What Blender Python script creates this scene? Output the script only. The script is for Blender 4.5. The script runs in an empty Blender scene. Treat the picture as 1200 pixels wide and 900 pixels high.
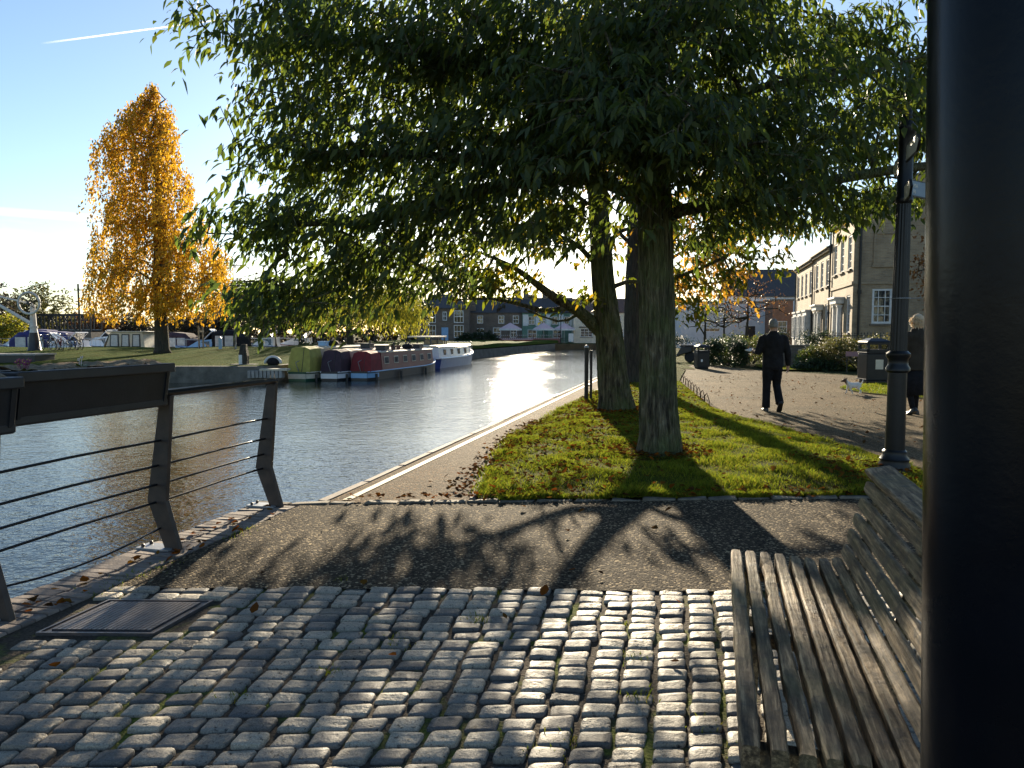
import bpy, bmesh, math, random
import numpy as np
from mathutils import Vector, Matrix
random.seed(11)
rng = np.random.default_rng(11)
R = math.radians
PI = math.pi
scene = bpy.context.scene
COL = scene.collection

# ------------------------------------------------------------------ frame
# World: Y runs along the canal and towpath, X to the right of it, ground z = 0.
YAW = R(14.2)
FPX = 850.0
TH = math.atan(60 / 850)
EYE = 1.5
CA, SA = math.cos(YAW), math.sin(YAW)

def c2w(x, d):                       # sideways/forward metres from the viewer -> world x, y
    return (x * CA - d * SA, x * SA + d * CA)

def _ray(px, py):
    u = (px - 600) / FPX; v = (450 - py) / FPX
    return (u, math.cos(TH) + v * math.sin(TH), -math.sin(TH) + v * math.cos(TH))

def gp(px, py, z=0.0):
    r = _ray(px, py); t = (z - EYE) / r[2]
    x, y = c2w(r[0] * t, r[1] * t)
    return Vector((x, y, z))

def at(px, py, d):
    r = _ray(px, py); t = d / r[1]
    x, y = c2w(r[0] * t, d)
    return Vector((x, y, EYE + r[2] * t))

# ------------------------------------------------------------------ mesh helper
class MB:
    def __init__(s):
        s.v = []; s.f = []; s.m = []
    def add(s, vs, fs, mi=0, M=None):
        b = len(s.v)
        for p in vs:
            p = Vector(p)
            s.v.append(tuple(M @ p) if M is not None else tuple(p))
        for f in fs:
            s.f.append(tuple(b + i for i in f)); s.m.append(mi)
        return s
    def box(s, c, d, M=None, mi=0, taper=1.0):
        x, y, z = d[0] / 2, d[1] / 2, d[2] / 2
        vs = [(-x, -y, -z), (x, -y, -z), (x, y, -z), (-x, y, -z)] + [(-x * taper, -y * taper, z), (x * taper, -y * taper, z), (x * taper, y * taper, z), (-x * taper, y * taper, z)]
        T = Matrix.Translation(Vector(c))
        if M is not None: T = T @ M
        return s.add(vs, [(3, 2, 1, 0), (4, 5, 6, 7), (0, 1, 5, 4), (1, 2, 6, 5), (2, 3, 7, 6), (3, 0, 4, 7)], mi, T)
    def loft(s, rings, cap=True, mi=0, closed=True):
        n = len(rings[0]); vs = [p for r in rings for p in r]; fs = []
        for i in range(len(rings) - 1):
            for j in range(n if closed else n - 1):
                k = (j + 1) % n
                fs.append((i * n + j, i * n + k, (i + 1) * n + k, (i + 1) * n + j))
        if cap and closed:
            fs.append(tuple(range(n - 1, -1, -1))); b = (len(rings) - 1) * n
            fs.append(tuple(b + j for j in range(n)))
        return s.add(vs, fs, mi)
    def tube(s, path, r, n=8, cap=True, mi=0, flat=1.0):
        P = [Vector(p) for p in path]
        rr = r if isinstance(r, (list, tuple)) else [r] * len(P)
        rings = []; up = None
        for i, p in enumerate(P):
            t = (P[min(i + 1, len(P) - 1)] - P[max(i - 1, 0)])
            t = t.normalized() if t.length > 1e-9 else Vector((0, 0, 1))
            if up is None:
                up = Vector((0, 0, 1)) if abs(t.z) < .9 else Vector((0, 1, 0))
            a = t.cross(up)
            a = a.normalized() if a.length > 1e-6 else t.orthogonal().normalized()
            b = a.cross(t).normalized(); up = b
            rings.append([p + (a * math.cos(2 * PI * k / n) + b * flat * math.sin(2 * PI * k / n)) * rr[i] for k in range(n)])
        return s.loft(rings, cap, mi)
    def lathe(s, prof, n=16, c=(0, 0, 0), mi=0, cap=True, M=None):
        c = Vector(c); rings = []
        for r, z in prof:
            ring = [Vector((r * math.cos(2 * PI * k / n), r * math.sin(2 * PI * k / n), z)) for k in range(n)]
            rings.append([(M @ p if M is not None else p) + c for p in ring])
        return s.loft(rings, cap, mi)
    def prism(s, poly, z0, z1, mi=0, M=None):
        n = len(poly)
        vs = [(x, y, z0) for x, y in poly] + [(x, y, z1) for x, y in poly]
        fs = [tuple(range(n - 1, -1, -1)), tuple(range(n, 2 * n))] + [(i, (i + 1) % n, n + (i + 1) % n, n + i) for i in range(n)]
        return s.add(vs, fs, mi, M)
    def ball(s, c, r, n=10, mi=0, M=None):
        rx, ry, rz = (r, r, r) if not isinstance(r, (tuple, list)) else r
        rings = []
        for i in range(n + 1):
            a = -PI / 2 + PI * i / n; k = max(math.cos(a), .02)
            rings.append([Vector(c) + (M @ Vector((rx * k * math.cos(2 * PI * j / (n + 2)), ry * k * math.sin(2 * PI * j / (n + 2)), rz * math.sin(a))) if M is not None else Vector((rx * k * math.cos(2 * PI * j / (n + 2)), ry * k * math.sin(2 * PI * j / (n + 2)), rz * math.sin(a)))) for j in range(n + 2)])
        return s.loft(rings, True, mi)
    def build(s, name, mats, parent=None, loc=(0, 0, 0), rotz=0.0, smooth=False, bevel=0, seg=2):
        me = bpy.data.meshes.new(name)
        me.from_pydata(s.v, [], s.f)
        if not isinstance(mats, (list, tuple)): mats = [mats]
        for m in mats: me.materials.append(m)
        if len(mats) > 1: me.polygons.foreach_set('material_index', s.m)
        if smooth:
            me.polygons.foreach_set('use_smooth', [True] * len(me.polygons))
            if smooth == 'auto':
                try: me.set_sharp_from_angle(angle=R(38))
                except Exception: pass
        me.update()
        o = bpy.data.objects.new(name, me); COL.objects.link(o)
        o.location = loc; o.rotation_euler = (0, 0, rotz)
        if parent is not None: o.parent = parent
        if bevel:
            b = o.modifiers.new('bevel', 'BEVEL'); b.width = bevel; b.segments = seg; b.limit_method = 'ANGLE'; b.angle_limit = R(40)
        return o

def build_each(mb, name, mats, parent=None, **kw):
    """every connected piece of mb as an object of its own"""
    par = list(range(len(mb.v)))
    def find(i):
        while par[i] != i: par[i] = par[par[i]]; i = par[i]
        return i
    for f in mb.f:
        for i in f[1:]: par[find(i)] = find(f[0])
    groups = {}
    for k, f in enumerate(mb.f): groups.setdefault(find(f[0]), []).append(k)
    out = []
    for ks in groups.values():
        m2 = MB(); idx = {}
        for k in ks:
            for i in mb.f[k]:
                if i not in idx: idx[i] = len(m2.v); m2.v.append(mb.v[i])
            m2.f.append(tuple(idx[i] for i in mb.f[k])); m2.m.append(mb.m[k])
        out.append(m2.build(name, mats, parent, **kw))
    return out

def raw_mesh(name, V, Fc, mats, parent=None, loc=(0, 0, 0), smooth=False, mi=None):
    """V (n,3) array, Fc (m,k) array of equal-sized faces."""
    V = np.asarray(V, np.float32); Fc = np.asarray(Fc, np.int32); k = Fc.shape[1]
    me = bpy.data.meshes.new(name)
    me.vertices.add(len(V)); me.vertices.foreach_set('co', V.ravel())
    me.loops.add(Fc.size); me.loops.foreach_set('vertex_index', Fc.ravel())
    me.polygons.add(len(Fc)); me.polygons.foreach_set('loop_start', np.arange(0, Fc.size, k, dtype=np.int32))
    try: me.polygons.foreach_set('loop_total', np.full(len(Fc), k, np.int32))
    except Exception: pass
    if not isinstance(mats, (list, tuple)): mats = [mats]
    for m in mats: me.materials.append(m)
    if mi is not None: me.polygons.foreach_set('material_index', np.asarray(mi, np.int32))
    if smooth: me.polygons.foreach_set('use_smooth', np.ones(len(Fc), bool))
    me.update(calc_edges=True); me.validate()
    o = bpy.data.objects.new(name, me); COL.objects.link(o); o.location = loc
    if parent is not None: o.parent = parent
    return o

def tag(o, label=None, cat=None, group=None, kind=None):
    if label: o['label'] = label
    if cat: o['category'] = cat
    if group: o['group'] = group
    if kind: o['kind'] = kind
    return o

def thing(name, label, cat, loc=(0, 0, 0), rotz=0.0, group=None):
    o = bpy.data.objects.new(name, None); COL.objects.link(o)
    o.empty_display_size = .2
    o.location = loc; o.rotation_euler = (0, 0, rotz)
    return tag(o, label, cat, group)

def copy_tree(o, parent=None):
    c = o.copy(); COL.objects.link(c)
    if parent is not None: c.parent = parent
    for ch in [x for x in bpy.data.objects if x.parent == o]: copy_tree(ch, c)
    return c

# ------------------------------------------------------------------ materials
class NT:
    def __init__(s, name):
        s.m = bpy.data.materials.new(name); s.m.use_nodes = True
        s.t = s.m.node_tree; s.b = s.t.nodes['Principled BSDF']; s.out = s.t.nodes['Material Output']
    def n(s, typ, **kw):
        x = s.t.nodes.new('ShaderNode' + typ)
        for k, v in kw.items():
            if k in x.inputs: s.set(x.inputs[k], v)
            else: setattr(x, k, v)
        return x
    def set(s, sock, v):
        if isinstance(v, bpy.types.NodeSocket): s.t.links.new(v, sock)
        else: sock.default_value = v
    def link(s, a, b): s.t.links.new(a, b)
    def obj(s): return s.n('TexCoord').outputs['Object']
    def noise(s, vec, scale, detail=5, rough=.6, dim='3D'):
        return s.n('TexNoise', Vector=vec, Scale=scale, Detail=detail, Roughness=rough)
    def ramp(s, fac, stops):
        r = s.n('ValToRGB'); s.link(fac, r.inputs[0]); e = r.color_ramp.elements
        while len(e) < len(stops): e.new(.5)
        for i, (p, c) in enumerate(stops):
            e[i].position = p; e[i].color = (c, c, c, 1) if not isinstance(c, (tuple, list)) else (*c, 1)
        return r.outputs[0]
    def mix(s, fac, a, b, mode='MIX'):
        x = s.n('Mix', data_type='RGBA', blend_type=mode)
        s.set(x.inputs[0], fac)
        s.set(x.inputs[6], a if not isinstance(a, tuple) else (*a[:3], 1)); s.set(x.inputs[7], b if not isinstance(b, tuple) else (*b[:3], 1))
        return x.outputs[2]
    def math(s, op, a, b=0.0, c=None):
        x = s.n('Math', operation=op); s.set(x.inputs[0], a); s.set(x.inputs[1], b)
        if c is not None: s.set(x.inputs[2], c)
        return x.outputs[0]
    def bump(s, h, dist, strength=1.0, normal=None):
        x = s.n('Bump', Height=h, Distance=dist, Strength=strength)
        if normal is not None: s.link(normal, x.inputs['Normal'])
        return x.outputs[0]
    def island(s): return s.n('NewGeometry').outputs['Random Per Island']

def pmat(name, c1, c2=None, scale=6, rough=.6, metal=0.0, spec=.5, bump=0.0, bscale=40, detail=6, contrast=(.35, .65), stretch=None, coat=0.0, rvar=0.0, isl=0.0):
    k = NT(name); v = k.obj()
    if stretch:
        mp = k.n('Mapping', Vector=v, Scale=stretch); v = mp.outputs[0]
    c2 = c2 or tuple(x * .75 for x in c1)
    nz = k.noise(v, scale, detail)
    col = k.ramp(nz.outputs[0], [(contrast[0], c2), (contrast[1], c1)])
    if isl:
        f = k.math('MULTIPLY_ADD', k.island(), 2 * isl, 1 - isl)
        h = k.n('HueSaturation', Color=col, Value=f); col = h.outputs[0]
    k.link(col, k.b.inputs['Base Color'])
    k.b.inputs['Roughness'].default_value = rough; k.b.inputs['Metallic'].default_value = metal
    k.b.inputs['Specular IOR Level'].default_value = spec
    if coat: k.b.inputs['Coat Weight'].default_value = coat; k.b.inputs['Coat Roughness'].default_value = .1
    if rvar:
        n2 = k.noise(v, scale * 2.3, 6)
        k.link(k.math('MULTIPLY_ADD', n2.outputs[0], rvar, rough - rvar / 2), k.b.inputs['Roughness'])
    if bump:
        n3 = k.noise(v, bscale, 6, .65)
        k.link(k.bump(n3.outputs[0], bump), k.b.inputs['Normal'])
    return k.m

def leafmat(name, cols, trans=.45, rough=.5, spec=.35, tint=(1, 1, 1)):
    k = NT(name)
    n = len(cols)
    col = k.ramp(k.island(), [(i / max(n - 1, 1), c) for i, c in enumerate(cols)])
    k.link(col, k.b.inputs['Base Color']); k.b.inputs['Roughness'].default_value = rough; k.b.inputs['Specular IOR Level'].default_value = spec
    tr = k.n('BsdfTranslucent'); h = k.mix(1.0, col, tint, 'MULTIPLY'); k.link(h, tr.inputs['Color'])
    mx = k.n('MixShader'); mx.inputs[0].default_value = trans
    k.link(k.b.outputs[0], mx.inputs[1]); k.link(tr.outputs[0], mx.inputs[2]); k.link(mx.outputs[0], k.out.inputs[0])
    return k.m

def brickmat(name, c1, c2, mortar, bw=.225, rh=.075, rough=.85, offset=.5, grime=.35):
    k = NT(name); s = k.n('SeparateXYZ', Vector=k.obj())
    cb = k.n('CombineXYZ', X=k.math('ADD', s.outputs[0], s.outputs[1]), Y=s.outputs[2])
    br = k.n('TexBrick', Vector=cb.outputs[0], Scale=1.0)
    br.offset = offset
    for nm, v in (('Color1', c1), ('Color2', c2), ('Mortar', mortar)): br.inputs[nm].default_value = (*v, 1)
    br.inputs['Mortar Size'].default_value = .008; br.inputs['Brick Width'].default_value = bw; br.inputs['Row Height'].default_value = rh
    nz = k.noise(k.obj(), 1.3, 7)
    g = k.ramp(nz.outputs[0], [(.3, (1 - grime,) * 3), (.7, (1.1, 1.08, 1.05))])
    col = k.mix(1.0, br.outputs[0], g, 'MULTIPLY')
    k.link(col, k.b.inputs['Base Color']); k.b.inputs['Roughness'].default_value = rough
    k.link(k.bump(k.math('SUBTRACT', 1.0, br.outputs['Fac']), .006), k.b.inputs['Normal'])
    return k.m

M = {}
M['black_paint'] = pmat('black_paint', (.010, .011, .013), (.006, .0065, .008), 9, .36, spec=.32, bump=.0006, bscale=120, rvar=.2)
M['column_paint'] = pmat('column_paint', (.0032, .0048, .0085), (.0018, .0026, .0045), 3, .24, spec=.17, bump=.0005, bscale=55, rvar=.3)
M['rust_steel'] = pmat('rust_steel', (.06, .042, .033), (.028, .022, .02), 9, .55, spec=.5, bump=.0012, bscale=90, rvar=.2)
M['trough'] = pmat('trough_plastic', (.02, .021, .025), (.012, .013, .016), 6, .42, bump=.0008, bscale=60, rvar=.2)
M['soil'] = pmat('dry_soil', (.33, .24, .14), (.12, .085, .05), 30, .95, bump=.012, bscale=60)
M['galv'] = pmat('galvanised', (.42, .43, .44), (.3, .31, .32), 12, .45, metal=.5)
M['brick_red'] = pmat('path_brick', (.25, .20, .165), (.15, .125, .11), 14, .85, bump=.004, bscale=60, isl=.25)
M['kerb'] = pmat('kerb_stone', (.21, .18, .14), (.10, .085, .065), 10, .85, bump=.005, bscale=45, isl=.12)
M['concrete'] = pmat('concrete', (.36, .34, .31), (.24, .23, .21), 4, .85, bump=.006, bscale=30)
M['wall_stone'] = pmat('bank_wall', (.17, .155, .13), (.09, .085, .07), 2.2, .9, bump=.03, bscale=6)
M['white_paint'] = pmat('white_paint', (.72, .72, .7), (.58, .58, .57), 5, .45, bump=.0005)
M['cream_paint'] = pmat('cream_paint', (.66, .6, .46), (.5, .45, .35), 3, .55)
M['grey_paint'] = pmat('grey_white_paint', (.6, .6, .58), (.42, .42, .41), 4, .5)
M['line_paint'] = pmat('worn_line', (.56, .47, .29), (.3, .25, .17), 25, .7, bump=.002, bscale=200)
M['slate'] = pmat('slate_roof', (.075, .07, .072), (.045, .043, .045), 7, .7, bump=.01, bscale=14, stretch=(1, 1, 4))
M['tile'] = pmat('clay_tile', (.16, .09, .065), (.09, .055, .045), 6, .8, bump=.015, bscale=16)
M['brick'] = brickmat('buff_brick', (.40, .30, .185), (.30, .22, .135), (.36, .31, .24))
M['brick_orange'] = brickmat('orange_brick', (.36, .17, .09), (.28, .13, .07), (.3, .25, .2))
M['brick_dark'] = brickmat('dark_brick', (.19, .145, .11), (.14, .105, .08), (.2, .18, .15))
M['brick_wall'] = brickmat('garden_brick', (.2, .15, .11), (.14, .11, .085), (.2, .18, .15))
M['render_white'] = pmat('white_render', (.68, .66, .66), (.56, .55, .56), 1.2, .8, bump=.004, bscale=50)
M['green_render'] = pmat('sage_render', (.16, .28, .20), (.11, .2, .15), 2, .7)
k = NT('window_glass'); k.b.inputs['Base Color'].default_value = (.02, .025, .03, 1); k.b.inputs['Roughness'].default_value = .06; k.b.inputs['Specular IOR Level'].default_value = .8
k.link(k.bump(k.noise(k.obj(), .9, 2).outputs[0], .03), k.b.inputs['Normal']); M['glass'] = k.m
M['boat_white'] = pmat('boat_white', (.74, .75, .77), (.6, .62, .65), 2, .3, coat=.3)
M['boat_blue'] = pmat('boat_blue', (.03, .07, .26), (.02, .05, .2), 3, .3, coat=.3)
M['boat_lblue'] = pmat('boat_pale_blue', (.25, .45, .68), (.2, .38, .6), 3, .35)
M['boat_red'] = pmat('boat_red', (.22, .035, .028), (.15, .028, .024), 3, .4)
M['boat_maroon'] = pmat('boat_maroon', (.20, .05, .042), (.14, .038, .034), 3, .45)
M['boat_roof'] = pmat('boat_roof', (.62, .55, .42), (.45, .4, .3), 2.5, .6, bump=.003)
M['boat_black'] = pmat('boat_black', (.025, .026, .028), (.014, .014, .016), 4, .45)
M['boat_green'] = pmat('boat_green', (.02, .10, .06), (.015, .07, .04), 3, .4)
M['cloth_yellow'] = pmat('yellow_canvas', (.37, .33, .07), (.28, .25, .05), 4, .8, bump=.008, bscale=7)
M['cloth_tan'] = pmat('tan_canvas', (.5, .4, .26), (.36, .29, .2), 3, .8, bump=.01, bscale=6)
M['cloth_plum'] = pmat('plum_canvas', (.055, .028, .042), (.035, .02, .03), 4, .85, bump=.008, bscale=7)
M['cloth_red'] = pmat('red_canvas', (.22, .02, .022), (.14, .015, .017), 4, .8, bump=.008, bscale=7)
M['cloth_navy'] = pmat('navy_canvas', (.03, .032, .16), (.02, .022, .1), 4, .75, bump=.008, bscale=7)
M['cloth_pink'] = pmat('pink_canvas', (.7, .5, .5), (.6, .42, .43), 3, .8)
M['cloth_black'] = pmat('black_cloth', (.016, .016, .019), (.008, .008, .010), 12, .85, spec=.25, bump=.03, bscale=7)
M['cloth_trouser'] = pmat('dark_trouser', (.014, .014, .018), (.007, .007, .009), 12, .9, spec=.2, bump=.03, bscale=8)
M['cloth_coat'] = pmat('brown_coat', (.045, .038, .03), (.03, .025, .02), 9, .95, spec=.2, bump=.004, bscale=20)
M['skin'] = pmat('skin', (.52, .31, .22), (.43, .25, .18), 20, .5)
M['hair_grey'] = pmat('grey_hair', (.28, .27, .26), (.15, .145, .14), 60, .7, bump=.003, bscale=120)
M['hair_blond'] = leafmat('pale_hair', [(.75, .6, .42), (.8, .68, .5)], .35)
M['leather'] = pmat('black_leather', (.015, .014, .013), None, 9, .4)
M['paper'] = pmat('white_paper', (.78, .77, .73), (.7, .69, .66), 5, .7)
M['tyre'] = pmat('rubber', (.02, .02, .021), None, 9, .8)
M['rusty'] = pmat('hoop_shade_brown', (.06, .03, .018), (.03, .018, .012), 12, .95, spec=.02)  # dark matte brown for the hoops that stand in for a shadow
M['bark'] = None
# ------------------------------------------------------------------ special surfaces
def bark(name, c1, c2, moss, mossamt=.5, fis=1.0):
    k = NT(name); v = k.obj()
    mp = k.n('Mapping', Vector=v, Scale=(1, 1, .16)); mv = mp.outputs[0]
    n1 = k.noise(mv, 16, 7, .65); n2 = k.noise(v, 2.2, 4)
    vo = k.n('TexVoronoi', Vector=mv, Scale=26.0, feature='DISTANCE_TO_EDGE')
    ridge = k.math('MULTIPLY', k.math('MINIMUM', k.math('MULTIPLY', vo.outputs['Distance'], 3.0), 1.0), n1.outputs[0])
    col = k.ramp(n1.outputs[0], [(.40, c2), (.60, c1)])  # bark tone; the dark stop also paints in the shade of fissures
    mm = k.math('MULTIPLY', k.ramp(n2.outputs[0], [(.4, 0), (.62, 1)]), mossamt)
    col = k.mix(mm, col, moss)
    k.link(col, k.b.inputs['Base Color']); k.b.inputs['Roughness'].default_value = .9; k.b.inputs['Specular IOR Level'].default_value = .25
    k.link(k.bump(ridge, .03 * fis), k.b.inputs['Normal'])
    return k.m
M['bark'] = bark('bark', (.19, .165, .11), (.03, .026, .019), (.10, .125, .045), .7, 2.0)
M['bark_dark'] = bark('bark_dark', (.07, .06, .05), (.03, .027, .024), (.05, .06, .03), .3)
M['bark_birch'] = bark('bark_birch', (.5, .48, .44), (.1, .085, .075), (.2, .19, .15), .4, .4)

def ground_stone(name, base1, base2, stone_hi, scale, bumpd, patch=(.6, 1.2), spec=.05, rough=.85, leafy=0.0):
    k = NT(name); v = k.obj()
    vo = k.n('TexVoronoi', Vector=v, Scale=scale); vo2 = k.n('TexVoronoi', Vector=v, Scale=scale * 2.3)
    rnd = k.n('SeparateColor', Color=vo.outputs['Color'])
    col = k.ramp(rnd.outputs[0], [(0, base2), (.5, base1), (.78, base1), (1.0, stone_hi)])  # palest grains also put low sun sparkle into the colour
    big = k.noise(v, .7, 6)
    col = k.mix(1.0, col, k.ramp(big.outputs[0], [(.3, (patch[0],) * 3), (.7, (patch[1], patch[1] * .98, patch[1] * .94))]), 'MULTIPLY')
    if leafy:
        ln = k.noise(v, 26, 3); lb = k.noise(v, .5, 4)
        f = k.math('MULTIPLY', k.ramp(ln.outputs[0], [(.56, 0), (.6, 1)]), k.math('MULTIPLY', k.ramp(lb.outputs[0], [(.42, 0), (.62, 1)]), leafy))
        col = k.mix(f, col, (.24, .11, .035))
    k.link(col, k.b.inputs['Base Color'])
    k.b.inputs['Roughness'].default_value = rough; k.b.inputs['Specular IOR Level'].default_value = spec
    h = k.math('ADD', k.math('MULTIPLY', k.math('SUBTRACT', 1.0, vo.outputs['Distance']), 1.0), k.math('MULTIPLY', k.math('SUBTRACT', 1.0, vo2.outputs['Distance']), .4))
    n1 = k.bump(h, bumpd); n2 = k.bump(k.noise(v, 3.0, 5).outputs[0], .02, .6, n1)
    k.link(n2, k.b.inputs['Normal'])
    return k.m
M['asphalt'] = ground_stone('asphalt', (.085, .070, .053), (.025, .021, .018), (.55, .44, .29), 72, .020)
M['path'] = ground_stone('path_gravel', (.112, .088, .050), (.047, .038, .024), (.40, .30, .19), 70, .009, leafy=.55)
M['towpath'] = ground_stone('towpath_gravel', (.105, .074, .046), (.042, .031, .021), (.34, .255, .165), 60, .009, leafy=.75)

k = NT('sett_granite'); v = k.obj()
isl = k.island()
base = k.ramp(isl, [(0, (.10, .097, .093)), (.2, (.165, .155, .142)), (.45, (.26, .238, .20)), (.7, (.355, .315, .25)), (.88, (.43, .375, .29)), (1, (.135, .12, .105))])
sp = k.noise(v, 170, 4, .7); st = k.noise(v, 9, 6)
base = k.mix(1.0, base, k.ramp(sp.outputs[0], [(.36, (.62,) * 3), (.62, (1.12,) * 3)]), 'MULTIPLY')
pit = k.noise(v, 42, 4, .7)
base = k.mix(k.ramp(pit.outputs[0], [(.33, 1), (.43, 0)]), base, (.03, .03, .028))
k.link(base, k.b.inputs['Base Color'])
k.b.inputs['Specular IOR Level'].default_value = .18
k.link(k.ramp(st.outputs[0], [(.3, .45), (.7, .70)]), k.b.inputs['Roughness'])
w4 = k.math('ADD', k.math('MULTIPLY', v, 0) if False else isl, 0.0)
off = k.n('VectorMath', operation='ADD'); k.link(v, off.inputs[0]); k.link(k.n('CombineXYZ', X=k.math('MULTIPLY', isl, 40.0)).outputs[0], off.inputs[1])
nb1 = k.noise(off.outputs[0], 22, 5, .6); nb2 = k.noise(v, 130, 4, .65)
k.link(k.bump(nb2.outputs[0], .0024, 1.0, k.bump(nb1.outputs[0], .017, k.math('MULTIPLY_ADD', isl, .9, .1))), k.b.inputs['Normal'])
M['sett'] = k.m

k = NT('joint_dirt'); v = k.obj()
mo = k.noise(v, 2.6, 6, .6); fi = k.noise(v, 60, 4)
dirt = k.ramp(fi.outputs[0], [(.3, (.03, .024, .018)), (.7, (.10, .08, .06))]); moss = k.ramp(fi.outputs[0], [(.3, (.06, .075, .012)), (.7, (.17, .2, .03))])
k.link(k.mix(k.ramp(mo.outputs[0], [(.52, 0), (.62, 1)]), dirt, moss), k.b.inputs['Base Color']); k.b.inputs['Roughness'].default_value = .95; k.b.inputs['Specular IOR Level'].default_value = .2
k.link(k.bump(fi.outputs[0], .012), k.b.inputs['Normal']); M['joint'] = k.m

def turf(name, g1, g2, brown, brownamt=.4, sc=1.0):
    k = NT(name); v = k.obj()
    a = k.noise(v, 1.6 * sc, 6); b = k.noise(v, 60 * sc, 5, .7); c = k.noise(v, 9 * sc, 4)
    col = k.ramp(b.outputs[0], [(.3, g2), (.7, g1)])
    col = k.mix(k.math('MULTIPLY', k.ramp(a.outputs[0], [(.42, 0), (.68, 1)]), brownamt), col, brown)
    k.link(col, k.b.inputs['Base Color']); k.b.inputs['Roughness'].default_value = .9; k.b.inputs['Specular IOR Level'].default_value = .02
    h = k.math('ADD', b.outputs[0], c.outputs[0])
    k.link(k.bump(h, .06 / sc), k.b.inputs['Normal'])
    return k.m
M['turf'] = turf('turf', (.095, .125, .018), (.035, .05, .010), (.11, .06, .02), .55)
M['turf_far'] = turf('turf_far', (.075, .125, .018), (.04, .07, .012), (.12, .11, .025), .55, .35)
M['earth'] = turf('far_ground', (.09, .1, .04), (.06, .07, .03), (.12, .1, .06), .5, .05)
M['blade'] = leafmat('grass_blade', [(.075, .11, .011), (.145, .19, .014), (.21, .235, .018), (.22, .19, .022)], .5, .6, .12)
M['fallen'] = leafmat('fallen_leaf', [(.16, .05, .010), (.28, .085, .012), (.09, .038, .013), (.055, .028, .013), (.22, .10, .016), (.038, .022, .013)], .25, .85, .0)
M['leaf_big'] = leafmat('leaf_green', [(.044, .070, .044), (.060, .090, .050), (.074, .106, .042), (.050, .078, .050), (.085, .112, .034), (.115, .13, .034)], .52, .48, .28, (1.8, 1.75, .5))
M['leaf_big2'] = leafmat('leaf_yellow_green', [(.05, .085, .02), (.085, .115, .018), (.15, .15, .02), (.04, .07, .018), (.28, .19, .025)], .55, .55, .18, (1.7, 1.5, .6))
M['leaf_gold'] = leafmat('leaf_gold', [(.38, .20, .022), (.5, .28, .03), (.28, .17, .03), (.10, .11, .02)], .5, .5, .3, (1.3, 1.2, .9))
M['leaf_birch'] = leafmat('leaf_birch', [(.50, .30, .022), (.58, .37, .03), (.42, .23, .02), (.32, .19, .022), (.6, .42, .045)], .5, .5, .3, (1.25, 1.15, .9))
M['leaf_willow'] = leafmat('leaf_willow', [(.20, .205, .03), (.29, .26, .035), (.16, .18, .03), (.36, .29, .045)], .5, .5, .3, (1.3, 1.3, .9))
M['leaf_dull'] = leafmat('leaf_dull', [(.05, .045, .03), (.07, .05, .035), (.04, .045, .022), (.085, .06, .03)], .35)
M['leaf_olive'] = leafmat('leaf_olive', [(.11, .115, .03), (.15, .14, .035), (.085, .095, .028), (.19, .15, .04)], .45)
M['leaf_hedge'] = leafmat('leaf_hedge', [(.05, .085, .018), (.08, .125, .022), (.12, .155, .03), (.17, .16, .035)], .35, .45, .4, (1.4, 1.3, .7))
M['leaf_bush'] = leafmat('leaf_dark_bush', [(.018, .035, .014), (.028, .05, .016), (.04, .062, .02)], .3, .5, .3)
M['leaf_rust'] = leafmat('leaf_rust', [(.24, .1, .035), (.3, .14, .04), (.18, .08, .03)], .4)

k = NT('bench_wood'); v = k.obj()
mp = k.n('Mapping', Vector=v, Scale=(14, 1.0, 14)); mv = mp.outputs[0]
g = k.noise(mv, 5, 8, .65); bl = k.noise(v, 9, 5); al = k.noise(v, 3.1, 5)
col = k.ramp(g.outputs[0], [(.36, (.035, .023, .013)), (.5, (.145, .098, .052)), (.66, (.44, .31, .17))])
col = k.mix(k.math('MULTIPLY', k.ramp(al.outputs[0], [(.45, 0), (.65, 1)]), .5), col, (.15, .135, .06))
col = k.mix(k.math('MULTIPLY', k.ramp(bl.outputs[0], [(.56, 0), (.66, 1)]), .8), col, (.04, .036, .03))
k.link(col, k.b.inputs['Base Color']); k.b.inputs['Roughness'].default_value = .68; k.b.inputs['Specular IOR Level'].default_value = .4
k.link(k.bump(g.outputs[0], .006, 1.0, k.bump(bl.outputs[0], .012)), k.b.inputs['Normal']); M['bench_wood'] = k.m

k = NT('water'); v = k.obj()
k.b.inputs['Base Color'].default_value = (.018, .022, .016, 1); k.b.inputs['Roughness'].default_value = .05; k.b.inputs['IOR'].default_value = 1.333
mp = k.n('Mapping', Vector=v, Scale=(1, 1.25, 1), Rotation=(0, 0, R(24))); mv = mp.outputs[0]
n1 = k.noise(mv, 2.0, 3, .5); n2 = k.noise(mv, 6.5, 3, .55); n3 = k.noise(mv, 17, 2, .5); big = k.noise(v, .11, 3)
amp = k.ramp(big.outputs[0], [(.35, .35), (.65, 1.0)])
b1 = k.bump(n1.outputs[0], .030, k.math('MULTIPLY', amp, .75)); b2 = k.bump(n2.outputs[0], .022, k.math('MULTIPLY', amp, .9), b1); b3 = k.bump(n3.outputs[0], .005, .8, b2)
k.link(b3, k.b.inputs['Normal']); M['water'] = k.m

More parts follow.
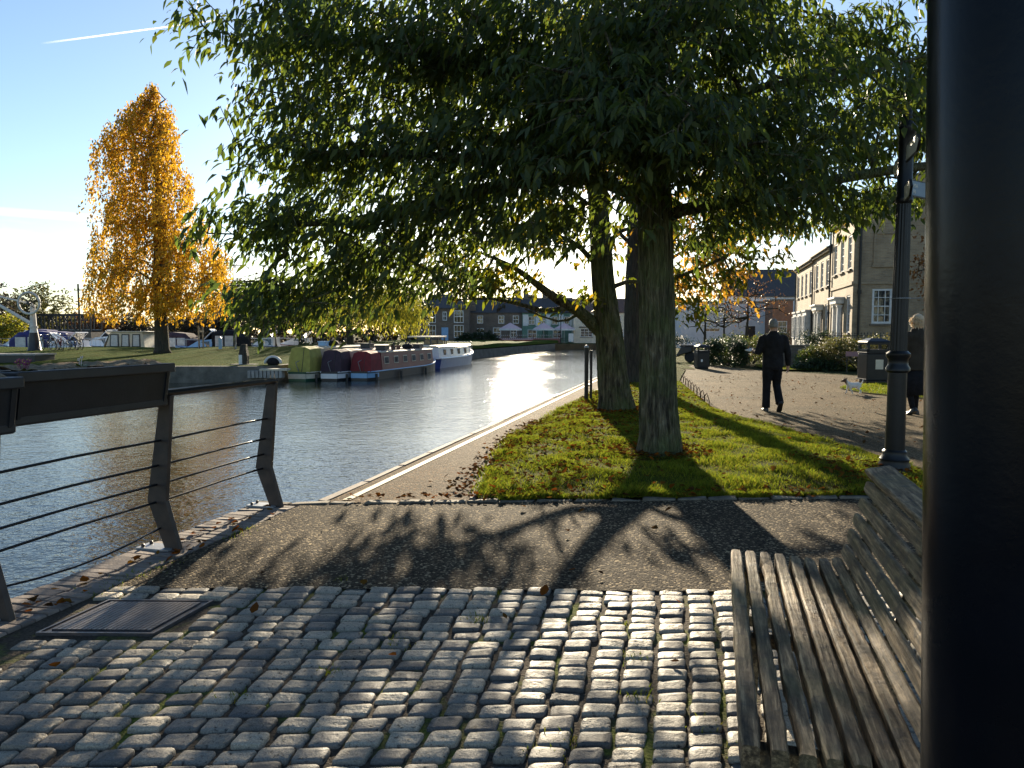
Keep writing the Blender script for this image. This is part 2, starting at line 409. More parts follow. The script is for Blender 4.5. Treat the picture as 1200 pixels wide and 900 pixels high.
# ------------------------------------------------------------------ setting
def sheet(name, poly, z, m, skirt=None):
    mb = MB(); n = len(poly)
    mb.add([(x, y, z) for x, y in poly], [tuple(range(n))])
    if skirt is not None:
        b = [(x, y, z) for x, y in poly] + [(x, y, skirt) for x, y in poly]
        mb.add(b, [((i + 1) % n, i, n + i, n + (i + 1) % n) for i in range(n)])
    return tag(mb.build(name, m), kind='structure')
WZ = -.69
XQ, XT = -3.75, -3.24                       # quay edge by the railing, edge of the towpath beyond
def farY(X): return 95.3 + .253 * (X + 24.1)
K = lambda X: 5.61 + .303 * (X + 3.51)      # kerb line across the end of the asphalt
S = lambda X: 4.30 + .235 * X               # front edge of the setts

# base ground in one sheet from behind the viewer to the horizon, cut by the canal
sheet('ground', [(XQ + .4, -14), (60, -14), (900, -14), (900, 1200), (-900, 1200), (-900, farY(-900) + 60), (-80, farY(-80) + 0), (-3.2, farY(-3.2)), (XT + .15, 98), (XT + .15, 5.7), (XQ + .4, 5.6)], -.045, M['earth'])
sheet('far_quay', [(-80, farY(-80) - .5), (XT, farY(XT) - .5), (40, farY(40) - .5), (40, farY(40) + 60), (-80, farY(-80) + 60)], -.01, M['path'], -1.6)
w = sheet('water', [(-500, -14), (XT + .1, -14), (XT + .1, 105), (-500, 105)], WZ, M['water'])
# quay walls
mb = MB(); mb.box((XQ + .17, -4.2, -.85), (.3, 19.6, 1.5)); mb.box(((XQ + XT) / 2 + .1, 5.56, -.85), (.6, .1, 1.5)); mb.box((XT + .2, 52, -.85), (.28, 93, 1.5))
tag(mb.build('canal_wall', M['wall_stone']), kind='structure')
# asphalt apron and the paths
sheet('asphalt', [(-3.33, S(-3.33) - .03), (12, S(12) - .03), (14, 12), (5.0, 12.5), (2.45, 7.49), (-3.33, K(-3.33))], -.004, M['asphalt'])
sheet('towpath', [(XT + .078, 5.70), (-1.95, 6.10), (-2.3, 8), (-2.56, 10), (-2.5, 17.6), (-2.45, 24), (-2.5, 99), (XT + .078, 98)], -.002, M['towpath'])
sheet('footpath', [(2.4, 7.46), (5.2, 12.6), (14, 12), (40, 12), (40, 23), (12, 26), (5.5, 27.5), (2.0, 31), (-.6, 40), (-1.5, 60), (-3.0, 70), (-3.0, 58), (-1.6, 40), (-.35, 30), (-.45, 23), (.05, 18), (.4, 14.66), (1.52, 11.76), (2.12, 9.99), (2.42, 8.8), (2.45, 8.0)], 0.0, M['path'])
# kerb stones, coping and the pale line along the towpath
def blocks(name, cells, m, depth=.1, bev=.006, jit=.004, zj=.005, top=0.0):
    """one mesh of real little blocks: cells = list of 4 corners in order"""
    mb = MB()
    for q in cells:
        cx = sum(p[0] for p in q) / 4; cy = sum(p[1] for p in q) / 4
        z = top + random.uniform(-zj, zj); tx, ty = random.uniform(-1, 1) * zj, random.uniform(-1, 1) * zj
        out = [(p[0] + random.uniform(-jit, jit), p[1] + random.uniform(-jit, jit)) for p in q]
        def ring(ins, dz):
            r = []
            for p in out:
                dx, dy = cx - p[0], cy - p[1]; L = math.hypot(dx, dy)
                r.append((p[0] + dx / L * ins, p[1] + dy / L * ins, z + dz + (tx if p[0] > cx else -tx) + (ty if p[1] > cy else -ty)))
            return r
        mb.loft([ring(0, -depth), ring(0, -bev * 1.6), ring(bev * .45, -bev * .5), ring(bev * 1.5, 0)])
    return mb.build(name, m, smooth=False)
cells = []; x = -3.74
while x < 2.5:
    L = random.uniform(.26, .34); x2 = x + L
    a_ = random.uniform(-.01, .012); cells.append([(x + .008, K(x) - .03 + a_), (x2 - .008, K(x2) - .03 + a_), (x2 - .008, K(x2) + .055 + a_), (x + .008, K(x) + .055 + a_)]); x = x2
tag(blocks('kerb_strip', cells, M['kerb'], .1, .010, .008, .007, .006), kind='structure')
cells = []; y = -13.0
for row, (a, b) in enumerate(((XQ, -3.545), (-3.535, -3.335))):
    y = -6.0
    while y < 5.5:
        wd = .078; cells.append([(a + .003, y + .004), (b - .003, y + .004 + .012), (b - .003, y + wd - .004 + .012), (a + .003, y + wd - .004)]); y += wd
tag(blocks('quay_coping', cells, M['brick_red'], .1, .006, .003, .004, .0), kind='structure')
cells = []; y = 5.75
while y < 98:
    L = .9 if y < 40 else 3; cells.append([(XT, y + .006), (XT + .075, y + .006), (XT + .075, y + L - .006), (XT, y + L - .006)]); y += L
tag(blocks('towpath_coping', cells, M['brick_red'], .12, .01, .003, .003, .008), kind='structure')
sheet('painted_line', [(-3.055, 5.86), (-2.985, 5.88), (-2.985, 97), (-3.055, 97)], .004, M['line_paint'])
# edging stones between towpath and grass
edge = [(-1.93, 6.16), (-2.28, 8), (-2.55, 10), (-2.5, 17.6), (-2.46, 24)]
cells = []
for (x0, y0), (x1, y1) in zip(edge, edge[1:]):
    n = max(1, int((y1 - y0) / .7))
    for i in range(n):
        f0, f1 = i / n, (i + 1) / n
        ax, ay, bx, by = x0 + (x1 - x0) * f0, y0 + (y1 - y0) * f0 + .004, x0 + (x1 - x0) * f1, y0 + (y1 - y0) * f1 - .004
        cells.append([(ax - .03, ay), (ax + .03, ay), (bx + .03, by), (bx - .03, by)])
tag(blocks('edging', cells, M['brick_red'], .1, .008, .008, .008, .012), kind='structure')

# granite setts: real bevelled stones in a sheared grid
sheet('sett_bed', [(-3.34, -6.5), (7, -6.5), (7, S(7)), (-3.34, S(-3.34))], -.016, M['joint'])
GR = (-3.17, -2.62, 2.93, 3.37)             # metal access cover
mb = MB(); px_, py_ = .150, .103
def skew(x, y): return (x + .012 * math.sin(y * 1.7) + .155 * min(max((.3 - x) / 2.8, 0), 1.35) * min(y, 2.6), S(x) - y)
ncol = int((5.2 + 3.34) / px_)
yy = 0.0
while yy < 8.6:
    L = py_ + random.uniform(-.006, .008); sh = random.uniform(-.024, .024)
    for i in range(ncol):
        lf = min(max((.1 - (-3.34 + i * px_)) / 1.6, 0), 1)
        x0 = -3.34 + i * px_ + sh * lf + random.uniform(-.008, .008)
        cxm, cym = skew(x0 + px_ / 2, yy + L / 2)
        if x0 < -3.36 or (GR[0] - .085 < cxm < GR[1] + .075 and GR[2] - .05 < cym - .235 * (cxm - (GR[0] + GR[1]) / 2) < GR[3] + .05): continue
        gx = random.uniform(.018, .028) - .004 * lf; gy = random.uniform(.010, .017) + .004 * lf; jy = random.uniform(-.004, .004)
        a, b, c, d = [skew(x0 + u, yy + t + jy) for u, t in ((gx / 2, L - gy / 2), (px_ - gx / 2, L - gy / 2), (px_ - gx / 2, gy / 2), (gx / 2, gy / 2))]
        q = [(p[0] + random.uniform(-.005, .005), p[1] + random.uniform(-.004, .004)) for p in (a, b, c, d)]
        # octagonal, rounded plan
        P = []
        for j in range(4):
            p, pn, pp = Vector(q[j]), Vector(q[(j + 1) % 4]), Vector(q[j - 1])
            r = random.uniform(.009, .018)
            P.append(p + (pp - p).normalized() * r); P.append(p + (p - p) + ((pp - p).normalized() + (pn - p).normalized()) * r * .32); P.append(p + (pn - p).normalized() * r)
        c0 = sum(P, Vector((0, 0))) / len(P)
        z = random.uniform(-.008, .006); tx, ty = random.uniform(-.05, .05), random.uniform(-.05, .07)
        dome = random.uniform(.002, .006)
        def ring(sc, dz): return [(c0.x + (p.x - c0.x) * sc, c0.y + (p.y - c0.y) * sc, z + dz + (p.x - c0.x) * tx * sc + (p.y - c0.y) * ty * sc + random.uniform(-.0012, .0012)) for p in P]
        mb.loft([ring(1.02, -.06), ring(1.0, -.011), ring(.97, -.0034), ring(.915, 0), ring(.5, dome * .3)])
    yy += L
tag(mb.build('sett_paving', M['sett'], smooth=True), kind='structure')
# drain cover with raised studs
g0 = thing('access_cover', 'dark metal access cover with a grid of raised studs set in the setts', 'access cover', ((GR[0] + GR[1]) / 2, (GR[2] + GR[3]) / 2, 0))
W2, H2 = (GR[1] - GR[0]) / 2, (GR[3] - GR[2]) / 2
sk = lambda x, y: (x, y + .235 * x)
mb = MB(); mb.prism([sk(*p) for p in ((-W2, -H2), (W2, -H2), (W2, H2), (-W2, H2))], -.03, -.006)
for i in range(20):
    for j in range(15):
        x = -W2 + .04 + i * (2 * W2 - .08) / 19; y = -H2 + .04 + j * (2 * H2 - .08) / 14
        mb.prism([sk(x + a, y + b) for a, b in ((-.010, -.014), (.010, -.014), (.010, .014), (-.010, .014))], -.006, .003)
cov_m = pmat('cast_iron', (.15, .135, .135), (.08, .074, .075), 14, .42, metal=.5, bump=.002, bscale=70)
mb.build('cover_plate', cov_m, g0)
mb = MB()
for a, b, c, d in ((-W2 - .016, -H2 - .016, W2 + .016, -H2 - .003), (-W2 - .016, H2 + .003, W2 + .016, H2 + .016), (-W2 - .016, -H2 - .003, -W2 - .003, H2 + .003), (W2 + .003, -H2 - .003, W2 + .016, H2 + .003)):
    mb.prism([sk(a, b), sk(c, b), sk(c, d), sk(a, d)], -.03, .001)
mb.build('frame', cov_m, g0)

# grass beside the towpath
lawn_poly = [(-1.90, 6.20), (-2.25, 8), (-2.52, 10), (-2.47, 17.6), (-2.42, 23), (-2.4, 60), (-1.65, 40), (-.4, 30), (-.48, 23), (.0, 18), (.36, 14.66), (1.46, 11.76), (2.06, 9.99), (2.38, 8.8), (2.42, 7.9), (2.36, 7.50), (.5, K(.5) + .09), (-1.0, K(-1) + .09)]
def inside(px, py, poly):
    px = np.asarray(px); py = np.asarray(py); r = np.zeros(px.shape, bool); n = len(poly)
    for i in range(n):
        x0, y0 = poly[i]; x1, y1 = poly[i - 1]
        c = ((y0 > py) != (y1 > py)) & (px < (x1 - x0) * (py - y0) / (y1 - y0 + 1e-12) + x0)
        r ^= c
    return r
def edge_dist(px, py, poly):
    d = np.full(np.shape(px), 1e9)
    for i in range(len(poly)):
        ax, ay = poly[i - 1]; bx, by = poly[i]; L2 = (bx - ax) ** 2 + (by - ay) ** 2
        t = np.clip(((px - ax) * (bx - ax) + (py - ay) * (by - ay)) / L2, 0, 1)
        d = np.minimum(d, np.hypot(px - ax - t * (bx - ax), py - ay - t * (by - ay)))
    return d
def lawn_z(x, y):
    e = np.clip(edge_dist(x, y, lawn_poly) / .8, 0, 1)
    return .006 + .05 * e * (2 - e) + .012 * np.sin(x * 2.1 + y) * np.sin(y * 1.3) * e
bm = bmesh.new()
vs = [bm.verts.new((x, y, 0)) for x, y in lawn_poly]; bm.faces.new(vs)
bmesh.ops.triangulate(bm, faces=bm.faces[:])
for _ in range(5):
    es = [e for e in bm.edges if e.calc_length() > .45]
    if es: bmesh.ops.subdivide_edges(bm, edges=es, cuts=1)
    bmesh.ops.triangulate(bm, faces=bm.faces[:])
co = np.array([v.co[:] for v in bm.verts]); z = lawn_z(co[:, 0], co[:, 1])
for v, zz in zip(bm.verts, z): v.co.z = zz
me = bpy.data.meshes.new('lawn'); bm.to_mesh(me); bm.free(); me.materials.append(M['turf'])
me.polygons.foreach_set('use_smooth', [True] * len(me.polygons))
o = bpy.data.objects.new('lawn', me); COL.objects.link(o); tag(o, kind='structure')
def scatter(poly, n, dens=None):
    P = np.array(poly); lo, hi = P.min(0), P.max(0); out = np.zeros((0, 2))
    while len(out) < n:
        q = rng.uniform(lo, hi, (n * 2, 2)); q = q[inside(q[:, 0], q[:, 1], poly)]
        if dens is not None: q = q[rng.uniform(size=len(q)) < dens(q)]
        out = np.vstack([out, q])
    return out[:n]
def blades(name, pts, zf, h, wd, m):
    n = len(pts); a = rng.uniform(0, 2 * PI, n); L = h * rng.uniform(.35, 1.2, n) * (.75 + .45 * np.sin(pts[:, 0] * 5 + np.sin(pts[:, 1] * 4)) * np.sin(pts[:, 1] * 5.3 + 1)); w_ = wd * rng.uniform(.7, 1.3, n)
    lean = rng.uniform(.15, .8, n) * L; la = rng.uniform(0, 2 * PI, n); z0 = zf(pts[:, 0], pts[:, 1]) - .004
    V = np.zeros((n, 4, 3)); ca, sa = np.cos(a), np.sin(a)
    V[:, 0] = np.c_[pts[:, 0] - ca * w_, pts[:, 1] - sa * w_, z0]; V[:, 1] = np.c_[pts[:, 0] + ca * w_, pts[:, 1] + sa * w_, z0]
    V[:, 2] = np.c_[pts[:, 0] + ca * w_ * .8 + np.cos(la) * lean * .4, pts[:, 1] + sa * w_ * .8 + np.sin(la) * lean * .4, z0 + L * .6]
    V[:, 3] = np.c_[pts[:, 0] + np.cos(la) * lean, pts[:, 1] + np.sin(la) * lean, z0 + L]
    b = np.arange(n)[:, None] * 4
    return raw_mesh(name, V.reshape(-1, 3), np.vstack([b + [0, 1, 2], b + [0, 2, 3]]), m)
fe_ = np.c_[rng.uniform(-1.7, 2.35, 7000), np.zeros(7000)]; fe_[:, 1] = K(fe_[:, 0]) + .05 + np.abs(rng.normal(0, .05, 7000)) + .03 * np.sin(fe_[:, 0] * 9)
fl_ = np.c_[np.zeros(5000), rng.uniform(6.3, 18, 5000)]; fl_[:, 0] = np.interp(fl_[:, 1], [6.2, 8, 10, 17.6], [-1.9, -2.25, -2.52, -2.47]) + rng.normal(.01, .045, 5000)
tag(blades('edge_grass', np.vstack([fe_, fl_]), lambda x, y: 0 * x + .006, .085, .0024, M['blade']), kind='stuff', label='longer grass creeping over the lawn edges', cat='grass')
dens = lambda q: np.clip(1.25 - (q[:, 1] - 6) / 16, .12, 1)
clump = lambda q: np.clip(.55 + .5 * np.sin(q[:, 0] * 7 + np.sin(q[:, 1] * 5) * 2) * np.sin(q[:, 1] * 6 + q[:, 0] * 3), .12, 1) * dens(q)
near_poly = [p for p in lawn_poly if p[1] < 24] 
tag(blades('grass', scatter(near_poly, 170000, clump), lawn_z, .058, .0024, M['blade']), kind='stuff', label='short lawn grass beside the towpath', cat='grass')
def litter(name, pts, zf, size, m, curl=.35):
    n = len(pts); a = rng.uniform(0, 2 * PI, n); s = size * rng.uniform(.55, 1.3, n); z = zf(pts[:, 0], pts[:, 1]) + .008 + rng.uniform(0, .022, n)
    V = np.zeros((n, 6, 3)); tilt = rng.normal(0, .35, n); cu = rng.uniform(-curl, curl * 1.6, n)
    prof = [(-1, 0, .1), (-.25, .42, 1), (.45, .34, .8), (1, 0, .3), (.45, -.34, .8), (-.25, -.42, 1)]
    for i, (u, w_, c) in enumerate(prof):
        x, y = u * s * .5, w_ * s * .9
        V[:, i, 0] = pts[:, 0] + np.cos(a) * x - np.sin(a) * y; V[:, i, 1] = pts[:, 1] + np.sin(a) * x + np.cos(a) * y
        V[:, i, 2] = z + x * tilt + abs(w_) * s * cu
    b = np.arange(n)[:, None] * 6
    return raw_mesh(name, V.reshape(-1, 3), np.vstack([b + [0, 1, 2, 3], b + [0, 3, 4, 5]]), m)
fd = lambda q: np.clip(.12 + 1.0 * np.exp(-((q[:, 0] + 1.6) / .9) ** 2) * np.clip(1.2 - abs(q[:, 1] - 11) / 9, 0, 1) + 1.2 * np.exp(-edge_dist(q[:, 0], q[:, 1], edge) / .15) + .5 * np.exp(-((q[:, 0] - .1) / .5) ** 2 - ((q[:, 1] - 17) / 4) ** 2), 0, 1)
pts = scatter(near_poly, 3000, fd)
p2 = np.c_[rng.normal(-2.42, .09, 500), rng.uniform(6.4, 12, 500)]; p2[:, 0] += np.interp(p2[:, 1], [6, 8, 10, 12], [.3, .1, -.14, -.13])
p3 = np.c_[rng.uniform(-3.0, 2.3, 260), np.zeros(260)]; p3[:, 1] = K(p3[:, 0]) + rng.normal(.10, .05, 260)
p4 = scatter([(1.5, 7.2), (2.4, 7.5), (2.4, 8.5), (1.0, 9.0)], 260)
ra_ = rng.uniform(0, 2 * PI, 300); rr_ = rng.uniform(.26, .62, 300); p8 = np.vstack([np.c_[-.40 + rr_ * np.cos(ra_), 8.9 + rr_ * np.sin(ra_)], np.c_[-1.41 + 1.15 * rr_ * np.cos(ra_), 13.45 + rr_ * 1.15 * np.sin(ra_)]])
gz = lambda x, y: np.where(inside(x, y, lawn_poly), lawn_z(x, y) + .026, .016)
tag(litter('fallen_leaves', np.vstack([pts, p2, p3, p4, p8]), gz, .058, M['fallen']), kind='stuff', label='brown and orange fallen leaves on the grass', cat='leaves')
p5 = np.c_[rng.uniform(-3.0, 3.5, 46), np.zeros(46)]; p5[:, 1] = S(p5[:, 0]) + rng.uniform(-1.6, 2.0, 46)
p6 = np.c_[rng.uniform(-3.6, -3.3, 60), rng.uniform(2.6, 5.5, 60)]
p7 = scatter([(2.8, 8.3), (5.5, 12.5), (8, 22), (3, 28), (0, 26), (.6, 15)], 700)
tag(litter('scattered_leaves', np.vstack([p5, p6, p7]), lambda x, y: 0 * x + .004, .055, M['fallen']), kind='stuff', label='stray dry leaves on the paving', cat='leaves')
# moss and weed tufts in the joints of the setts and by the coping
q = np.vstack([np.c_[rng.normal(c[0], .035, 60), rng.normal(c[1], .03, 60)] for c in [(rng.uniform(-2.6, 2), rng.uniform(1.2, 4)) for _ in range(34)]] + [np.c_[rng.normal(-3.33, .06, 700), rng.uniform(3.3, 4.9, 700)]])
tag(blades('weeds', q, lambda x, y: 0 * x - .012, .035, .002, M['blade']), kind='stuff', label='small weeds in the joints of the setts', cat='weeds')

# ------------------------------------------------------------------ island lawn across the water
def isl_z(x, d):
    t = np.clip((d - 32) / 19, 0, 1); z = .46 * t * t * (3 - 2 * t)
    mx = (370 - 600) / 850 * 45
    z = z + .40 * np.exp(-((x - mx + 1.0) / 2.6) ** 2 - ((d - 46) / 4) ** 2) + .05 * np.sin(x * .7 + d * .3)
    b = 1 / (1 + np.exp((x + 15.5 + (d - 52) * .1) * 1.6))           # marina basin behind the left part
    c = np.clip((d - 54) / 3, 0, 1)
    return np.where(d < 32.01, 0, z) * (1 - b * c) - 1.6 * b * c
nx_, nd = 90, 80
V = []; dd = 31.9 + (np.linspace(0, 1, nd) ** 1.6) * 70
for d in dd:
    xr = -18.4 / CA + d * SA / CA
    for i in range(nx_):
        x = xr - ((1 - i / (nx_ - 1)) ** 1.5) * 120
        z = float(isl_z(np.array(x), np.array(d)))
        if i == nx_ - 1: z = min(z, .12)
        wx, wy = c2w(x, d); V.append((wx, wy, z))
Fc = [(j * nx_ + i, j * nx_ + i + 1, (j + 1) * nx_ + i + 1, (j + 1) * nx_ + i) for j in range(nd - 1) for i in range(nx_ - 1)]
tag(raw_mesh('island_lawn', V, Fc, M['turf_far'], smooth=True), kind='structure')
mb = MB()
a0 = Vector(c2w(-90, 31.8)); a1 = Vector(c2w(-18.4 / CA + 31.8 * SA / CA + .05, 31.8)); a2 = Vector((-18.35, 98))
mb.prism([a0, a1, a2, a2 + Vector((-.35, 0)), (a1.x - .35, a1.y + .35), a0 + Vector((0, .4))], -1.5, .035)
tag(mb.build('island_bank', M['wall_stone']), kind='structure')
# ------------------------------------------------------------------ trees
def grow(limbs, pts, rs, seg=.45, rtip=.006, power=.48, sag=.0):
    """limbs: list of [(pos, r), ...] first one is the trunk. Joins every point of pts to the nearest wood. -> nodes, parents, radii"""
    cap = sum(len(l) for l in limbs) + len(pts) * 8 + 10
    P = np.zeros((cap, 3)); par = np.full(cap, -1, int); rmin = np.zeros(cap); n = 0
    for li, l in enumerate(limbs):
        prev = -1
        if li > 0:
            d = np.linalg.norm(P[:n] - np.array(l[0][0]), axis=1); prev = int(d.argmin())
        for p, r in l:
            P[n] = p; par[n] = prev; rmin[n] = r; prev = n; n += 1
    nl = n
    pts = np.asarray(pts)
    d0 = np.array([np.linalg.norm(P[:nl] - p, axis=1).min() for p in pts])
    ends = []
    for i in np.argsort(d0):
        p = pts[i]; dv = P[:n] - p; d = np.sqrt((dv ** 2).sum(1)) + np.where(dv[:, 2] > .15, .8 * dv[:, 2], 0)
        if nl > 3: d[:1] += 5
        j = int(d.argmin()); a = P[j].copy(); L = np.linalg.norm(p - a); k = max(1, min(8, int(round(L / seg)))); prev = j
        off = rs.normal(0, .09 * L, 3)
        for s in range(1, k + 1):
            t = s / k; q = a + (p - a) * t + off * math.sin(PI * t) * .9 + np.array([0, 0, sag * math.sin(PI * t) * L])
            if n >= cap: break
            P[n] = q; par[n] = prev; prev = n; n += 1
        ends.append(prev)
    P = P[:n]; par = par[:n]; cnt = np.zeros(n); cnt[ends] = 1
    for i in range(n - 1, -1, -1):
        if par[i] >= 0: cnt[par[i]] += cnt[i]
    rad = np.maximum(rtip * np.maximum(cnt, 1) ** power, rmin[:n])
    for i in range(n):
        if par[i] >= 0 and rmin[i] == 0: rad[i] = min(rad[i], rad[par[i]] * .95)
    return P, par, rad, nl, ends

def tubes(P, par, rad, sel, sides=5):
    """tapered tubes for the edges parent -> node"""
    idx = np.array([i for i in sel if par[i] >= 0]); a = P[par[idx]]; b = P[idx]; ra = np.minimum(rad[par[idx]], rad[idx] * 1.5); rb = rad[idx]
    t = b - a; L = np.linalg.norm(t, axis=1, keepdims=True) + 1e-9; t = t / L
    up = np.where(np.abs(t[:, 2:3]) < .9, np.array([[0, 0, 1.0]]), np.array([[0, 1.0, 0]]))
    u = np.cross(t, up); u /= np.linalg.norm(u, axis=1, keepdims=True); w = np.cross(u, t)
    n = len(idx); V = np.zeros((n, 2 * sides, 3))
    for k in range(sides):
        an = 2 * PI * k / sides; o = u * math.cos(an) + w * math.sin(an)
        V[:, k] = a - t * ra[:, None] * .3 + o * ra[:, None]; V[:, sides + k] = b + t * rb[:, None] * .3 + o * rb[:, None]
    base = np.arange(n)[:, None] * 2 * sides
    F_ = np.vstack([base + [k, (k + 1) % sides, sides + (k + 1) % sides, sides + k] for k in range(sides)])
    return V.reshape(-1, 3), F_

def sprays(C, T, K, L, ll, lw, rs, droop=.5, wind=(0, 0, 0), rand=.35, side=.7, fwd=.55, fold=.35):
    """rows of folded leaves along short twigs. C centres (n,3), T twig directions -> V, F(triangles)"""
    n = len(C); T = T / (np.linalg.norm(T, axis=1, keepdims=True) + 1e-9)
    sd = np.cross(T, np.array([0, 0, 1.0])); sd /= (np.linalg.norm(sd, axis=1, keepdims=True) + 1e-9)
    k = np.arange(K); u = (k + .5) / K
    pos = C[:, None] + T[:, None] * ((u - .5) * L)[None, :, None] + np.array([0, 0, -1.0]) * (((u - .3) ** 2) * L * .35 * droop)[None, :, None]
    sg = np.where(k % 2 == 0, 1.0, -1.0)[None, :, None]
    D = T[:, None] * fwd + sd[:, None] * sg * side + np.array([0, 0, -droop]) + np.array(wind) + rs.normal(0, rand, (n, K, 3))
    D /= np.linalg.norm(D, axis=2, keepdims=True)
    pos = pos + rs.normal(0, L * .07, (n, K, 3))
    up = np.array([0, 0, 1.0]) + rs.normal(0, .45, (n, K, 3))
    S_ = np.cross(D, up); S_ /= (np.linalg.norm(S_, axis=2, keepdims=True) + 1e-9); N_ = np.cross(S_, D)
    sc_ = rs.uniform(.5, 1.25, (n, K, 1)); l = ll * sc_; w = lw * sc_ ** .7 * rs.uniform(.8, 1.25, (n, K, 1)) * .5
    V = np.zeros((n, K, 6, 3))
    V[:, :, 0] = pos; V[:, :, 1] = pos + D * l * .38 + S_ * w + N_ * w * fold; V[:, :, 2] = pos + D * l * .38 - S_ * w + N_ * w * fold
    V[:, :, 3] = pos + D * l * .72 + S_ * w * .7 + N_ * w * (fold * .3) - np.array([0, 0, 1.0]) * l * .05; V[:, :, 4] = pos + D * l * .72 - S_ * w * .7 + N_ * w * (fold * .3) - np.array([0, 0, 1.0]) * l * .05
    V[:, :, 5] = pos + D * l * .97 - np.array([0, 0, 1.0]) * l * .2
    b = (np.arange(n * K) * 6)[:, None]
    F_ = np.vstack([b + [0, 1, 2], b + [1, 3, 4], b + [1, 4, 2], b + [3, 5, 4]])
    return V.reshape(-1, 3), F_

def trunk_mesh(path, sides=22, flare=.45, rough=.06, seed=0, fine=False):
    rs = np.random.default_rng(seed); mb = MB(); rings = []; ph = rs.uniform(0, 6.3, 8)
    if fine:                                   # resample and carve bark ridges into the surface
        zz = [p[2] for p, r in path]; X = [p[0] for p, r in path]; Y = [p[1] for p, r in path]; Rr = [r for p, r in path]
        zs = np.concatenate([np.linspace(zz[0], .5, 12), np.arange(.58, 4.6, .075), np.linspace(4.8, zz[-1], 14)])
        path = [((float(np.interp(z, zz, X)), float(np.interp(z, zz, Y)), float(z)), float(np.interp(z, zz, Rr))) for z in zs]
        sides = 110
    for i, (p, r) in enumerate(path):
        ring = []; z = p[2]
        for k in range(sides):
            a = 2 * PI * k / sides
            f = 1 + rough * (math.sin(3 * a + ph[0] + z * .5) * .5 + math.sin(5 * a + ph[1] - z * .4) * .3 + math.sin(8 * a + ph[2]) * .25)
            fl = math.exp(-z / .22) * flare
            f *= 1 + fl * (.5 + .5 * math.sin(5 * a + ph[3]) * .8 + .2 * math.sin(9 * a + ph[4]))
            if fine:
                w = 19 * a + 1.5 * math.sin(z * 2.1 + 3 * a + ph[5]) + 1.1 * math.sin(z * 5.3 - 2 * a + ph[6]) + .6 * math.sin(z * 11 + 5 * a)
                w2 = 31 * a - 1.3 * math.sin(z * 3.1 + 2 * a + ph[7]) + .8 * math.sin(z * 7.7 + a)
                rid = abs(math.sin(w * .5)) * .65 + abs(math.sin(w2 * .5)) * .35
                cut = .5 + .5 * math.sin(z * 9 + 6 * math.sin(3 * a) + 4 * math.sin(7 * a + ph[1]))
                f += (rid ** .7 - .6) * .034 / max(r, .05) * (.75 + .35 * cut) + rs.normal(0, .0015) / max(r, .05)
            ring.append((p[0] + r * f * math.cos(a), p[1] + r * f * math.sin(a), z))
        rings.append(ring)
    return mb.loft(rings)

def ell(c, r, n, rs, shell=.0):
    q = rs.normal(size=(n, 3)); q /= np.linalg.norm(q, axis=1, keepdims=True)
    q *= (rs.uniform(shell ** 3, 1, (n, 1)) ** (1 / 3))
    return np.array(c) + q * np.array(r)

def poly_path(px_pts, r0, r1, n=8):
    """limb through (px, py, d) points, resampled smoothly"""
    P = [at(*p) for p in px_pts]; out = []; m = len(P) - 1
    for i in range(n + 1):
        u = i / n * m; k = min(int(u), m - 1); f = u - k
        p0, p1, p2, p3 = P[max(k - 1, 0)], P[k], P[k + 1], P[min(k + 2, m)]
        q = .5 * ((2 * p1) + (p2 - p0) * f + (2 * p0 - 5 * p1 + 4 * p2 - p3) * f * f + (3 * p1 - p0 - 3 * p2 + p3) * f ** 3)
        out.append((tuple(q), r0 + (r1 - r0) * i / n))
    return out

def big_tree(name, label, base, trunk, limbs, blobs, leafm, seed, K=12, ll=.15, lw=.062, droop=.55, frac=.35, wind=(-.12, 0, 0), barkm=None, group=None, flare=.27, spray=.55):
    rs = np.random.default_rng(seed); base = Vector(base)
    rel = lambda l: [(tuple(Vector(p) - base), r) for p, r in l]
    C = []; Tn = []
    for (px, py, d, rx, ry, rd, n) in blobs:
        c = at(px, py, d) - base; s = d / FPX
        nc = max(1, int(round(n / 8))); q = rs.normal(size=(nc, 3)); q /= np.linalg.norm(q, axis=1, keepdims=True); q *= rs.uniform(.0, 1, (nc, 1)) ** (1 / 2.6)
        q = np.repeat(q * np.array([rx * s, rd, ry * s * 1.12]), 8, axis=0); o_ = rs.normal(size=q.shape) * np.array([.30, .30, .10]); o_[:, 2] -= .35 * np.abs(o_[:, 0]) * rs.uniform(.3, 1.4, len(o_)); q = q + o_
        w = np.c_[q[:, 0] * CA - q[:, 1] * SA, q[:, 0] * SA + q[:, 1] * CA, q[:, 2]]
        C.append(np.array(c) + w)
    C = np.vstack(C)
    zt = rel(trunk)[-1][0]
    att = C[rs.uniform(size=len(C)) < frac]
    P, par, rad, nl, ends = grow([rel(trunk)] + [rel(l) for l in limbs], att, rs, rtip=.0036)
    t = thing(name, label, 'tree', base, group=group)
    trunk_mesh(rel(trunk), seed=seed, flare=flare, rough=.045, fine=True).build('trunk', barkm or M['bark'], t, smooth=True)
    nt = len(trunk)
    V, F_ = tubes(P, par, rad, range(nt, len(P)), 6)
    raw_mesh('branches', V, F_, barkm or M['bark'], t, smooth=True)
    ax = np.array([zt[0], zt[1], 0])
    out = C - ax - np.array([0, 0, 1.0]) * (C[:, 2:3]); out /= (np.linalg.norm(out, axis=1, keepdims=True) + 1e-9)
    T = out * .8 + rs.normal(0, .5, C.shape) + np.array([0, 0, -.12]) + np.array(wind) * 1.5
    V, F_ = sprays(C, T, K, spray, ll, lw, rs, droop, wind)
    raw_mesh('crown', V, F_, leafm, t)
    return t

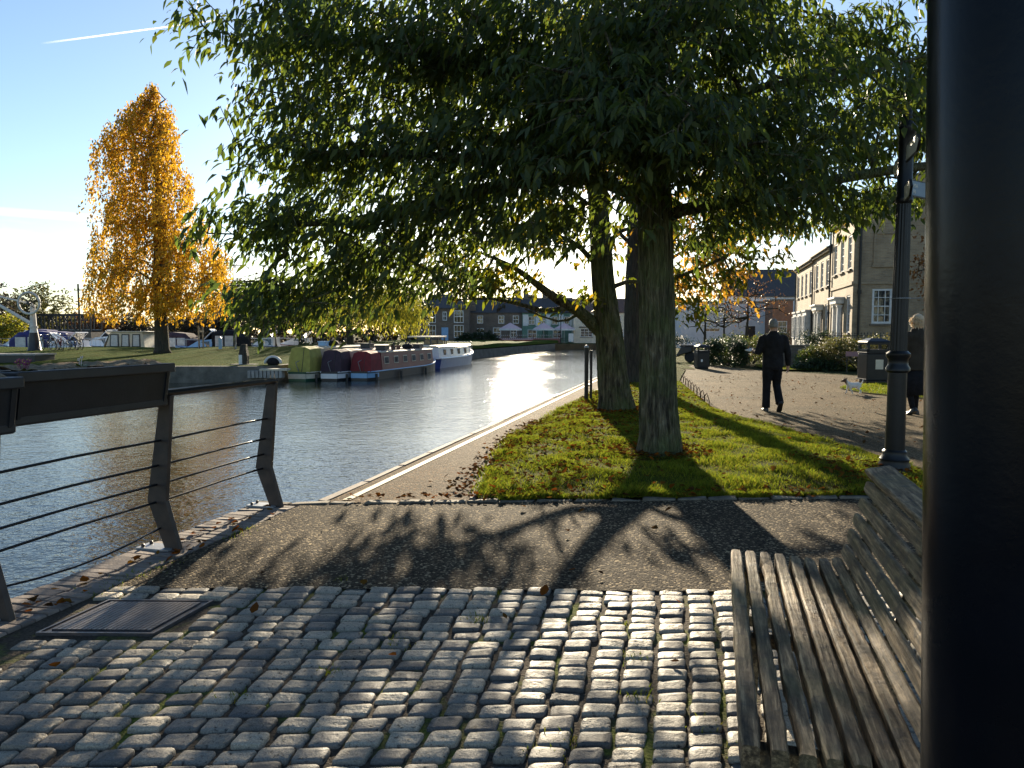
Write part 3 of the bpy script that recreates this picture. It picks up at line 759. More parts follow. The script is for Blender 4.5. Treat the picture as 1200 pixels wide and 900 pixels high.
d1, d2, d3 = 8.73, 13.38, 21.2
def tpath(pts): return [(tuple(at(px, py, d)), r) for px, py, d, r in pts]
def gbase(px, py, d):
    p = at(px, py, d); return (p.x, p.y, 0.03)
def vtrunk(b, pts):
    """trunk from base b through (px, py, d, r)"""
    return [((b[0], b[1], 0.0), pts[0][3])] + [((b[0], b[1], .25), pts[0][3] * .93)] + tpath(pts[1:])

b1 = gbase(773, 535, d1)
tr1 = vtrunk(b1, [(773, 535, d1, .250), (771, 480, d1, .222), (770, 420, d1, .210), (769, 360, d1, .205), (768, 300, d1, .20), (767, 250, d1, .195), (766, 205, d1, .185), (766, 150, d1, .17), (764, 90, d1, .14), (768, 20, d1, .11), (765, -80, d1, .085), (770, -200, d1, .05), (768, -320, d1, .02)])
limbs1 = [
    poly_path([(772, 262, d1), (800, 246, d1 - .1), (860, 236, d1 - .3), (940, 218, d1 + .2), (1040, 200, d1 + .5), (1130, 190, d1 + .6)], .085, .02, 10),
    poly_path([(762, 245, d1), (742, 228, d1), (690, 210, d1 - .2), (610, 214, d1 - .3), (520, 232, d1 - .4), (420, 258, d1 - .5), (310, 262, d1 - .6)], .075, .012, 12),
    poly_path([(764, 205, d1), (720, 178, d1 - .2), (640, 172, d1 - .4), (560, 186, d1 - .6), (470, 180, d1 - .8), (360, 180, d1 - .9)], .06, .012, 10),
    poly_path([(765, 150, d1), (700, 110, d1), (600, 90, d1), (480, 60, d1 - .2), (340, 40, d1 - .3)], .06, .012, 10),
    poly_path([(766, 170, d1), (820, 130, d1), (900, 100, d1 - .2), (1000, 90, d1 - .4), (1100, 60, d1 - .6)], .06, .012, 10),
    poly_path([(768, 215, d1), (800, 190, d1 - .5), (850, 175, d1 - 1.2), (900, 165, d1 - 1.7)], .05, .012, 8),
    poly_path([(766, 130, d1), (735, 100, d1 - .8), (690, 90, d1 - 1.6), (640, 80, d1 - 2.0)], .05, .012, 8),
    poly_path([(768, 40, d1), (840, -20, d1), (930, -80, d1)], .05, .015, 6), poly_path([(766, 20, d1), (680, -40, d1), (560, -90, d1)], .05, .015, 6),
]
blobs1 = [
    (520, 55, 8.6, 110, 50, 1.2, 120), (720, 45, 8.4, 130, 45, 1.2, 150), (880, 40, 8.6, 130, 45, 1.2, 120),
    (425, 40, 8.4, 150, 52, 1.2, 230), (320, 20, 8.4, 70, 26, .6, 50), (395, 112, 8.4, 100, 26, .9, 90), (440, 178, 8.2, 140, 30, 1.0, 150), (340, 176, 8.1, 56, 15, .5, 38),
    (400, 255, 8.2, 120, 18, .8, 110), (295, 254, 8.1, 58, 10, .4, 36), (520, 240, 8.3, 110, 28, .8, 95), (395, 300, 8.3, 80, 15, .7, 36),
    (405, 318, 8.5, 90, 16, .8, 40), (345, 340, 8.5, 50, 16, .5, 40), (490, 300, 8.6, 80, 14, .7, 24), (330, 352, 8.6, 34, 12, .4, 26), (350, 322, 8.4, 60, 14, .5, 36),
    (620, 80, 8.7, 150, 90, 1.5, 300), (570, 165, 8.4, 110, 48, 1.1, 150), (690, 130, 7.6, 95, 66, .9, 165), (640, 212, 8.0, 100, 20, .9, 46), (580, 262, 8.2, 90, 16, .8, 30), (690, 238, 8.2, 60, 22, .7, 16), (840, 240, 8.4, 80, 24, .7, 26), (970, 238, 9.6, 70, 14, .5, 18),
    (800, 80, 8.3, 170, 95, 1.6, 430), (760, 150, 7.2, 110, 44, .6, 130), (820, 190, 7.6, 85, 28, .8, 84), (930, 110, 8.2, 130, 70, 1.3, 175),
    (1010, 60, 9.9, 120, 70, .6, 200), (1030, 150, 9.9, 100, 52, .6, 150), (950, 205, 9.5, 110, 24, .6, 95), (1040, 225, 9.9, 60, 24, .5, 44), (890, 225, 8.2, 60, 20, .6, 32), (900, 258, 8.3, 60, 12, .5, 20),
    (650, -130, 8.8, 330, 130, 2.4, 360), (860, -160, 8.8, 250, 130, 2.2, 280), (760, -320, 8.8, 190, 90, 1.8, 150), (1150, 60, 9.3, 90, 120, .9, 110),
]
big_tree('broadleaf_tree', 'large green broadleaf tree with the thickest mossy trunk, on the grass beside the footpath', b1, tr1, limbs1, blobs1, M['leaf_big'], 3, K=14, ll=.15, lw=.045, droop=.7, frac=1.0)

b2 = gbase(722, 485, d2)
tr2 = vtrunk(b2, [(722, 485, d2, .33), (718, 440, d2, .27), (715, 400, d2, .25), (710, 360, d2, .22), (706, 320, d2, .195), (703, 270, d2, .18), (700, 220, d2, .17), (700, 160, d2, .14), (698, 90, d2, .10), (700, 0, d2, .06), (698, -90, d2, .02)])
limbs2 = [
    poly_path([(716, 402, d2), (700, 385, d2), (680, 366, d2 - .2), (655, 352, d2 - .4), (630, 334, d2 - .6), (600, 312, d2 - .8), (560, 295, d2 - 1.0)], .15, .02, 12),
    poly_path([(668, 360, d2 - .3), (640, 364, d2 - .5), (610, 357, d2 - .7), (575, 350, d2 - .9), (530, 352, d2 - 1.1)], .06, .012, 8),
    poly_path([(714, 372, d2), (700, 350, d2), (684, 357, d2 - .1), (672, 372, d2 - .2), (650, 376, d2 - .3), (615, 362, d2 - .4)], .055, .012, 9),
    poly_path([(706, 320, d2), (680, 290, d2), (650, 275, d2 - .3), (600, 262, d2 - .5), (540, 262, d2 - .8)], .06, .012, 8),
    poly_path([(704, 290, d2), (730, 270, d2), (760, 262, d2 + .2), (800, 250, d2 + .3)], .05, .012, 6),
    poly_path([(702, 250, d2), (670, 225, d2), (630, 200, d2), (580, 190, d2)], .05, .012, 7),
    poly_path([(712, 340, d2), (735, 330, d2 + .3), (770, 330, d2 + .6), (820, 315, d2 + .8), (870, 290, d2 + .8)], .05, .012, 8),
]
blobs2 = [(690, 105, 13.4, 140, 95, 1.8, 230), (600, 230, 13, 110, 60, 1.5, 110), (540, 300, 12.8, 80, 36, 1.2, 56), (640, 280, 13, 80, 40, 1.2, 18), (530, 318, 12.6, 60, 14, .9, 30), (590, 348, 12.7, 50, 22, .8, 20), (650, 330, 12.8, 40, 20, .6, 9), (630, 250, 12.8, 60, 30, .9, 16), (690, 310, 13.2, 40, 40, .8, 14),
          (820, 270, 13.8, 80, 50, 1.2, 84), (870, 250, 14, 90, 50, 1.2, 110), (790, 330, 14, 50, 30, .8, 22), (700, -60, 13.4, 140, 90, 1.8, 110), (480, 300, 12.8, 70, 24, 1, 44)]
big_tree('broadleaf_tree', 'mossy tree with a low limb reaching out over the towpath beside the thin post', b2, tr2, limbs2, blobs2, M['leaf_big2'], 5, K=11, ll=.15, lw=.06, frac=.75, flare=.22)

b3 = gbase(741, 450, d3)
tr3 = vtrunk(b3, [(741, 450, d3, .27), (741, 420, d3, .24), (741, 370, d3, .22), (742, 320, d3, .20), (744, 260, d3, .16), (742, 200, d3, .11), (744, 130, d3, .06), (744, 80, d3, .02)])
limbs3 = [poly_path([(742, 330, d3), (775, 310, d3), (820, 285, d3), (880, 268, d3 + .3)], .08, .02, 8), poly_path([(742, 345, d3), (770, 345, d3), (810, 335, d3), (850, 330, d3)], .06, .015, 8), poly_path([(743, 290, d3), (700, 250, d3), (660, 230, d3)], .07, .02, 6)]
blobs3 = [(800, 265, 21.2, 75, 55, 2, 130), (815, 320, 21, 40, 26, 1.2, 60), (850, 300, 21.4, 50, 30, 1.3, 40), (770, 150, 21.2, 80, 60, 2.4, 110), (690, 205, 21, 40, 24, 1.6, 16), (900, 250, 21.6, 50, 26, 1.2, 40)]
big_tree('golden_tree', 'tree turning gold, its dark trunk showing between the two thick mossy trunks', b3, tr3, limbs3, blobs3, M['leaf_gold'], 8, K=10, ll=.17, lw=.085, frac=.7, barkm=M['bark_dark'], spray=.75)

def tree(name, label, base, H, rt, lobes, leafm, seed, K=8, ll=.3, lw=.12, barkm=None, group=None, weep=0.0, spray=.9, frac=.5, lean=0.0, cat='tree', nl=1.0, wind=(0, 0, 0), leaders=1, clear=.25):
    """lobes: (dx, dy, z, rx, ry, rz, n) in metres about the base"""
    rs = np.random.default_rng(seed); base = Vector(base)
    C = np.array(lobes) if len(lobes[0]) == 3 else np.vstack([ell((a, b, c), (rx, ry, rz), max(2, int(n * nl)), rs) for a, b, c, rx, ry, rz, n in lobes])
    top = max(C[:, 2]) * .93
    zs = [0, .3, H * .12, H * clear, H * .45, H * .65, H * .82, top]
    trunk = [((lean * z / H + rs.normal(0, .012 * z), rs.normal(0, .012 * z), z), max(rt * (1 - z / top) ** .8, .015)) for z in zs]
    trunk[0] = ((0, 0, -.05), rt * 1.15)
    att = C[rs.uniform(size=len(C)) < frac]
    P, par, rad, nn, ends = grow([trunk], att, rs, seg=.9, rtip=.011 if weep == 0 else .008)
    t = thing(name, label, cat, base, group=group)
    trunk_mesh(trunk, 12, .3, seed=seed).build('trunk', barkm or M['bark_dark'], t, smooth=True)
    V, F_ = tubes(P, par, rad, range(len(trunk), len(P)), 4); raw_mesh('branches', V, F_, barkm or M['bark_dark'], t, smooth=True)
    if weep:
        n = len(C); L = weep * rs.uniform(.5, 1.3, n)
        T = np.c_[rs.normal(0, .16, n), rs.normal(0, .16, n), -np.ones(n)] + np.array(wind)
        Cc = C + T * (L / 2)[:, None]
        m = Cc[:, 2] > H * .07; Cc, T = Cc[m], T[m]
        V, F_ = sprays(Cc, T, K, weep, ll, lw, rs, .45, wind, .4, .4, .5)
    else:
        ctr = np.array([0, 0, np.mean(C[:, 2])]); T = C - ctr + rs.normal(0, 1.0, C.shape); T[:, 2] *= .5
        V, F_ = sprays(C, T, K, spray, ll, lw, rs, .3, wind, .5)
    raw_mesh('crown', V, F_, leafm, t)
    return t

def ig(px, py, d):
    p = at(px, py, d); x = (px - 600) / FPX * d
    p.z = float(isl_z(np.array(x), np.array(float(d)))) - .05; return p
# golden weeping birch on the island
bb = ig(190, 412, 44)
PB = [(112, 174, 184), (130, 150, 200), (150, 122, 206), (175, 106, 214), (200, 101, 221), (225, 104, 227), (250, 109, 234), (275, 109, 248), (300, 108, 266), (325, 104, 272), (350, 100, 274), (368, 112, 270)]
rb_ = np.random.default_rng(29); bpts = []
for _ in range(20000):
    py = rb_.uniform(108, 366); x0_ = np.interp(py, [q[0] for q in PB], [q[1] for q in PB]); x1_ = np.interp(py, [q[0] for q in PB], [q[2] for q in PB]); px = rb_.uniform(x0_, x1_)
    cl = .5 + .5 * math.sin(px * .17 + 2.2 * math.sin(py * .07)) * math.sin(py * .15 + 1.7 * math.sin(px * .06))
    core = 1 - abs(px - (185 + (py - 250) * .03)) / 75
    keep = (.16 + .5 * max(core, 0) + .55 * max(0, (py - 230) / 140)) * min(1, (py - 95) / 70) * (.12 + cl ** 1.6) * (1.25 if px > 180 and py > 270 else 1)
    if rb_.uniform() < keep:
        hw_ = (x1_ - x0_) * .40 * 44 / FPX; p = at(px, py - 10, 44 + rb_.normal(0, .5) * hw_) - bb; bpts.append(tuple(p))
    if len(bpts) > 2700: break
lob = bpts
tree('birch_tree', 'tall golden weeping birch on the lawn across the water', bb, 15.5, .42, lob, M['leaf_birch'], 21, K=15, ll=.19, lw=.10, weep=1.15, frac=.4, wind=(-.3, 0, 0), barkm=M['bark_dark'], clear=.3)
# thin pale birches and the bare ones
p = ig(276, 405, 46); tree('birch_tree', 'slender bare birch with a pale forked stem beside the golden birch', p, 6.5, .06, [(0, 0, 4.5, 1.1, 1.1, 1.8, 60)], M['leaf_rust'], 31, K=4, ll=.1, lw=.06, barkm=M['bark_birch'], frac=.9, spray=.5)
# willow
p = ig(410, 402, 60); s = 60 / FPX
tree('willow_tree', 'yellow green weeping willow behind the moored narrowboats', p, 6.4, .34, [(0, 0, 4.4, 3.4, 3, 1.5, 170), (3, 1, 4.1, 2.8, 2.6, 1.3, 160), (-3.2, 0, 4.0, 2.8, 2.4, 1.2, 130), (5.2, 1.5, 3.6, 1.6, 1.6, 1.0, 70), (1, 0, 5.4, 2.4, 2.4, .9, 80)], M['leaf_willow'], 41, K=14, ll=.34, lw=.08, weep=2.1, frac=.3)
# dark trees behind the island
DT = [(292, 66, 7.2, 2.6, 'leaf_dull', 'bushy bare brown tree next to the golden birch'), (322, 72, 6.6, 2.6, 'leaf_dull', 'dull brown tree between the pale stemmed birch and the round bush'), (352, 70, 6.2, 2.3, 'leaf_dull', 'dull brown tree behind the round dark bush'), (385, 76, 7.4, 2.8, 'leaf_dull', 'shaded brown tree between round bush and willow'), (440, 84, 7.8, 3.2, 'leaf_olive', 'shaded olive tree standing behind the willow'), (478, 92, 6.8, 2.4, 'leaf_olive', 'olive tree beside the brown brick house')]
for i, (px, d, H, w_, lm, lb) in enumerate(DT):
    p = ig(px, 400, d); p.z = max(p.z, .2)
    tree('bare_tree', lb, p, H, .17, [(0, 0, H * .62, w_, w_, H * .27, 190), (w_ * .6, 0, H * .5, w_ * .7, w_, H * .2, 110), (-w_ * .6, 0, H * .52, w_ * .7, w_, H * .2, 110)], M[lm], 60 + i, K=9, ll=.32, lw=.18, group='trees behind the island lawn')
# trees far left beyond the marina
LT = [(-14, 88, 9.0, 3.2, 'leaf_dull', 'bare topped tree behind the jib of the wheel crane'), (18, 96, 8.2, 3.4, 'leaf_olive', 'olive tree directly behind the wheel crane'), (52, 100, 9.6, 3.6, 'leaf_olive', 'tall round olive tree behind the truss bridge'), (-2, 74, 4.2, 2.6, 'leaf_willow', 'low yellow green willow under the jib of the crane'), (112, 104, 5.4, 2.6, 'leaf_rust', 'low rusty tree behind the golden birch'), (150, 110, 5.4, 3, 'leaf_dull', 'dull tree hidden by the trunk of the golden birch'), (225, 104, 5.2, 3, 'leaf_dull', 'dark low tree between golden birch and pale birch'), (258, 96, 5.4, 2.6, 'leaf_dull', 'dark low tree behind the pale birch')]
for i, (px, d, H, w_, lm, lb) in enumerate(LT):
    x, y = c2w((px - 600) / FPX * d, d)
    tree('background_tree', lb, (x, y, -.3), H, .2, [(0, 0, H * .6, w_, w_, H * .33, 230), (w_ * .6, 0, H * .42, w_ * .7, w_, H * .25, 60), (-w_ * .6, 0, H * .42, w_ * .7, w_, H * .25, 60)], M[lm], 80 + i, K=9, ll=.42, lw=.2, group='trees beyond the marina', spray=1.1)
# small bare trees in front of the white building
for i, (px, d, H, w_, n, lb) in enumerate([(826, 50, 5.2, 2.0, 75, 'small bare tree in front of the white building, behind the far litter bin'), (874, 44, 5.4, 2.2, 100, 'spreading bare tree with reddish twigs between round bush and terrace'), (848, 56, 4.6, 1.6, 60, 'bare sapling standing behind the round clipped bush')]):
    x, y = c2w((px - 600) / FPX * d, d)
    tree('bare_tree', lb, (x, y, 0), H, .11, [(0, 0, H * .66, w_, w_, H * .28, n), (w_ * .5, 0, H * .55, w_ * .7, w_ * .6, H * .2, n // 3), (-w_ * .5, 0, H * .55, w_ * .7, w_ * .6, H * .2, n // 3)], M['leaf_rust' if i == 1 else 'leaf_olive'], 100 + i, K=5, ll=.11, lw=.07, frac=.95, spray=.6, group='bare trees by the white building')
# copper creeper / tree against the gable by the fingerpost
x, y = c2w((1098 - 600) / FPX * 31, 31)
tree('copper_tree', 'copper brown tree beside the gable of the near terrace house', (x, y, 0), 6.6, .12, [(0, 0, 4.4, 1.1, 1.2, 2.0, 120), (.6, 0, 3.2, 1.2, 1.2, 1.4, 70)], M['leaf_rust'], 120, K=9, ll=.16, lw=.1)
# tall trees far behind the terrace and the pub
FT = [(700, 128, 9.5, 3.6, 'leaf_olive', 'round olive tree rising behind the white cottage'), (770, 120, 7.6, 3.4, 'leaf_dull', 'brown tree beside the end of the white building'), (735, 112, 7, 3, 'leaf_dull', 'brown tree behind the tree trunks on the far quay')]
for i, (px, d, H, w_, lm, lb) in enumerate(FT):
    x, y = c2w((px - 600) / FPX * d, d)
    tree('background_tree', lb, (x, y, 0), H, .2, [(0, 0, H * .6, w_, w_, H * .33, 150), (w_ * .6, 0, H * .42, w_ * .7, w_, H * .25, 60)], M[lm], 140 + i, K=9, ll=.4, lw=.2, group='trees behind the far quay', spray=1.1)

# hedges and bushes
# woodland closing the view behind the marina
rs_ = np.random.default_rng(77); n_ = 3200
xd = np.c_[rs_.uniform(-130, 8, n_), rs_.normal(118, 3, n_)]
hh = 3.4 + 3.2 / (1 + np.exp(-(xd[:, 0] + 46) * .4)) + .9 * np.sin(xd[:, 0] * .23) + .7 * np.sin(xd[:, 0] * .71 + 1)
C_ = np.array([(*c2w(a, b), 0) for a, b in xd]); C_[:, 2] = rs_.uniform(-.2, 1, n_) * hh
V, F_ = sprays(C_, rs_.normal(size=(n_, 3)), 12, 1.6, .75, .5, rs_, .2, rand=.5)
tag(raw_mesh('woodland', V, F_, M['leaf_dull']), kind='stuff', label='dark strip of far woodland beyond the marina', cat='woodland')

def bush(name, label, c, r, n, leafm, seed, K=7, ll=.09, lw=.05, boxy=0.0, cat='bush', group=None, rotz=0.0):
    rs = np.random.default_rng(seed); t = thing(name, label, cat, c, rotz, group)
    q = rs.normal(size=(n, 3)); q /= np.linalg.norm(q, axis=1, keepdims=True)
    if boxy: q = np.sign(q) * np.abs(q) ** (1 - boxy); q /= np.maximum(np.abs(q).max(1, keepdims=True), 1e-6) ** boxy
    q[:, 2] = np.abs(q[:, 2]) * 1.0 + rs.uniform(-.2, .0, n)
    ctr = np.array([0, 0, 0]); rr = np.array([r[0], r[1], r[2]])
    nf = 1 + .10 * np.sin(q[:, 0] * 5 + seed) * np.sin(q[:, 1] * 4 + q[:, 2] * 6)
    C = q * rr * (rs.uniform(.72, 1.0, (n, 1)) * nf[:, None]); C[:, 2] = np.maximum(C[:, 2], .02)
    V, F_ = sprays(C, q + rs.normal(0, .5, q.shape), K, .3, ll, lw, rs, .1, rand=.5)
    raw_mesh('foliage', V, F_, leafm, t)
    mb = MB()
    for i in range(9):
        a = rs.uniform(0, 6.28); e = Vector((math.cos(a) * r[0] * .7, math.sin(a) * r[1] * .7, r[2] * rs.uniform(.5, .9)))
        mb.tube([(e.x * .15, e.y * .15, -.02), e * .5, e], [.03, .02, .008], 5)
    mb.build('stems', M['bark_dark'], t)
    return t
def cg(px, d, z=0.0):
    x, y = c2w((px - 600) / FPX * d, d); return (x, y, z)
# ------------------------------------------------------------------ near street furniture
# railing on the quay
rl = thing('railing', 'dark steel railing with kinked flat posts on the brick quay edge', 'railing', (-3.55, 0, 0))
RZ = [.33, .455, .59, .765]
def postx(z):    # centre of the post at height z, local x
    return -.0 - .115 * (z / .34) if z < .34 else -.115 + .10 * (z - .34) / .74
PW = lambda z: .12 + .03 * (z / .34) if z < .34 else .15 - .065 * (z - .34) / .74
for y in (5.50, 4.22, 2.94, 1.66, .38, -.9):
    zs = [0, .17, .31, .34, .38, .7, 1.07]
    left = [(postx(z) - PW(z) / 2 + .06, z) for z in zs]; right = [(postx(z) + PW(z) / 2 + .06, z) for z in zs]
    Mx = Matrix(((1, 0, 0, 0), (0, 0, 1, y), (0, 1, 0, 0), (0, 0, 0, 1)))
    mb = MB(); mb.prism(left + right[::-1], -.019, .019, 0, Mx)
    p = mb.build('post', M['rust_steel'], rl, bevel=.004)
    mb = MB(); mb.box((-.07, y, .006), (.26, .13, .012)); mb.build('base_plate', M['galv'], p)
    mb = MB()
    for bx, by in ((-.16, .04), (-.16, -.04), (.03, .045)): mb.lathe([(.013, .012), (.013, .028), (.006, .034)], 6, (bx, y + by, 0))
    build_each(mb, 'bolt', M['rust_steel'], p)
for z in RZ:
    mb = MB(); mb.tube([(postx(z) + .05, y, z + .004 * math.sin(y * 4)) for y in np.linspace(-1.2, 5.50, 24)], .0085, 8); mb.build('rail', M['black_paint'], rl, smooth=True)
mb = MB(); mb.tube([(.045, -1.2, 1.09), (.045, 5.53, 1.09)], .034, 8, flat=.8); mb.build('handrail', M['black_paint'], rl, bevel=.003)
mb = MB(); mb.tube([(-.03, y, .15 - .05 * math.sin((y - 2.94) / 1.28 * PI) * (1 if y > 2.94 else 0)) for y in np.linspace(1.0, 4.22, 14)], .007, 6); mb.build('cable', M['black_paint'], rl)
# planter troughs hung on the railing
def trough(label, loc, L, rz):
    t = thing('planter_trough', label, 'planter', loc, rz)
    W, H = .36, .285
    def sec(y, ins, z0=0.0, z1=H): return [(W / 2 - .05 - ins, y, z0), (W / 2 - ins, y, z1), (-W / 2 + ins, y, z1), (-W / 2 + .05 + ins, y, z0)]
    mb = MB(); mb.loft([sec(0, 0), sec(L, 0)]); mb.build('trough_body', M['trough'], t, bevel=.006)
    mb = MB()
    for sx in (1, -1):
        mb.box((sx * (W / 2 + .006), L / 2, H - .022), (.028, L + .03, .06)); mb.box((sx * (W / 2 - .05), L / 2, .03), (.018, L + .01, .05))
    for y in (-.004, L + .004): mb.box((0, y, H - .021), (W + .03, .022, .056)); 
    mb.build('rim', M['trough'], t, bevel=.008)
    mb = MB()
    for y in (.03, L - .03): mb.box((W / 2 - .024, y, H / 2 - .005), (.012, .02, H - .08), Matrix.Rotation(R(10), 4, 'Y'))
    build_each(mb, 'rib', M['trough'], t)
    nx, ny = 10, 40; V = []
    for j in range(ny):
        for i in range(nx):
            x = -W / 2 + .02 + (W - .04) * i / (nx - 1); y = .02 + (L - .04) * j / (ny - 1)
            V.append((x, y, H + .005 + .022 * math.sin(PI * i / (nx - 1)) + random.uniform(-.012, .012)))
    raw_mesh('soil', V, [(j * nx + i, j * nx + i + 1, (j + 1) * nx + i + 1, (j + 1) * nx + i) for j in range(ny - 1) for i in range(nx - 1)], M['soil'], t, smooth=True)
    return t
trough('black planter trough hung on the railing, its far end at the middle post', (-3.60, 3.02, 1.005), 1.15, 0.0)
trough('black planter trough on the railing bay closest to the viewer, tilted slightly inward', (-3.57, 1.72, .985), 1.24, R(-3))
def flower(label, c, petal, n=7, seed=0, s=.011):
    rs = random.Random(seed); t = thing('pansy', label, 'flower', c)
    mb = MB()
    for i in range(14):
        a = rs.uniform(0, 6.28); r = rs.uniform(.02, .06); z = rs.uniform(.005, .03)
        e = Vector((math.cos(a) * r, math.sin(a) * r, z)); q = Vector((-math.sin(a), math.cos(a), 0)) * .012
        mb.add([(0, 0, 0), e * .6 + q, e, e * .6 - q], [(0, 1, 2, 3)])
    mb.build('leaves', M['leaf_hedge'], t)
    mb = MB(); eye = MB()
    for i in range(n):
        c0 = Vector((rs.uniform(-.045, .045), rs.uniform(-.045, .045), rs.uniform(.035, .065)))
        nrm = Vector((rs.uniform(-.2, .8), -1, rs.uniform(.2, .9))).normalized(); u = nrm.orthogonal().normalized(); w_ = nrm.cross(u)
        for k in range(5):
            a = 2 * PI * k / 5; dr = u * math.cos(a) + w_ * math.sin(a); sd = nrm.cross(dr)
            mb.add([c0, c0 + dr * s * .6 + sd * s * .55, c0 + dr * s * 1.2 + nrm * .002, c0 + dr * s * .6 - sd * s * .55], [(0, 1, 2, 3)])
        eye.ball(c0 + nrm * .003, .004, 4)
        mb.tube([(c0.x * .3, c0.y * .3, -.01), c0 - nrm * .004], .0018, 4)
    mb.build('petals', petal, t); eye.build('eyes', M['cloth_yellow'], t)
pur = pmat('purple_petal', (.16, .06, .5), (.1, .03, .36), 30, .6); mag = pmat('wine_petal', (.22, .02, .09), (.14, .015, .06), 30, .6); whp = pmat('white_petal', (.75, .68, .7), (.6, .5, .55), 30, .6)
def tz(x, y): return (x, y, 1.30)
flower('purple pansy standing alone in the closer planter trough', (-3.46, 2.62, 1.275), pur, 9, 1)
flower('wine red pansy where the two planter troughs meet', (-3.47, 3.10, 1.29), mag, 10, 2)
flower('pale pansy near the middle of the planter trough', (-3.50, 3.50, 1.295), whp, 2, 3, .008)

# timber bench
bn = thing('bench', 'weathered grey timber slatted bench facing the canal beside the black column', 'bench', (.125, 1.88, 0), R(-1.7))
BL = 1.75
def slat(name, x, z, w_, t_, ang, seed, rot=0.0, nick=0):
    rs = np.random.default_rng(seed); n = 30; rings = []
    for i in range(n + 1):
        y = BL * i / n; e = .004 if i in (0, n) else 0
        ww = w_ / 2 - e + rs.normal(0, .0012); tt = t_ / 2 - e; dz = rs.normal(0, .0008)
        nk = 0.0
        if nick: nk = max(0, min(.011, .006 * math.sin(y * 5 + 1) + .004 * rs.normal())) 
        r = .006
        pr = [(-ww + r + nk, -tt), (ww - r, -tt), (ww, -tt + r), (ww, tt - r), (ww - r - nk * .5, tt - nk), (-ww + r + nk, tt - nk * .6), (-ww + nk, tt - r - nk), (-ww + nk, -tt + r)]
        c, s = math.cos(ang), math.sin(ang)
        rings.append([(x + a * c - b * s + rot * (y - BL / 2), y, z + a * s + b * c + dz) for a, b in pr])
    mb = MB(); mb.loft(rings); return mb.build(name, M['bench_wood'], bn, smooth='auto')
seat = [(.03, .413, .052, .078, 0.0), (.098, .420, .047, .062, R(1)), (.163, .420, .046, .062, R(0)), (.228, .418, .047, .062, R(-2)), (.293, .412, .047, .062, R(-4)), (.358, .408, .046, .062, R(-3)), (.423, .409, .047, .062, R(4)), (.480, .436, .046, .034, R(30))]
for i, (x, z, a, b, an) in enumerate(seat):
    o = slat('seat_slat', x, z, a, b, an, 200 + i, rot=random.uniform(-.003, .003), nick=1 if i == 2 else 0)
    if i == 2: o['label'] = 'split and rotted seat slat'
back = [(.515, .490), (.537, .566), (.559, .642), (.581, .718), (.603, .794)]
for i, (x, z) in enumerate(back): slat('back_slat', x, z, .054, .03, R(73), 220 + i)
slat('top_rail', .645, .872, .115, .034, R(12), 230)
Mx = lambda y: Matrix(((1, 0, 0, 0), (0, 0, 1, y), (0, 1, 0, 0), (0, 0, 0, 1)))
for y in (.10, BL / 2 - .02, BL - .14):
    mb = MB()
    mb.prism([(.02, .385), (.45, .385), (.5, .40), (.545, .46), (.63, .85), (.675, .845), (.59, .44), (.545, .37), (.58, 0), (.52, 0), (.48, .33), (.44, .345), (.10, .345), (.085, 0), (.03, 0)], 0, .045, 0, Mx(y))
    mb.build('bench_frame', M['bench_wood'], bn, bevel=.004)
for y in (.14, BL - .1):
    mb = MB(); mb.box((.3, y, .14), (.46, .035, .05)); mb.build('stretcher', M['bench_wood'], bn, bevel=.004)

# black column of the shelter at the right
cx, cy = c2w(.700, 1.0)
cl = thing('column', 'thick glossy black metal column rising in front of the bench', 'column', (cx, cy, 0))
cl.matrix_world = Matrix.Translation(Vector(c2w(.7625, 1.0)).to_3d()) @ Matrix.Rotation(R(-2.0), 4, Vector((-SA, CA, 0)))
mb = MB()
mb.lathe([(.130, .16), (.128, .5), (.126, 1.2), (.1235, 1.9), (.121, 2.6), (.12, 3.3)], 64); mb.build('shaft', M['column_paint'], cl, smooth='auto')
mb = MB(); mb.lathe([(.19, 0), (.19, .05), (.175, .07), (.175, .12), (.15, .16), (.128, .19)], 48); mb.build('base', M['column_paint'], cl, smooth='auto')
mb = MB(); mb.lathe([(.12, 3.26), (.15, 3.3), (.15, 3.34), (.18, 3.38), (.18, 3.44)], 48); mb.build('capital', M['column_paint'], cl, smooth='auto')

# cast iron fingerpost
fx, fy = 2.08, 8.45
fp = thing('fingerpost', 'black cast iron fingerpost with pointed direction arms beside the path', 'signpost', (fx, fy, 0))
mb = MB(); mb.lathe([(.155, 0), (.155, .10), (.14, .13), (.146, .16), (.12, .20), (.12, .24), (.104, .26)], 24); mb.build('base', M['black_paint'], fp, smooth='auto')
mb = MB(); fl = []
for z, r in ((.24, .112), (1.10, .104)): fl.append((z, r))
mb.lathe([(.098, .24), (.092, 1.08)], 16); mb.lathe([(.095, 1.08), (.118, 1.10), (.118, 1.13), (.098, 1.16), (.096, 1.22), (.118, 1.25), (.118, 1.28), (.09, 1.31)], 24)
mb.build('lower_shaft', M['black_paint'], fp, smooth='auto')
mb = MB(); rings = []
for z, r in ((1.30, .084), (2.0, .078), (2.85, .070)):
    rings.append([(r * (1 - .09 * (k % 2)) * math.cos(2 * PI * k / 32), r * (1 - .09 * (k % 2)) * math.sin(2 * PI * k / 32), z) for k in range(32)])
mb.loft(rings); mb.build('upper_shaft', M['black_paint'], fp)
mb = MB(); mb.lathe([(.072, 2.84), (.086, 2.86), (.086, 2.90), (.072, 2.92), (.072, 3.52), (.085, 3.55), (.10, 3.59), (.10, 3.62), (.065, 3.66), (.045, 3.74), (.048, 3.78), (.026, 3.84), (.015, 3.93), (.02, 3.97), (.003, 4.08)], 24); mb.build('finial', M['black_paint'], fp, smooth='auto')
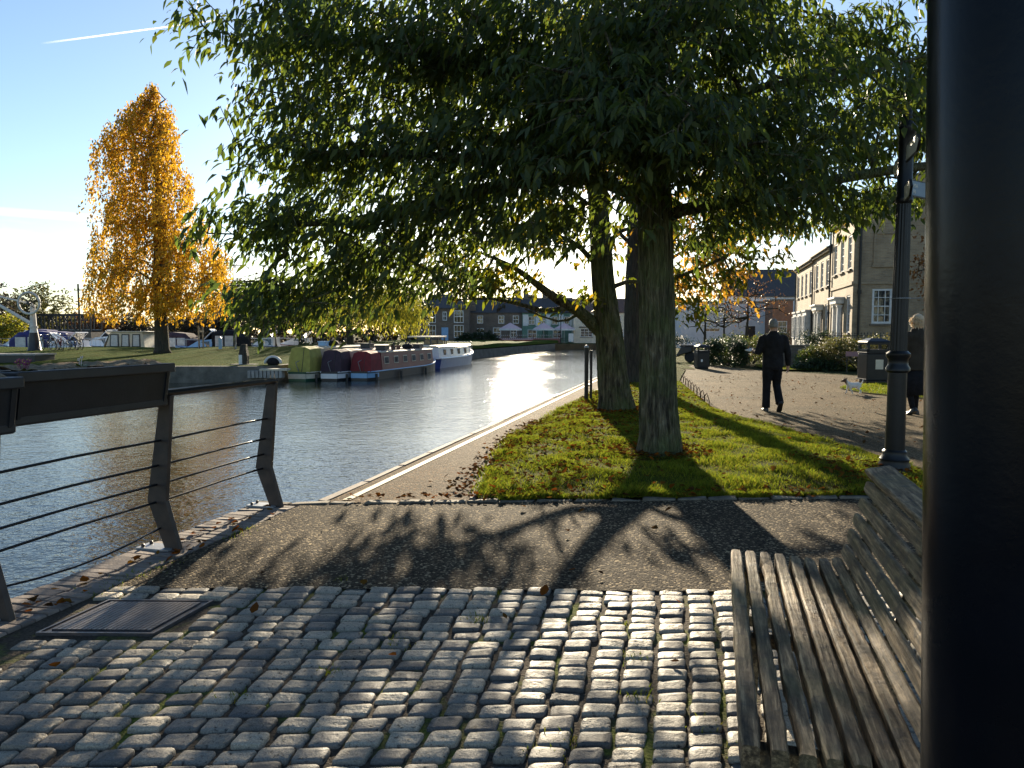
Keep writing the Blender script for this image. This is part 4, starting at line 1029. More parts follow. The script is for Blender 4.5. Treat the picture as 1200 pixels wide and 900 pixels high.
sign_b = pmat('sign_face', (.20, .27, .34), (.15, .21, .27), 8, .5); sign_w = pmat('sign_white', (.72, .7, .62), (.6, .58, .5), 8, .5)
def arm(z, ang, L, face, lab, text=None):
    a = bpy.data.objects.new('direction_arm', None)
    Mr = Matrix.Rotation(ang, 4, 'Z') @ Matrix.Translation((0, 0, z))
    V0 = Matrix(((1, 0, 0, 0), (0, 0, -1, 0), (0, 1, 0, 0), (0, 0, 0, 1)))
    h = .085
    mb = MB(); mb.prism([(.07, -h), (L - .1, -h), (L, 0), (L - .1, h), (.07, h)], -.011, .011, 0, Mr @ V0); mb.prism([(.08, -h + .012), (L - .105, -h + .012), (L - .02, 0), (L - .105, h - .012), (.08, h - .012)], -.0125, .0125, 1, Mr @ V0)
    o = mb.build('direction_arm', [M['black_paint'], face], fp)
    o['label'] = lab
    if text:
        cu = bpy.data.curves.new('lettering', 'FONT'); cu.body = text; cu.size = .062; cu.space_line = .95; cu.extrude = .0015; cu.align_x = 'LEFT'
        tx = bpy.data.objects.new('lettering', cu); COL.objects.link(tx); bpy.context.view_layer.update()
        me = bpy.data.meshes.new_from_object(tx); bpy.data.objects.remove(tx)
        me.materials.clear(); me.materials.append(sign_w)
        to = bpy.data.objects.new('lettering', me); COL.objects.link(to); to.parent = o
        to.matrix_local = Mr @ Matrix.Translation((.15, -.0128, .005)) @ Matrix.Rotation(R(90), 4, 'X')
arm(3.02, R(48), .95, sign_b, 'blue grey direction arm pointing along the path', 'MA\nRI')
arm(3.34, R(-93), .62, sign_w, 'upper pale direction arm pointing towards the viewer')
arm(2.93, R(-97), .52, sign_w, 'lower pale direction arm pointing towards the viewer')
arm(3.30, R(87), .6, sign_w, 'pale direction arm pointing away behind the post')
mb = MB(); mb.tube([(.094 * math.cos(t), .094 * math.sin(t), 1.86) for t in np.linspace(0, 2 * PI, 17)], .005, 6); mb.tube([(.09, .02, 1.86), (.2, .0, 1.865)], .004, 5); mb.build('cable_tie', M['galv'], fp)

# thin black post at the edge of the towpath
pp = thing('marker_post', 'thin black metal post with a pale cap between towpath and trunks', 'post', (-2.30, 15.7, 0))
mb = MB(); mb.tube([(0, 0, 0), (0, 0, 1.18)], .045, 12); mb.build('post', M['black_paint'], pp, smooth='auto')
mb = MB(); mb.tube([(.10, .02, 0), (.10, .02, 1.12)], .028, 10); mb.box((.05, .01, .35), (.12, .02, .03)); build_each(mb, 'stay', M['black_paint'], pp)
mb = MB(); mb.lathe([(.05, 1.18), (.05, 1.20), (.03, 1.225), (.008, 1.235)], 12); mb.build('cap', M['galv'], pp, smooth='auto')

# litter bins
def litter_bin(label, loc, s, rz, notice):
    t = thing('litter_bin', label, 'litter bin', loc, rz, 'black litter bins by the footpath')
    W, D_ = .60 * s, .52 * s; H = 1.15 * s
    mb = MB(); mb.box((0, 0, .05 * s), (W * .9, D_ * .9, .1 * s)); mb.box((0, 0, .44 * s), (W, D_, .70 * s)); mb.build('body', M['black_paint'], t, bevel=.03 * s)
    mb = MB(); mb.box((0, 0, .80 * s), (W * 1.06, D_ * 1.06, .035 * s)); mb.box((0, 0, .11 * s), (W * 1.04, D_ * 1.04, .03 * s)); mb.build('band', M['black_paint'], t, bevel=.008)
    mb = MB()
    for sx in (-1, 1):
        for sy in (-1, 1): mb.box((sx * W * .44, sy * D_ * .44, .92 * s), (W * .12, D_ * .12, .24 * s))
    mb.box((0, 0, .855 * s), (W, D_, .07 * s)); mb.box((0, 0, 1.035 * s), (W, D_, .05 * s)); mb.build('hood', M['black_paint'], t, bevel=.006)
    mb = MB(); mb.loft([[(sx * W * .53, sy * D_ * .53, 1.06 * s) for sx, sy in ((-1, -1), (1, -1), (1, 1), (-1, 1))], [(sx * W * .5, sy * D_ * .5, 1.10 * s) for sx, sy in ((-1, -1), (1, -1), (1, 1), (-1, 1))], [(sx * W * .22, sy * D_ * .22, H + .03) for sx, sy in ((-1, -1), (1, -1), (1, 1), (-1, 1))]]); mb.build('lid', M['black_paint'], t, bevel=.012)
    mb = MB(); mb.box((.02 * s if notice else -.1 * s, -D_ / 2 - .003, .50 * s if notice else .40 * s), (.2 * s if notice else .09 * s, .006, .25 * s if notice else .12 * s)); mb.build('notice', M['cream_paint'] if notice else M['white_paint'], t)
    return t
p = gp(1023, 449); litter_bin('black litter bin with a large cream notice, behind the small dog', (p.x, p.y, 0), 1.14, YAW, True)
p = gp(822, 432); litter_bin('black litter bin with a small white sticker, at the far bend of the footpath', (p.x, p.y, 0), .86, YAW + R(8), False)
# low hoops added in place of a flat lattice shadow, grass corner
he = thing('shadow_hoops', 'low brown hoops added in place of a lattice shadow along the corner of grass and footpath', 'shadow stand-in', (0, 0, 0))
mb = MB()
for i in range(9):
    f = i / 8; x = -.42 + .62 * f; y = 23.2 - 7.0 * f; x2 = x + .085; y2 = y - .95
    mb.tube([(x, y, 0), (x, y, .12), (x + .03, y - .25, .20), ((x + x2) / 2, (y + y2) / 2, .23), (x2 - .03, y2 + .25, .20), (x2, y2, .12), (x2, y2, 0)], .010, 5)
build_each(mb, 'hoop', M['rusty'], he)

# garden on the right: hedges, low wall, lawn strips
sheet('verge', [cg(778, 36)[:2], cg(800, 30)[:2], cg(815, 29.6)[:2], cg(806, 33)[:2], cg(838, 39)[:2], cg(860, 60)[:2], cg(790, 60)[:2]], .02, M['turf'])
sheet('verge_lawn', [cg(884, 33)[:2], cg(900, 29.3)[:2], cg(1000, 29.0)[:2], cg(1110, 27)[:2], cg(1110, 42)[:2], cg(890, 46)[:2]], .022, M['turf'])
sheet('grass_patch', [cg(985, 19.4)[:2], cg(1010, 18.0)[:2], cg(1090, 16.2)[:2], cg(1130, 17.5)[:2], cg(1110, 20)[:2], cg(1000, 21.4)[:2]], .022, M['turf'])
tag(blades('verge_grass', np.vstack([scatter([cg(985, 19.5)[:2], cg(1010, 18.1)[:2], cg(1090, 16.4)[:2], cg(1130, 17.5)[:2], cg(1110, 20)[:2], cg(1000, 21.2)[:2]], 9000), scatter([cg(886, 33)[:2], cg(901, 29.4)[:2], cg(1000, 29.1)[:2], cg(1000, 33)[:2]], 6000)]), lambda x, y: 0 * x + .02, .07, .006, M['blade']), kind='stuff', label='rough grass on the verges by the footpath', cat='grass')
bush('round_bush', 'dark round clipped bush beside the far litter bin', cg(851, 33.5), (.95, .9, 1.3), 1500, M['leaf_bush'], 301, boxy=.45)
bush('hedge', 'sunlit green hedge between round clipped bush and walking man', cg(878, 36), (1.9, 1.0, 1.45), 1700, M['leaf_hedge'], 302, boxy=.3, cat='hedge')
bush('hedge', 'low green hedge tucked behind the round clipped bush', cg(834, 39), (.9, .8, 1.0), 700, M['leaf_hedge'], 303, boxy=.3, cat='hedge')
bush('hedge', 'dark clipped hedge below the terrace windows', cg(932, 40), (1.8, .8, 1.75), 1200, M['leaf_bush'], 304, boxy=.55, cat='hedge')
bush('shrub', 'leafy shrub in front of the low garden wall', cg(951, 30.5), (.75, .6, .95), 700, M['leaf_hedge'], 305)
bush('shrub', 'low grey green shrub at the foot of the garden wall', cg(962, 29.6), (1.1, .45, .42), 500, M['leaf_bush'], 306)
bush('hedge', 'broad tawny hedge behind the near litter bin', cg(1012, 29.8), (2.0, .9, 1.42), 1900, M['leaf_olive'], 307, boxy=.3, cat='hedge')
bush('hedge', 'green hedge behind the woman and the fingerpost', cg(1085, 29), (1.6, .9, 1.5), 1200, M['leaf_hedge'], 308, boxy=.3, cat='hedge')
bush('hedge', 'dark box hedge in front of the white building', cg(826, 52), (3.0, .6, 1.5), 900, M['leaf_bush'], 309, boxy=.8, cat='hedge', rotz=YAW)
bush('shrub', 'red twigged shrub between round bush and white building', cg(884, 42), (1.4, .7, 1.25), 500, M['leaf_rust'], 310)
gw = thing('garden_wall', 'low brown brick garden wall behind the walking man', 'wall', cg(944, 32.2), YAW)
mb = MB(); mb.box((0, 0, .45), (3.0, .23, .9)); mb.build('wall', M['brick_wall'], gw)
mb = MB(); mb.box((0, 0, .935), (3.06, .30, .07)); mb.build('coping', M['kerb'], gw, bevel=.01)
# sign board by the hedge
sb = thing('plaque', 'small reddish plaque on legs in front of the tawny hedge', 'sign', cg(999, 26.8), YAW)
mb = MB(); mb.box((0, 0, .72), (.50, .03, .18)); mb.build('board', pmat('plaque_red', (.28, .14, .15), (.2, .1, .11), 8, .5), sb)
mb = MB(); mb.box((-.2, 0, .32), (.03, .03, .64)); mb.box((.2, 0, .32), (.03, .03, .64)); build_each(mb, 'leg', M['black_paint'], sb)
# parked motor scooter by the white building
def scooter(label, loc, rz):
    t = thing('parked_scooter', label, 'scooter', loc, rz)
    for y in (-.6, .6):
        mb = MB(); Mw = Matrix.Rotation(R(90), 4, 'Y')
        mb.lathe([(.20, -.05), (.27, -.05), (.29, 0), (.27, .05), (.20, .05)], 20, (0, y, .29), M=Mw); w = mb.build('wheel', M['tyre'], t, smooth=True)
    mb = MB(); mb.loft([[(-.16, -.75, .55), (.16, -.75, .55), (.16, -.75, .8), (-.16, -.75, .8)], [(-.2, -.2, .4), (.2, -.2, .4), (.2, -.2, .78), (-.2, -.2, .78)], [(-.2, .05, .28), (.2, .05, .28), (.2, .05, .36), (-.2, .05, .36)], [(-.2, .38, .28), (.2, .38, .28), (.2, .38, .36), (-.2, .38, .36)]]); mb.build('body', M['boat_black'], t, bevel=.03)
    mb = MB(); mb.loft([[(-.22, .40, .3), (.22, .40, .3), (.2, .46, .3), (-.2, .46, .3)], [(-.2, .52, .95), (.2, .52, .95), (.14, .58, .95), (-.14, .58, .95)]]); mb.tube([(0, .6, .29), (0, .5, 1.0)], .035, 8); mb.build('leg_shield', M['boat_white'], t, bevel=.01)
    mb = MB(); mb.tube([(-.33, .42, 1.05), (0, .5, 1.02), (.33, .42, 1.05)], .018, 8); mb.build('handlebar', M['galv'], t)
    mb = MB(); mb.box((0, -.42, .84), (.28, .66, .1)); mb.build('seat', M['leather'], t, bevel=.03)
    mb = MB(); mb.ball((0, .62, .9), .08, 8); mb.build('headlight', M['galv'], t, smooth=True)
scooter('parked black and white scooter on the verge by the far bin', cg(795, 37), R(70))
# ------------------------------------------------------------------ buildings
def facade(mb, w, h, ops, y=0.0, rev=.12, mi=0, gable=0.0, z0=0.0):
    """wall sheet in x 0..w, z z0..h at depth y with real openings (x, z, w, h) and their reveals; faces -y"""
    xs = sorted({0, w, *[o[0] for o in ops], *[o[0] + o[2] for o in ops]}); zs = sorted({z0, h, *[o[1] for o in ops], *[o[1] + o[3] for o in ops]})
    for i in range(len(xs) - 1):
        for j in range(len(zs) - 1):
            cx, cz = (xs[i] + xs[i + 1]) / 2, (zs[j] + zs[j + 1]) / 2
            if any(o[0] < cx < o[0] + o[2] and o[1] < cz < o[1] + o[3] for o in ops): continue
            mb.add([(xs[i], y, zs[j]), (xs[i + 1], y, zs[j]), (xs[i + 1], y, zs[j + 1]), (xs[i], y, zs[j + 1])], [(0, 1, 2, 3)], mi)
    for x, z, a, b in [o[:4] for o in ops]:
        q = [(x, z), (x + a, z), (x + a, z + b), (x, z + b)]
        for k in range(4):
            p0, p1 = q[k], q[(k + 1) % 4]
            mb.add([(p0[0], y, p0[1]), (p1[0], y, p1[1]), (p1[0], y + rev, p1[1]), (p0[0], y + rev, p0[1])], [(0, 1, 2, 3)], mi)
    if gable: mb.add([(0, y, h), (w, y, h), (w / 2, y, h + gable)], [(0, 1, 2)], mi)
def window(parent, x, z, w, h, y=0.0, nx=2, nz=2, fm='white_paint', fr=.07, bar=.03, sill=True, mat=None, silm='kerb'):
    T = mat or Matrix.Identity(4)
    mb = MB(); B = lambda c, d, mi=0: mb.box(T @ Vector(c), d, T.to_3x3().to_4x4(), mi)
    f = y + .07
    B((x + fr / 2, f, z + h / 2), (fr, .08, h)); B((x + w - fr / 2, f, z + h / 2), (fr, .08, h)); B((x + w / 2, f - .002, z + fr / 2), (w - .01, .08, fr)); B((x + w / 2, f - .002, z + h - fr / 2), (w - .01, .08, fr))
    for i in range(1, nx): B((x + w * i / nx, f + .012, z + h / 2), (bar, .035, h - fr))
    for j in range(1, nz): B((x + w / 2, f + .010, z + h * j / nz), (w - fr, .035, bar if j != nz / 2 else bar * 1.7))
    o = mb.build('window', M[fm], parent)
    mb = MB(); mb.box(T @ Vector((x + w / 2, y + .105, z + h / 2)), (w - .02, .01, h - .02), T.to_3x3().to_4x4()); mb.build('pane', M['glass'], o)
    if sill:
        mb = MB(); mb.box(T @ Vector((x + w / 2, y - .035, z - .05)), (w + .16, .13, .09), T.to_3x3().to_4x4()); mb.build('sill', M[silm], o)
    return o
def shell(mb, w, D_, h, gable_axis=None, rise=0):
    """back and side walls (front is made by facade)"""
    mb.add([(0, D_, 0), (w, D_, 0), (w, D_, h), (0, D_, h)], [(1, 0, 3, 2)])
    for x, f in ((0, (0, 1, 2, 3)), (w, (3, 2, 1, 0))): mb.add([(x, D_, 0), (x, 0, 0), (x, 0, h), (x, D_, h)], [f])
def ridge_roof(parent, w, D_, h, rise, m, over=.2, t=.12, hip=0.0):
    """ridge along x"""
    mb = MB(); a = over
    sl = rise / (D_ / 2)
    top = [(-a * .3 + hip, D_ / 2, h + rise), (w + a * .3 - hip, D_ / 2, h + rise)]
    e = h - a * sl
    f0, f1, b0, b1 = (-a * .3, -a, e), (w + a * .3, -a, e), (-a * .3, D_ + a, e), (w + a * .3, D_ + a, e)
    up = lambda p: (p[0], p[1], p[2] + t)
    vs = [f0, f1, top[1], top[0], b0, b1]; vs = vs + [up(p) for p in vs]
    fs = [(6, 7, 8, 9), (9, 8, 11, 10), (0, 3, 2, 1), (3, 4, 5, 2), (0, 1, 7, 6), (5, 4, 10, 11), (4, 3, 9), (4, 9, 10), (3, 0, 6), (3, 6, 9), (1, 2, 8), (1, 8, 7), (2, 5, 11), (2, 11, 8)]
    mb.add(vs, fs); return mb.build('roof', m, parent)
def chimney(parent, x, y, z, w, d, h, pots=2, m='brick'):
    mb = MB(); mb.box((x, y, z + h / 2), (w, d, h)); mb.box((x, y, z + h - .12), (w + .1, d + .1, .12)); o = mb.build('chimney', M[m], parent)
    for i in range(pots):
        mb = MB(); mb.lathe([(.12, 0), (.10, .1), (.11, .4), (.13, .42), (.13, .48)], 10, (x + (i - (pots - 1) / 2) * .35, y, z + h)); mb.build('chimney_pot', M['tile'], o)
def pipe(parent, x, y, h, mat=None):
    mb = MB(); mb.tube([(x, y, .1), (x, y, h)], .05, 8)
    for z in (1, 2.6, 4.4): mb.lathe([(.07, z), (.07, z + .08)], 8, (x, y, 0))
    mb.build('downpipe', M['black_paint'], parent, smooth='auto')
def portico(parent, x, w, h, y=0):
    mb = MB()
    for sx in (0, 1):
        mb.box((x + sx * w, y - .18, h / 2 - .1), (.2, .2, h - .2)); mb.box((x + sx * w, y - .18, .1), (.27, .27, .2)); mb.box((x + sx * w, y - .18, h - .25), (.27, .27, .12))
    mb.box((x + w / 2, y - .16, h), (w + .55, .5, .26)); mb.box((x + w / 2, y - .20, h + .17), (w + .75, .62, .10)); o = mb.build('door_surround', M['white_paint'], parent, bevel=.015)
    mb = MB(); mb.box((x + w / 2, y + .08, h / 2 - .1), (w - .22, .06, h - .35)); d = mb.build('door', M['boat_black'], parent)
    mb = MB(); mb.ball((x + w - .3, y + .03, 1.05), .04, 6); mb.build('handle', M['galv'], d)

# terrace on the right: facades face -X (the canal), built with local x running back towards the viewer
TX = 7.46
def terrace(label, y1, w, h, D_, ops, door, rise, gable=None, roofm='slate', string=True, wallm='brick'):
    t = thing('terrace_house', label, 'house', (TX, y1, 0), R(-90), 'brick terrace houses')
    allops = list(ops) + ([(door[0] + .1, 0.15, door[1] - .2, door[2] - .3)] if door else [])
    mb = MB(); facade(mb, w, h, allops)
    mb.add([(0, D_, 0), (w, D_, 0), (w, D_, h), (0, D_, h)], [(1, 0, 3, 2)]); mb.add([(0, D_, 0), (0, 0, 0), (0, 0, h), (0, D_, h)], [(0, 1, 2, 3)])
    Tg = Matrix.Translation((w, 0, 0)) @ Matrix.Rotation(R(90), 4, 'Z')      # the end wall facing the viewer
    gops = gable or []
    m2 = MB(); facade(m2, D_, h, gops); mb.add([Tg @ Vector(v) for v in m2.v], m2.f)
    for x in (0, w): mb.add([(x, 0, h), (x, D_, h), (x, D_ / 2, h + rise)], [(0, 1, 2) if x else (2, 1, 0)])
    mb.build('wall', M[wallm], t)
    for o in ops: window(t, *o[:4], nx=2, nz=4, bar=.025)
    for o in gops: window(t, *o[:4], nx=3, nz=4, mat=Tg, bar=.03, fr=.10)
    if door: portico(t, door[0], door[1], door[2])
    mb = MB()
    if string: mb.box((w / 2, -.03, 3.95), (w, .07, .16))
    mb.box((w / 2, -.08, h - .09), (w, .17, .17)); mb.box((w / 2, -.14, h + .02), (w, .30, .07))
    if string and gable is not None: mb.box((w + .03, D_ / 2, 3.952), (.07, D_ + .06, .16))
    mb.build('cornice', M['kerb'] if 0 else M['brick'], t)
    ridge_roof(t, w, D_, h + .06, rise, M[roofm], .22)
    return t
sw = lambda x, z, h=1.65: (x, z, .95, h)
t1 = terrace('tallest brick terrace house, its shaded gable with a white sash window facing the path', 45.2, 6.2, 7.4, 9.0, [sw(.8, 4.7, 1.7), sw(2.75, 4.7, 1.7), sw(4.7, 4.7, 1.7), sw(.8, 1.5, 1.9), sw(4.7, 1.5, 1.9)], (2.55, 1.25, 3.15), 2.6, gable=[(.88, 1.95, .9, 1.7), (5.0, 1.95, .9, 1.7)])
Tg = Matrix.Translation((6.2, 0, 0)) @ Matrix.Rotation(R(90), 4, 'Z')
for x in (1.0, 4.6):           # blind recess panels of the gable as raised brick frames
    mb = MB()
    for c, d in (((x - .08, -.03, 5.55), (.10, .06, 1.5)), ((x + 1.0, -.03, 5.55), (.10, .06, 1.5)), ((x + .46, -.03, 6.35), (1.18, .06, .12)), ((x + .46, -.04, 4.75), (1.3, .10, .12))): mb.box(Tg @ Vector(c), d, Matrix.Rotation(R(90), 4, 'Z'))
    mb.build('blind_window', M['brick'], t1)
mb = MB(); p0 = Tg @ Vector((.28, -.07, 0)); mb.tube([(p0.x, p0.y, .1), (p0.x, p0.y, 7.2)], .055, 8); mb.box((p0.x, p0.y, 3.5), (.16, .16, .2)); mb.build('downpipe', M['black_paint'], t1)
pipe(t1, .1, -.08, 7.2)
chimney(t1, 6.0, 4.5, 9.4, .6, 1.4, 1.3, 3)
t2 = terrace('middle brick terrace house with a white door surround', 51.6, 6.4, 6.4, 8.5, [sw(.9, 4.25, 1.6), sw(2.8, 4.25, 1.6), sw(4.7, 4.25, 1.6), sw(.9, 1.4, 1.8), sw(4.7, 1.4, 1.8)], (2.6, 1.15, 3.0), 2.3, string=False)
pipe(t2, .1, -.08, 5.9); chimney(t2, .3, 4.2, 8.0, .6, 1.2, 1.2, 3)
t3 = terrace('farthest brick terrace house with pale ground floor bays', 60.0, 8.4, 6.3, 8.5, [sw(.7, 4.1, 1.6), sw(2.6, 4.1, 1.6), sw(4.6, 4.1, 1.6), sw(6.6, 4.1, 1.6)], None, 2.2, string=False)
for x in (.6, 3.2, 5.8):
    mb = MB(); mb.box((x + .8, -.14, 1.5), (1.7, .28, 2.9)); mb.box((x + .8, -.16, 3.0), (1.85, .4, .12)); o = mb.build('bay', M['grey_paint'], t3)
    for k_ in (0, 1): window(t3, x + .1 + k_ * .75, 1.1, .66, 1.6, -.40, 1, 2, sill=False)
pipe(t3, .1, -.08, 5.9); chimney(t3, .4, 4.2, 7.9, .6, 1.2, 1.2, 3)
# railings in front of the gable
rr = thing('iron_railings', 'thin black iron railings in front of the shaded gable', 'railings', (7.4, 37.6, 0))
mb = MB()
for i in range(60):
    x = -1.6 + i * .14; mb.tube([(x, 0, .1), (x, 0, 1.42)], .010, 4); mb.lathe([(.0, 1.42), (.022, 1.46), (.0, 1.54)], 4, (x, 0, 0))
mb.build('bars', M['black_paint'], rr)
mb = MB(); mb.box((2.5, 0, 1.36), (8.3, .03, .03)); mb.box((2.5, 0, .25), (8.3, .03, .03)); mb.build('rails', M['black_paint'], rr)

# pale building at the end of the path
def place(px, d): return c2w((px - 600) / FPX * d, d)
x0, y0 = place(797, 72); 
wb = thing('white_building', 'long pale rendered building with a dark tiled roof at the end of the footpath', 'building', (x0, y0, 0), YAW)
w = (907 - 797) / FPX * 72
mb = MB(); ops = [(2.4, 1.6, 1.5, .35), (6.4, .05, 1.0, 2.1)]; facade(mb, w, 4.6, ops); shell(mb, w, 7, 4.6); mb.build('wall', M['render_white'], wb)
for o in ops[:1]: window(wb, *o, nx=3, nz=1, sill=False)
mb = MB(); mb.box((6.9, .08, 1.1), (1.0, .06, 2.1)); mb.build('door', M['boat_black'], wb)
mb = MB(); mb.box((w * .75, -.02, 4.5), (w * .5, .1, .22)); mb.build('fascia', M['kerb'], wb)
x1, y1 = place(861, 80)
rb = thing('tiled_building', 'dark roofed building standing behind the long pale one', 'building', (x1, y1, 0), YAW)
mb = MB(); facade(mb, 9.4, 5.6, []); shell(mb, 9.4, 7, 5.6); mb.build('wall', M['render_white'], rb); ridge_roof(rb, 9.4, 7, 5.6, 3.0, M['slate'], .2)
x1, y1 = place(904, 68)
ob = thing('brick_outbuilding', 'small orange brick building between the pale building and the terrace', 'building', (x1, y1, 0), YAW)
mb = MB(); ops = [(.5, 1.5, .9, 1.1)]; facade(mb, 1.9, 4.5, ops); shell(mb, 1.9, 2, 4.5); mb.build('wall', M['brick_orange'], ob); window(ob, *ops[0])
mb = MB(); mb.box((.95, 1, 4.55), (2.05, 2.1, .16)); mb.build('parapet', M['kerb'], ob)
mb = MB(); mb.box((.95, 1, 4.4), (1.8, 1.8, .1)); mb.build('roof', M['slate'], ob)

# far quay: brown brick house, pub row, white cottage
x0, y0 = place(487, 107); s = 107 / FPX
bh = thing('brick_house', 'brown brick house with tall white windows and a hipped roof across the water', 'house', (x0, y0, 0), YAW)
w = 63 * s; zz = lambda py: EYE + (390 - py) * s
ops = [((500 - 487) * s, .9, 11 * s, 1.75), ((500 - 487) * s, 2.95, 11 * s, 1.75), ((532 - 487) * s, .75, 11.5 * s, 1.9), ((532 - 487) * s, 2.95, 11.5 * s, 1.85), ((519 - 487) * s, 3.3, 5 * s, 1.3), ((517.5 - 487) * s, .1, 8 * s, 2.2)]
mb = MB(); facade(mb, w, 5.2, ops); shell(mb, w, 7, 5.2); mb.build('wall', M['brick_dark'], bh)
for o in ops[:5]: window(bh, *o, nx=3 if o[2] > 1 else 2, nz=2, fr=.11, bar=.06)
o = ops[5]; mb = MB(); mb.box((o[0] + o[2] / 2, .07, 1.2), (o[2], .06, 2.2)); d = mb.build('door', M['boat_lblue'], bh); mb = MB(); mb.ball((o[0] + .2, .02, 1.05), .05, 6); mb.build('handle', M['galv'], d)
ridge_roof(bh, w, 7, 5.2, 2.0, M['slate'], .3, hip=2.6)
chimney(bh, w + .3, 3.4, 4.8, 1.0, .8, 2.8, 2, 'brick_dark')
x0, y0 = place(474, 118); sh = thing('small_house', 'small grey house between the willow and the brown brick house', 'house', (x0, y0, 0), YAW)
mb = MB(); ops = [(.8, 1.0, .8, 1.3)]; facade(mb, 2.6, 3.2, ops); shell(mb, 2.6, 5, 3.2); mb.build('wall', M['render_white'], sh); window(sh, *ops[0]); ridge_roof(sh, 2.6, 5, 3.2, 1.4, M['slate'], .15)
x0, y0 = place(550, 110); s = 110 / FPX
rw = thing('brick_row', 'long low brick row with a slate roof between the brown house and the green pub', 'building', (x0, y0, 0), YAW)
w = 62 * s; ops = [(1.2, 2.9, .9, 1.2), (4.4, 2.9, .9, 1.2), (6.6, 2.9, .9, 1.2), (1.2, .8, 1.0, 1.4), (3.6, .8, 1.2, 1.5), (6.2, .8, 1.0, 1.4)]
mb = MB(); facade(mb, w, 4.6, ops); shell(mb, w, 7, 4.6); mb.build('wall', M['brick_dark'], rw)
for o in ops: window(rw, *o, fr=.09, bar=.05)
ridge_roof(rw, w, 7, 4.6, 2.3, M['slate'], .2); chimney(rw, w - .6, 3.5, 6.6, .9, .7, 1.5, 2, 'brick_dark'); chimney(rw, 3.2, 3.5, 6.6, .7, .6, 1.2, 2, 'brick_dark')
x0, y0 = place(612, 109.6)
pb = thing('pub', 'sage green and white pub with three parasols in front on the far quay', 'pub', (x0, y0, 0), YAW)
w = 60 * s
ops = [(.9, 2.75, 1.0, 1.2), (2.8, 2.75, .7, 1.2), (4.4, 2.75, 1.0, 1.2), (6.3, 2.75, .8, 1.2), (.8, .7, 1.4, 1.3), (3.0, .1, .9, 2.1), (4.6, .7, 1.4, 1.3)]
mb = MB(); facade(mb, w, 4.6, ops); shell(mb, w, 7, 4.6); mb.build('wall', M['green_render'], pb)
mb = MB()
for a, b in ((.1, .8), (2.0, .7), (3.6, .7), (5.5, .7), (7.15, .5)): mb.box((a + b / 2, -.02, 3.4), (b, .08, 1.7))
build_each(mb, 'white_panel', M['white_paint'], pb)
for i, o in enumerate(ops):
    if i != 5: window(pb, *o, fr=.1, bar=.05)
mb = MB(); mb.box((3.45, .07, 1.15), (.9, .06, 2.1)); d = mb.build('door', M['boat_green'], pb); mb = MB(); mb.ball((3.8, .02, 1.05), .05, 6); mb.build('handle', M['galv'], d)
ridge_roof(pb, w, 7, 4.6, 2.2, M['slate'], .2); chimney(pb, .6, 3.5, 6.4, .8, .7, 1.5, 2, 'brick_dark'); chimney(pb, w * .45, 3.5, 6.4, .7, .6, 1.3, 2, 'brick_dark'); chimney(pb, w * .62, 3.5, 6.4, .5, .5, 1.5, 1, 'brick_dark')
x0, y0 = place(672, 106)
wc = thing('white_cottage', 'cream white cottage with a wide small paned window beside the pub', 'cottage', (x0, y0, 0), YAW)
ops = [(1.0, .9, 1.75, 1.2), (5.6, .9, 1.7, 1.2), (3.6, .1, .95, 2.05), (1.3, 3.0, 1.0, 1.0), (5.9, 3.0, 1.0, 1.0)]
mb = MB(); facade(mb, 9.0, 4.5, ops); shell(mb, 9.0, 7, 4.5); mb.build('wall', M['cream_paint'], wc)
for i, o in enumerate(ops):
    if i != 2: window(wc, *o, nx=3, nz=3, bar=.05)
mb = MB(); mb.box((1.87, -.05, 2.32), (2.2, .14, .16)); mb.build('lintel', M['boat_black'], wc)
mb = MB(); mb.box((4.07, .07, 1.12), (.95, .06, 2.05)); d = mb.build('door', M['boat_blue'], wc); mb = MB(); mb.ball((4.4, .02, 1.05), .05, 6); mb.build('handle', M['galv'], d)
ridge_roof(wc, 9.0, 7, 4.5, 2.0, M['tile'], .2); chimney(wc, 8.6, 3.5, 6.2, .7, .7, 1.3, 2)
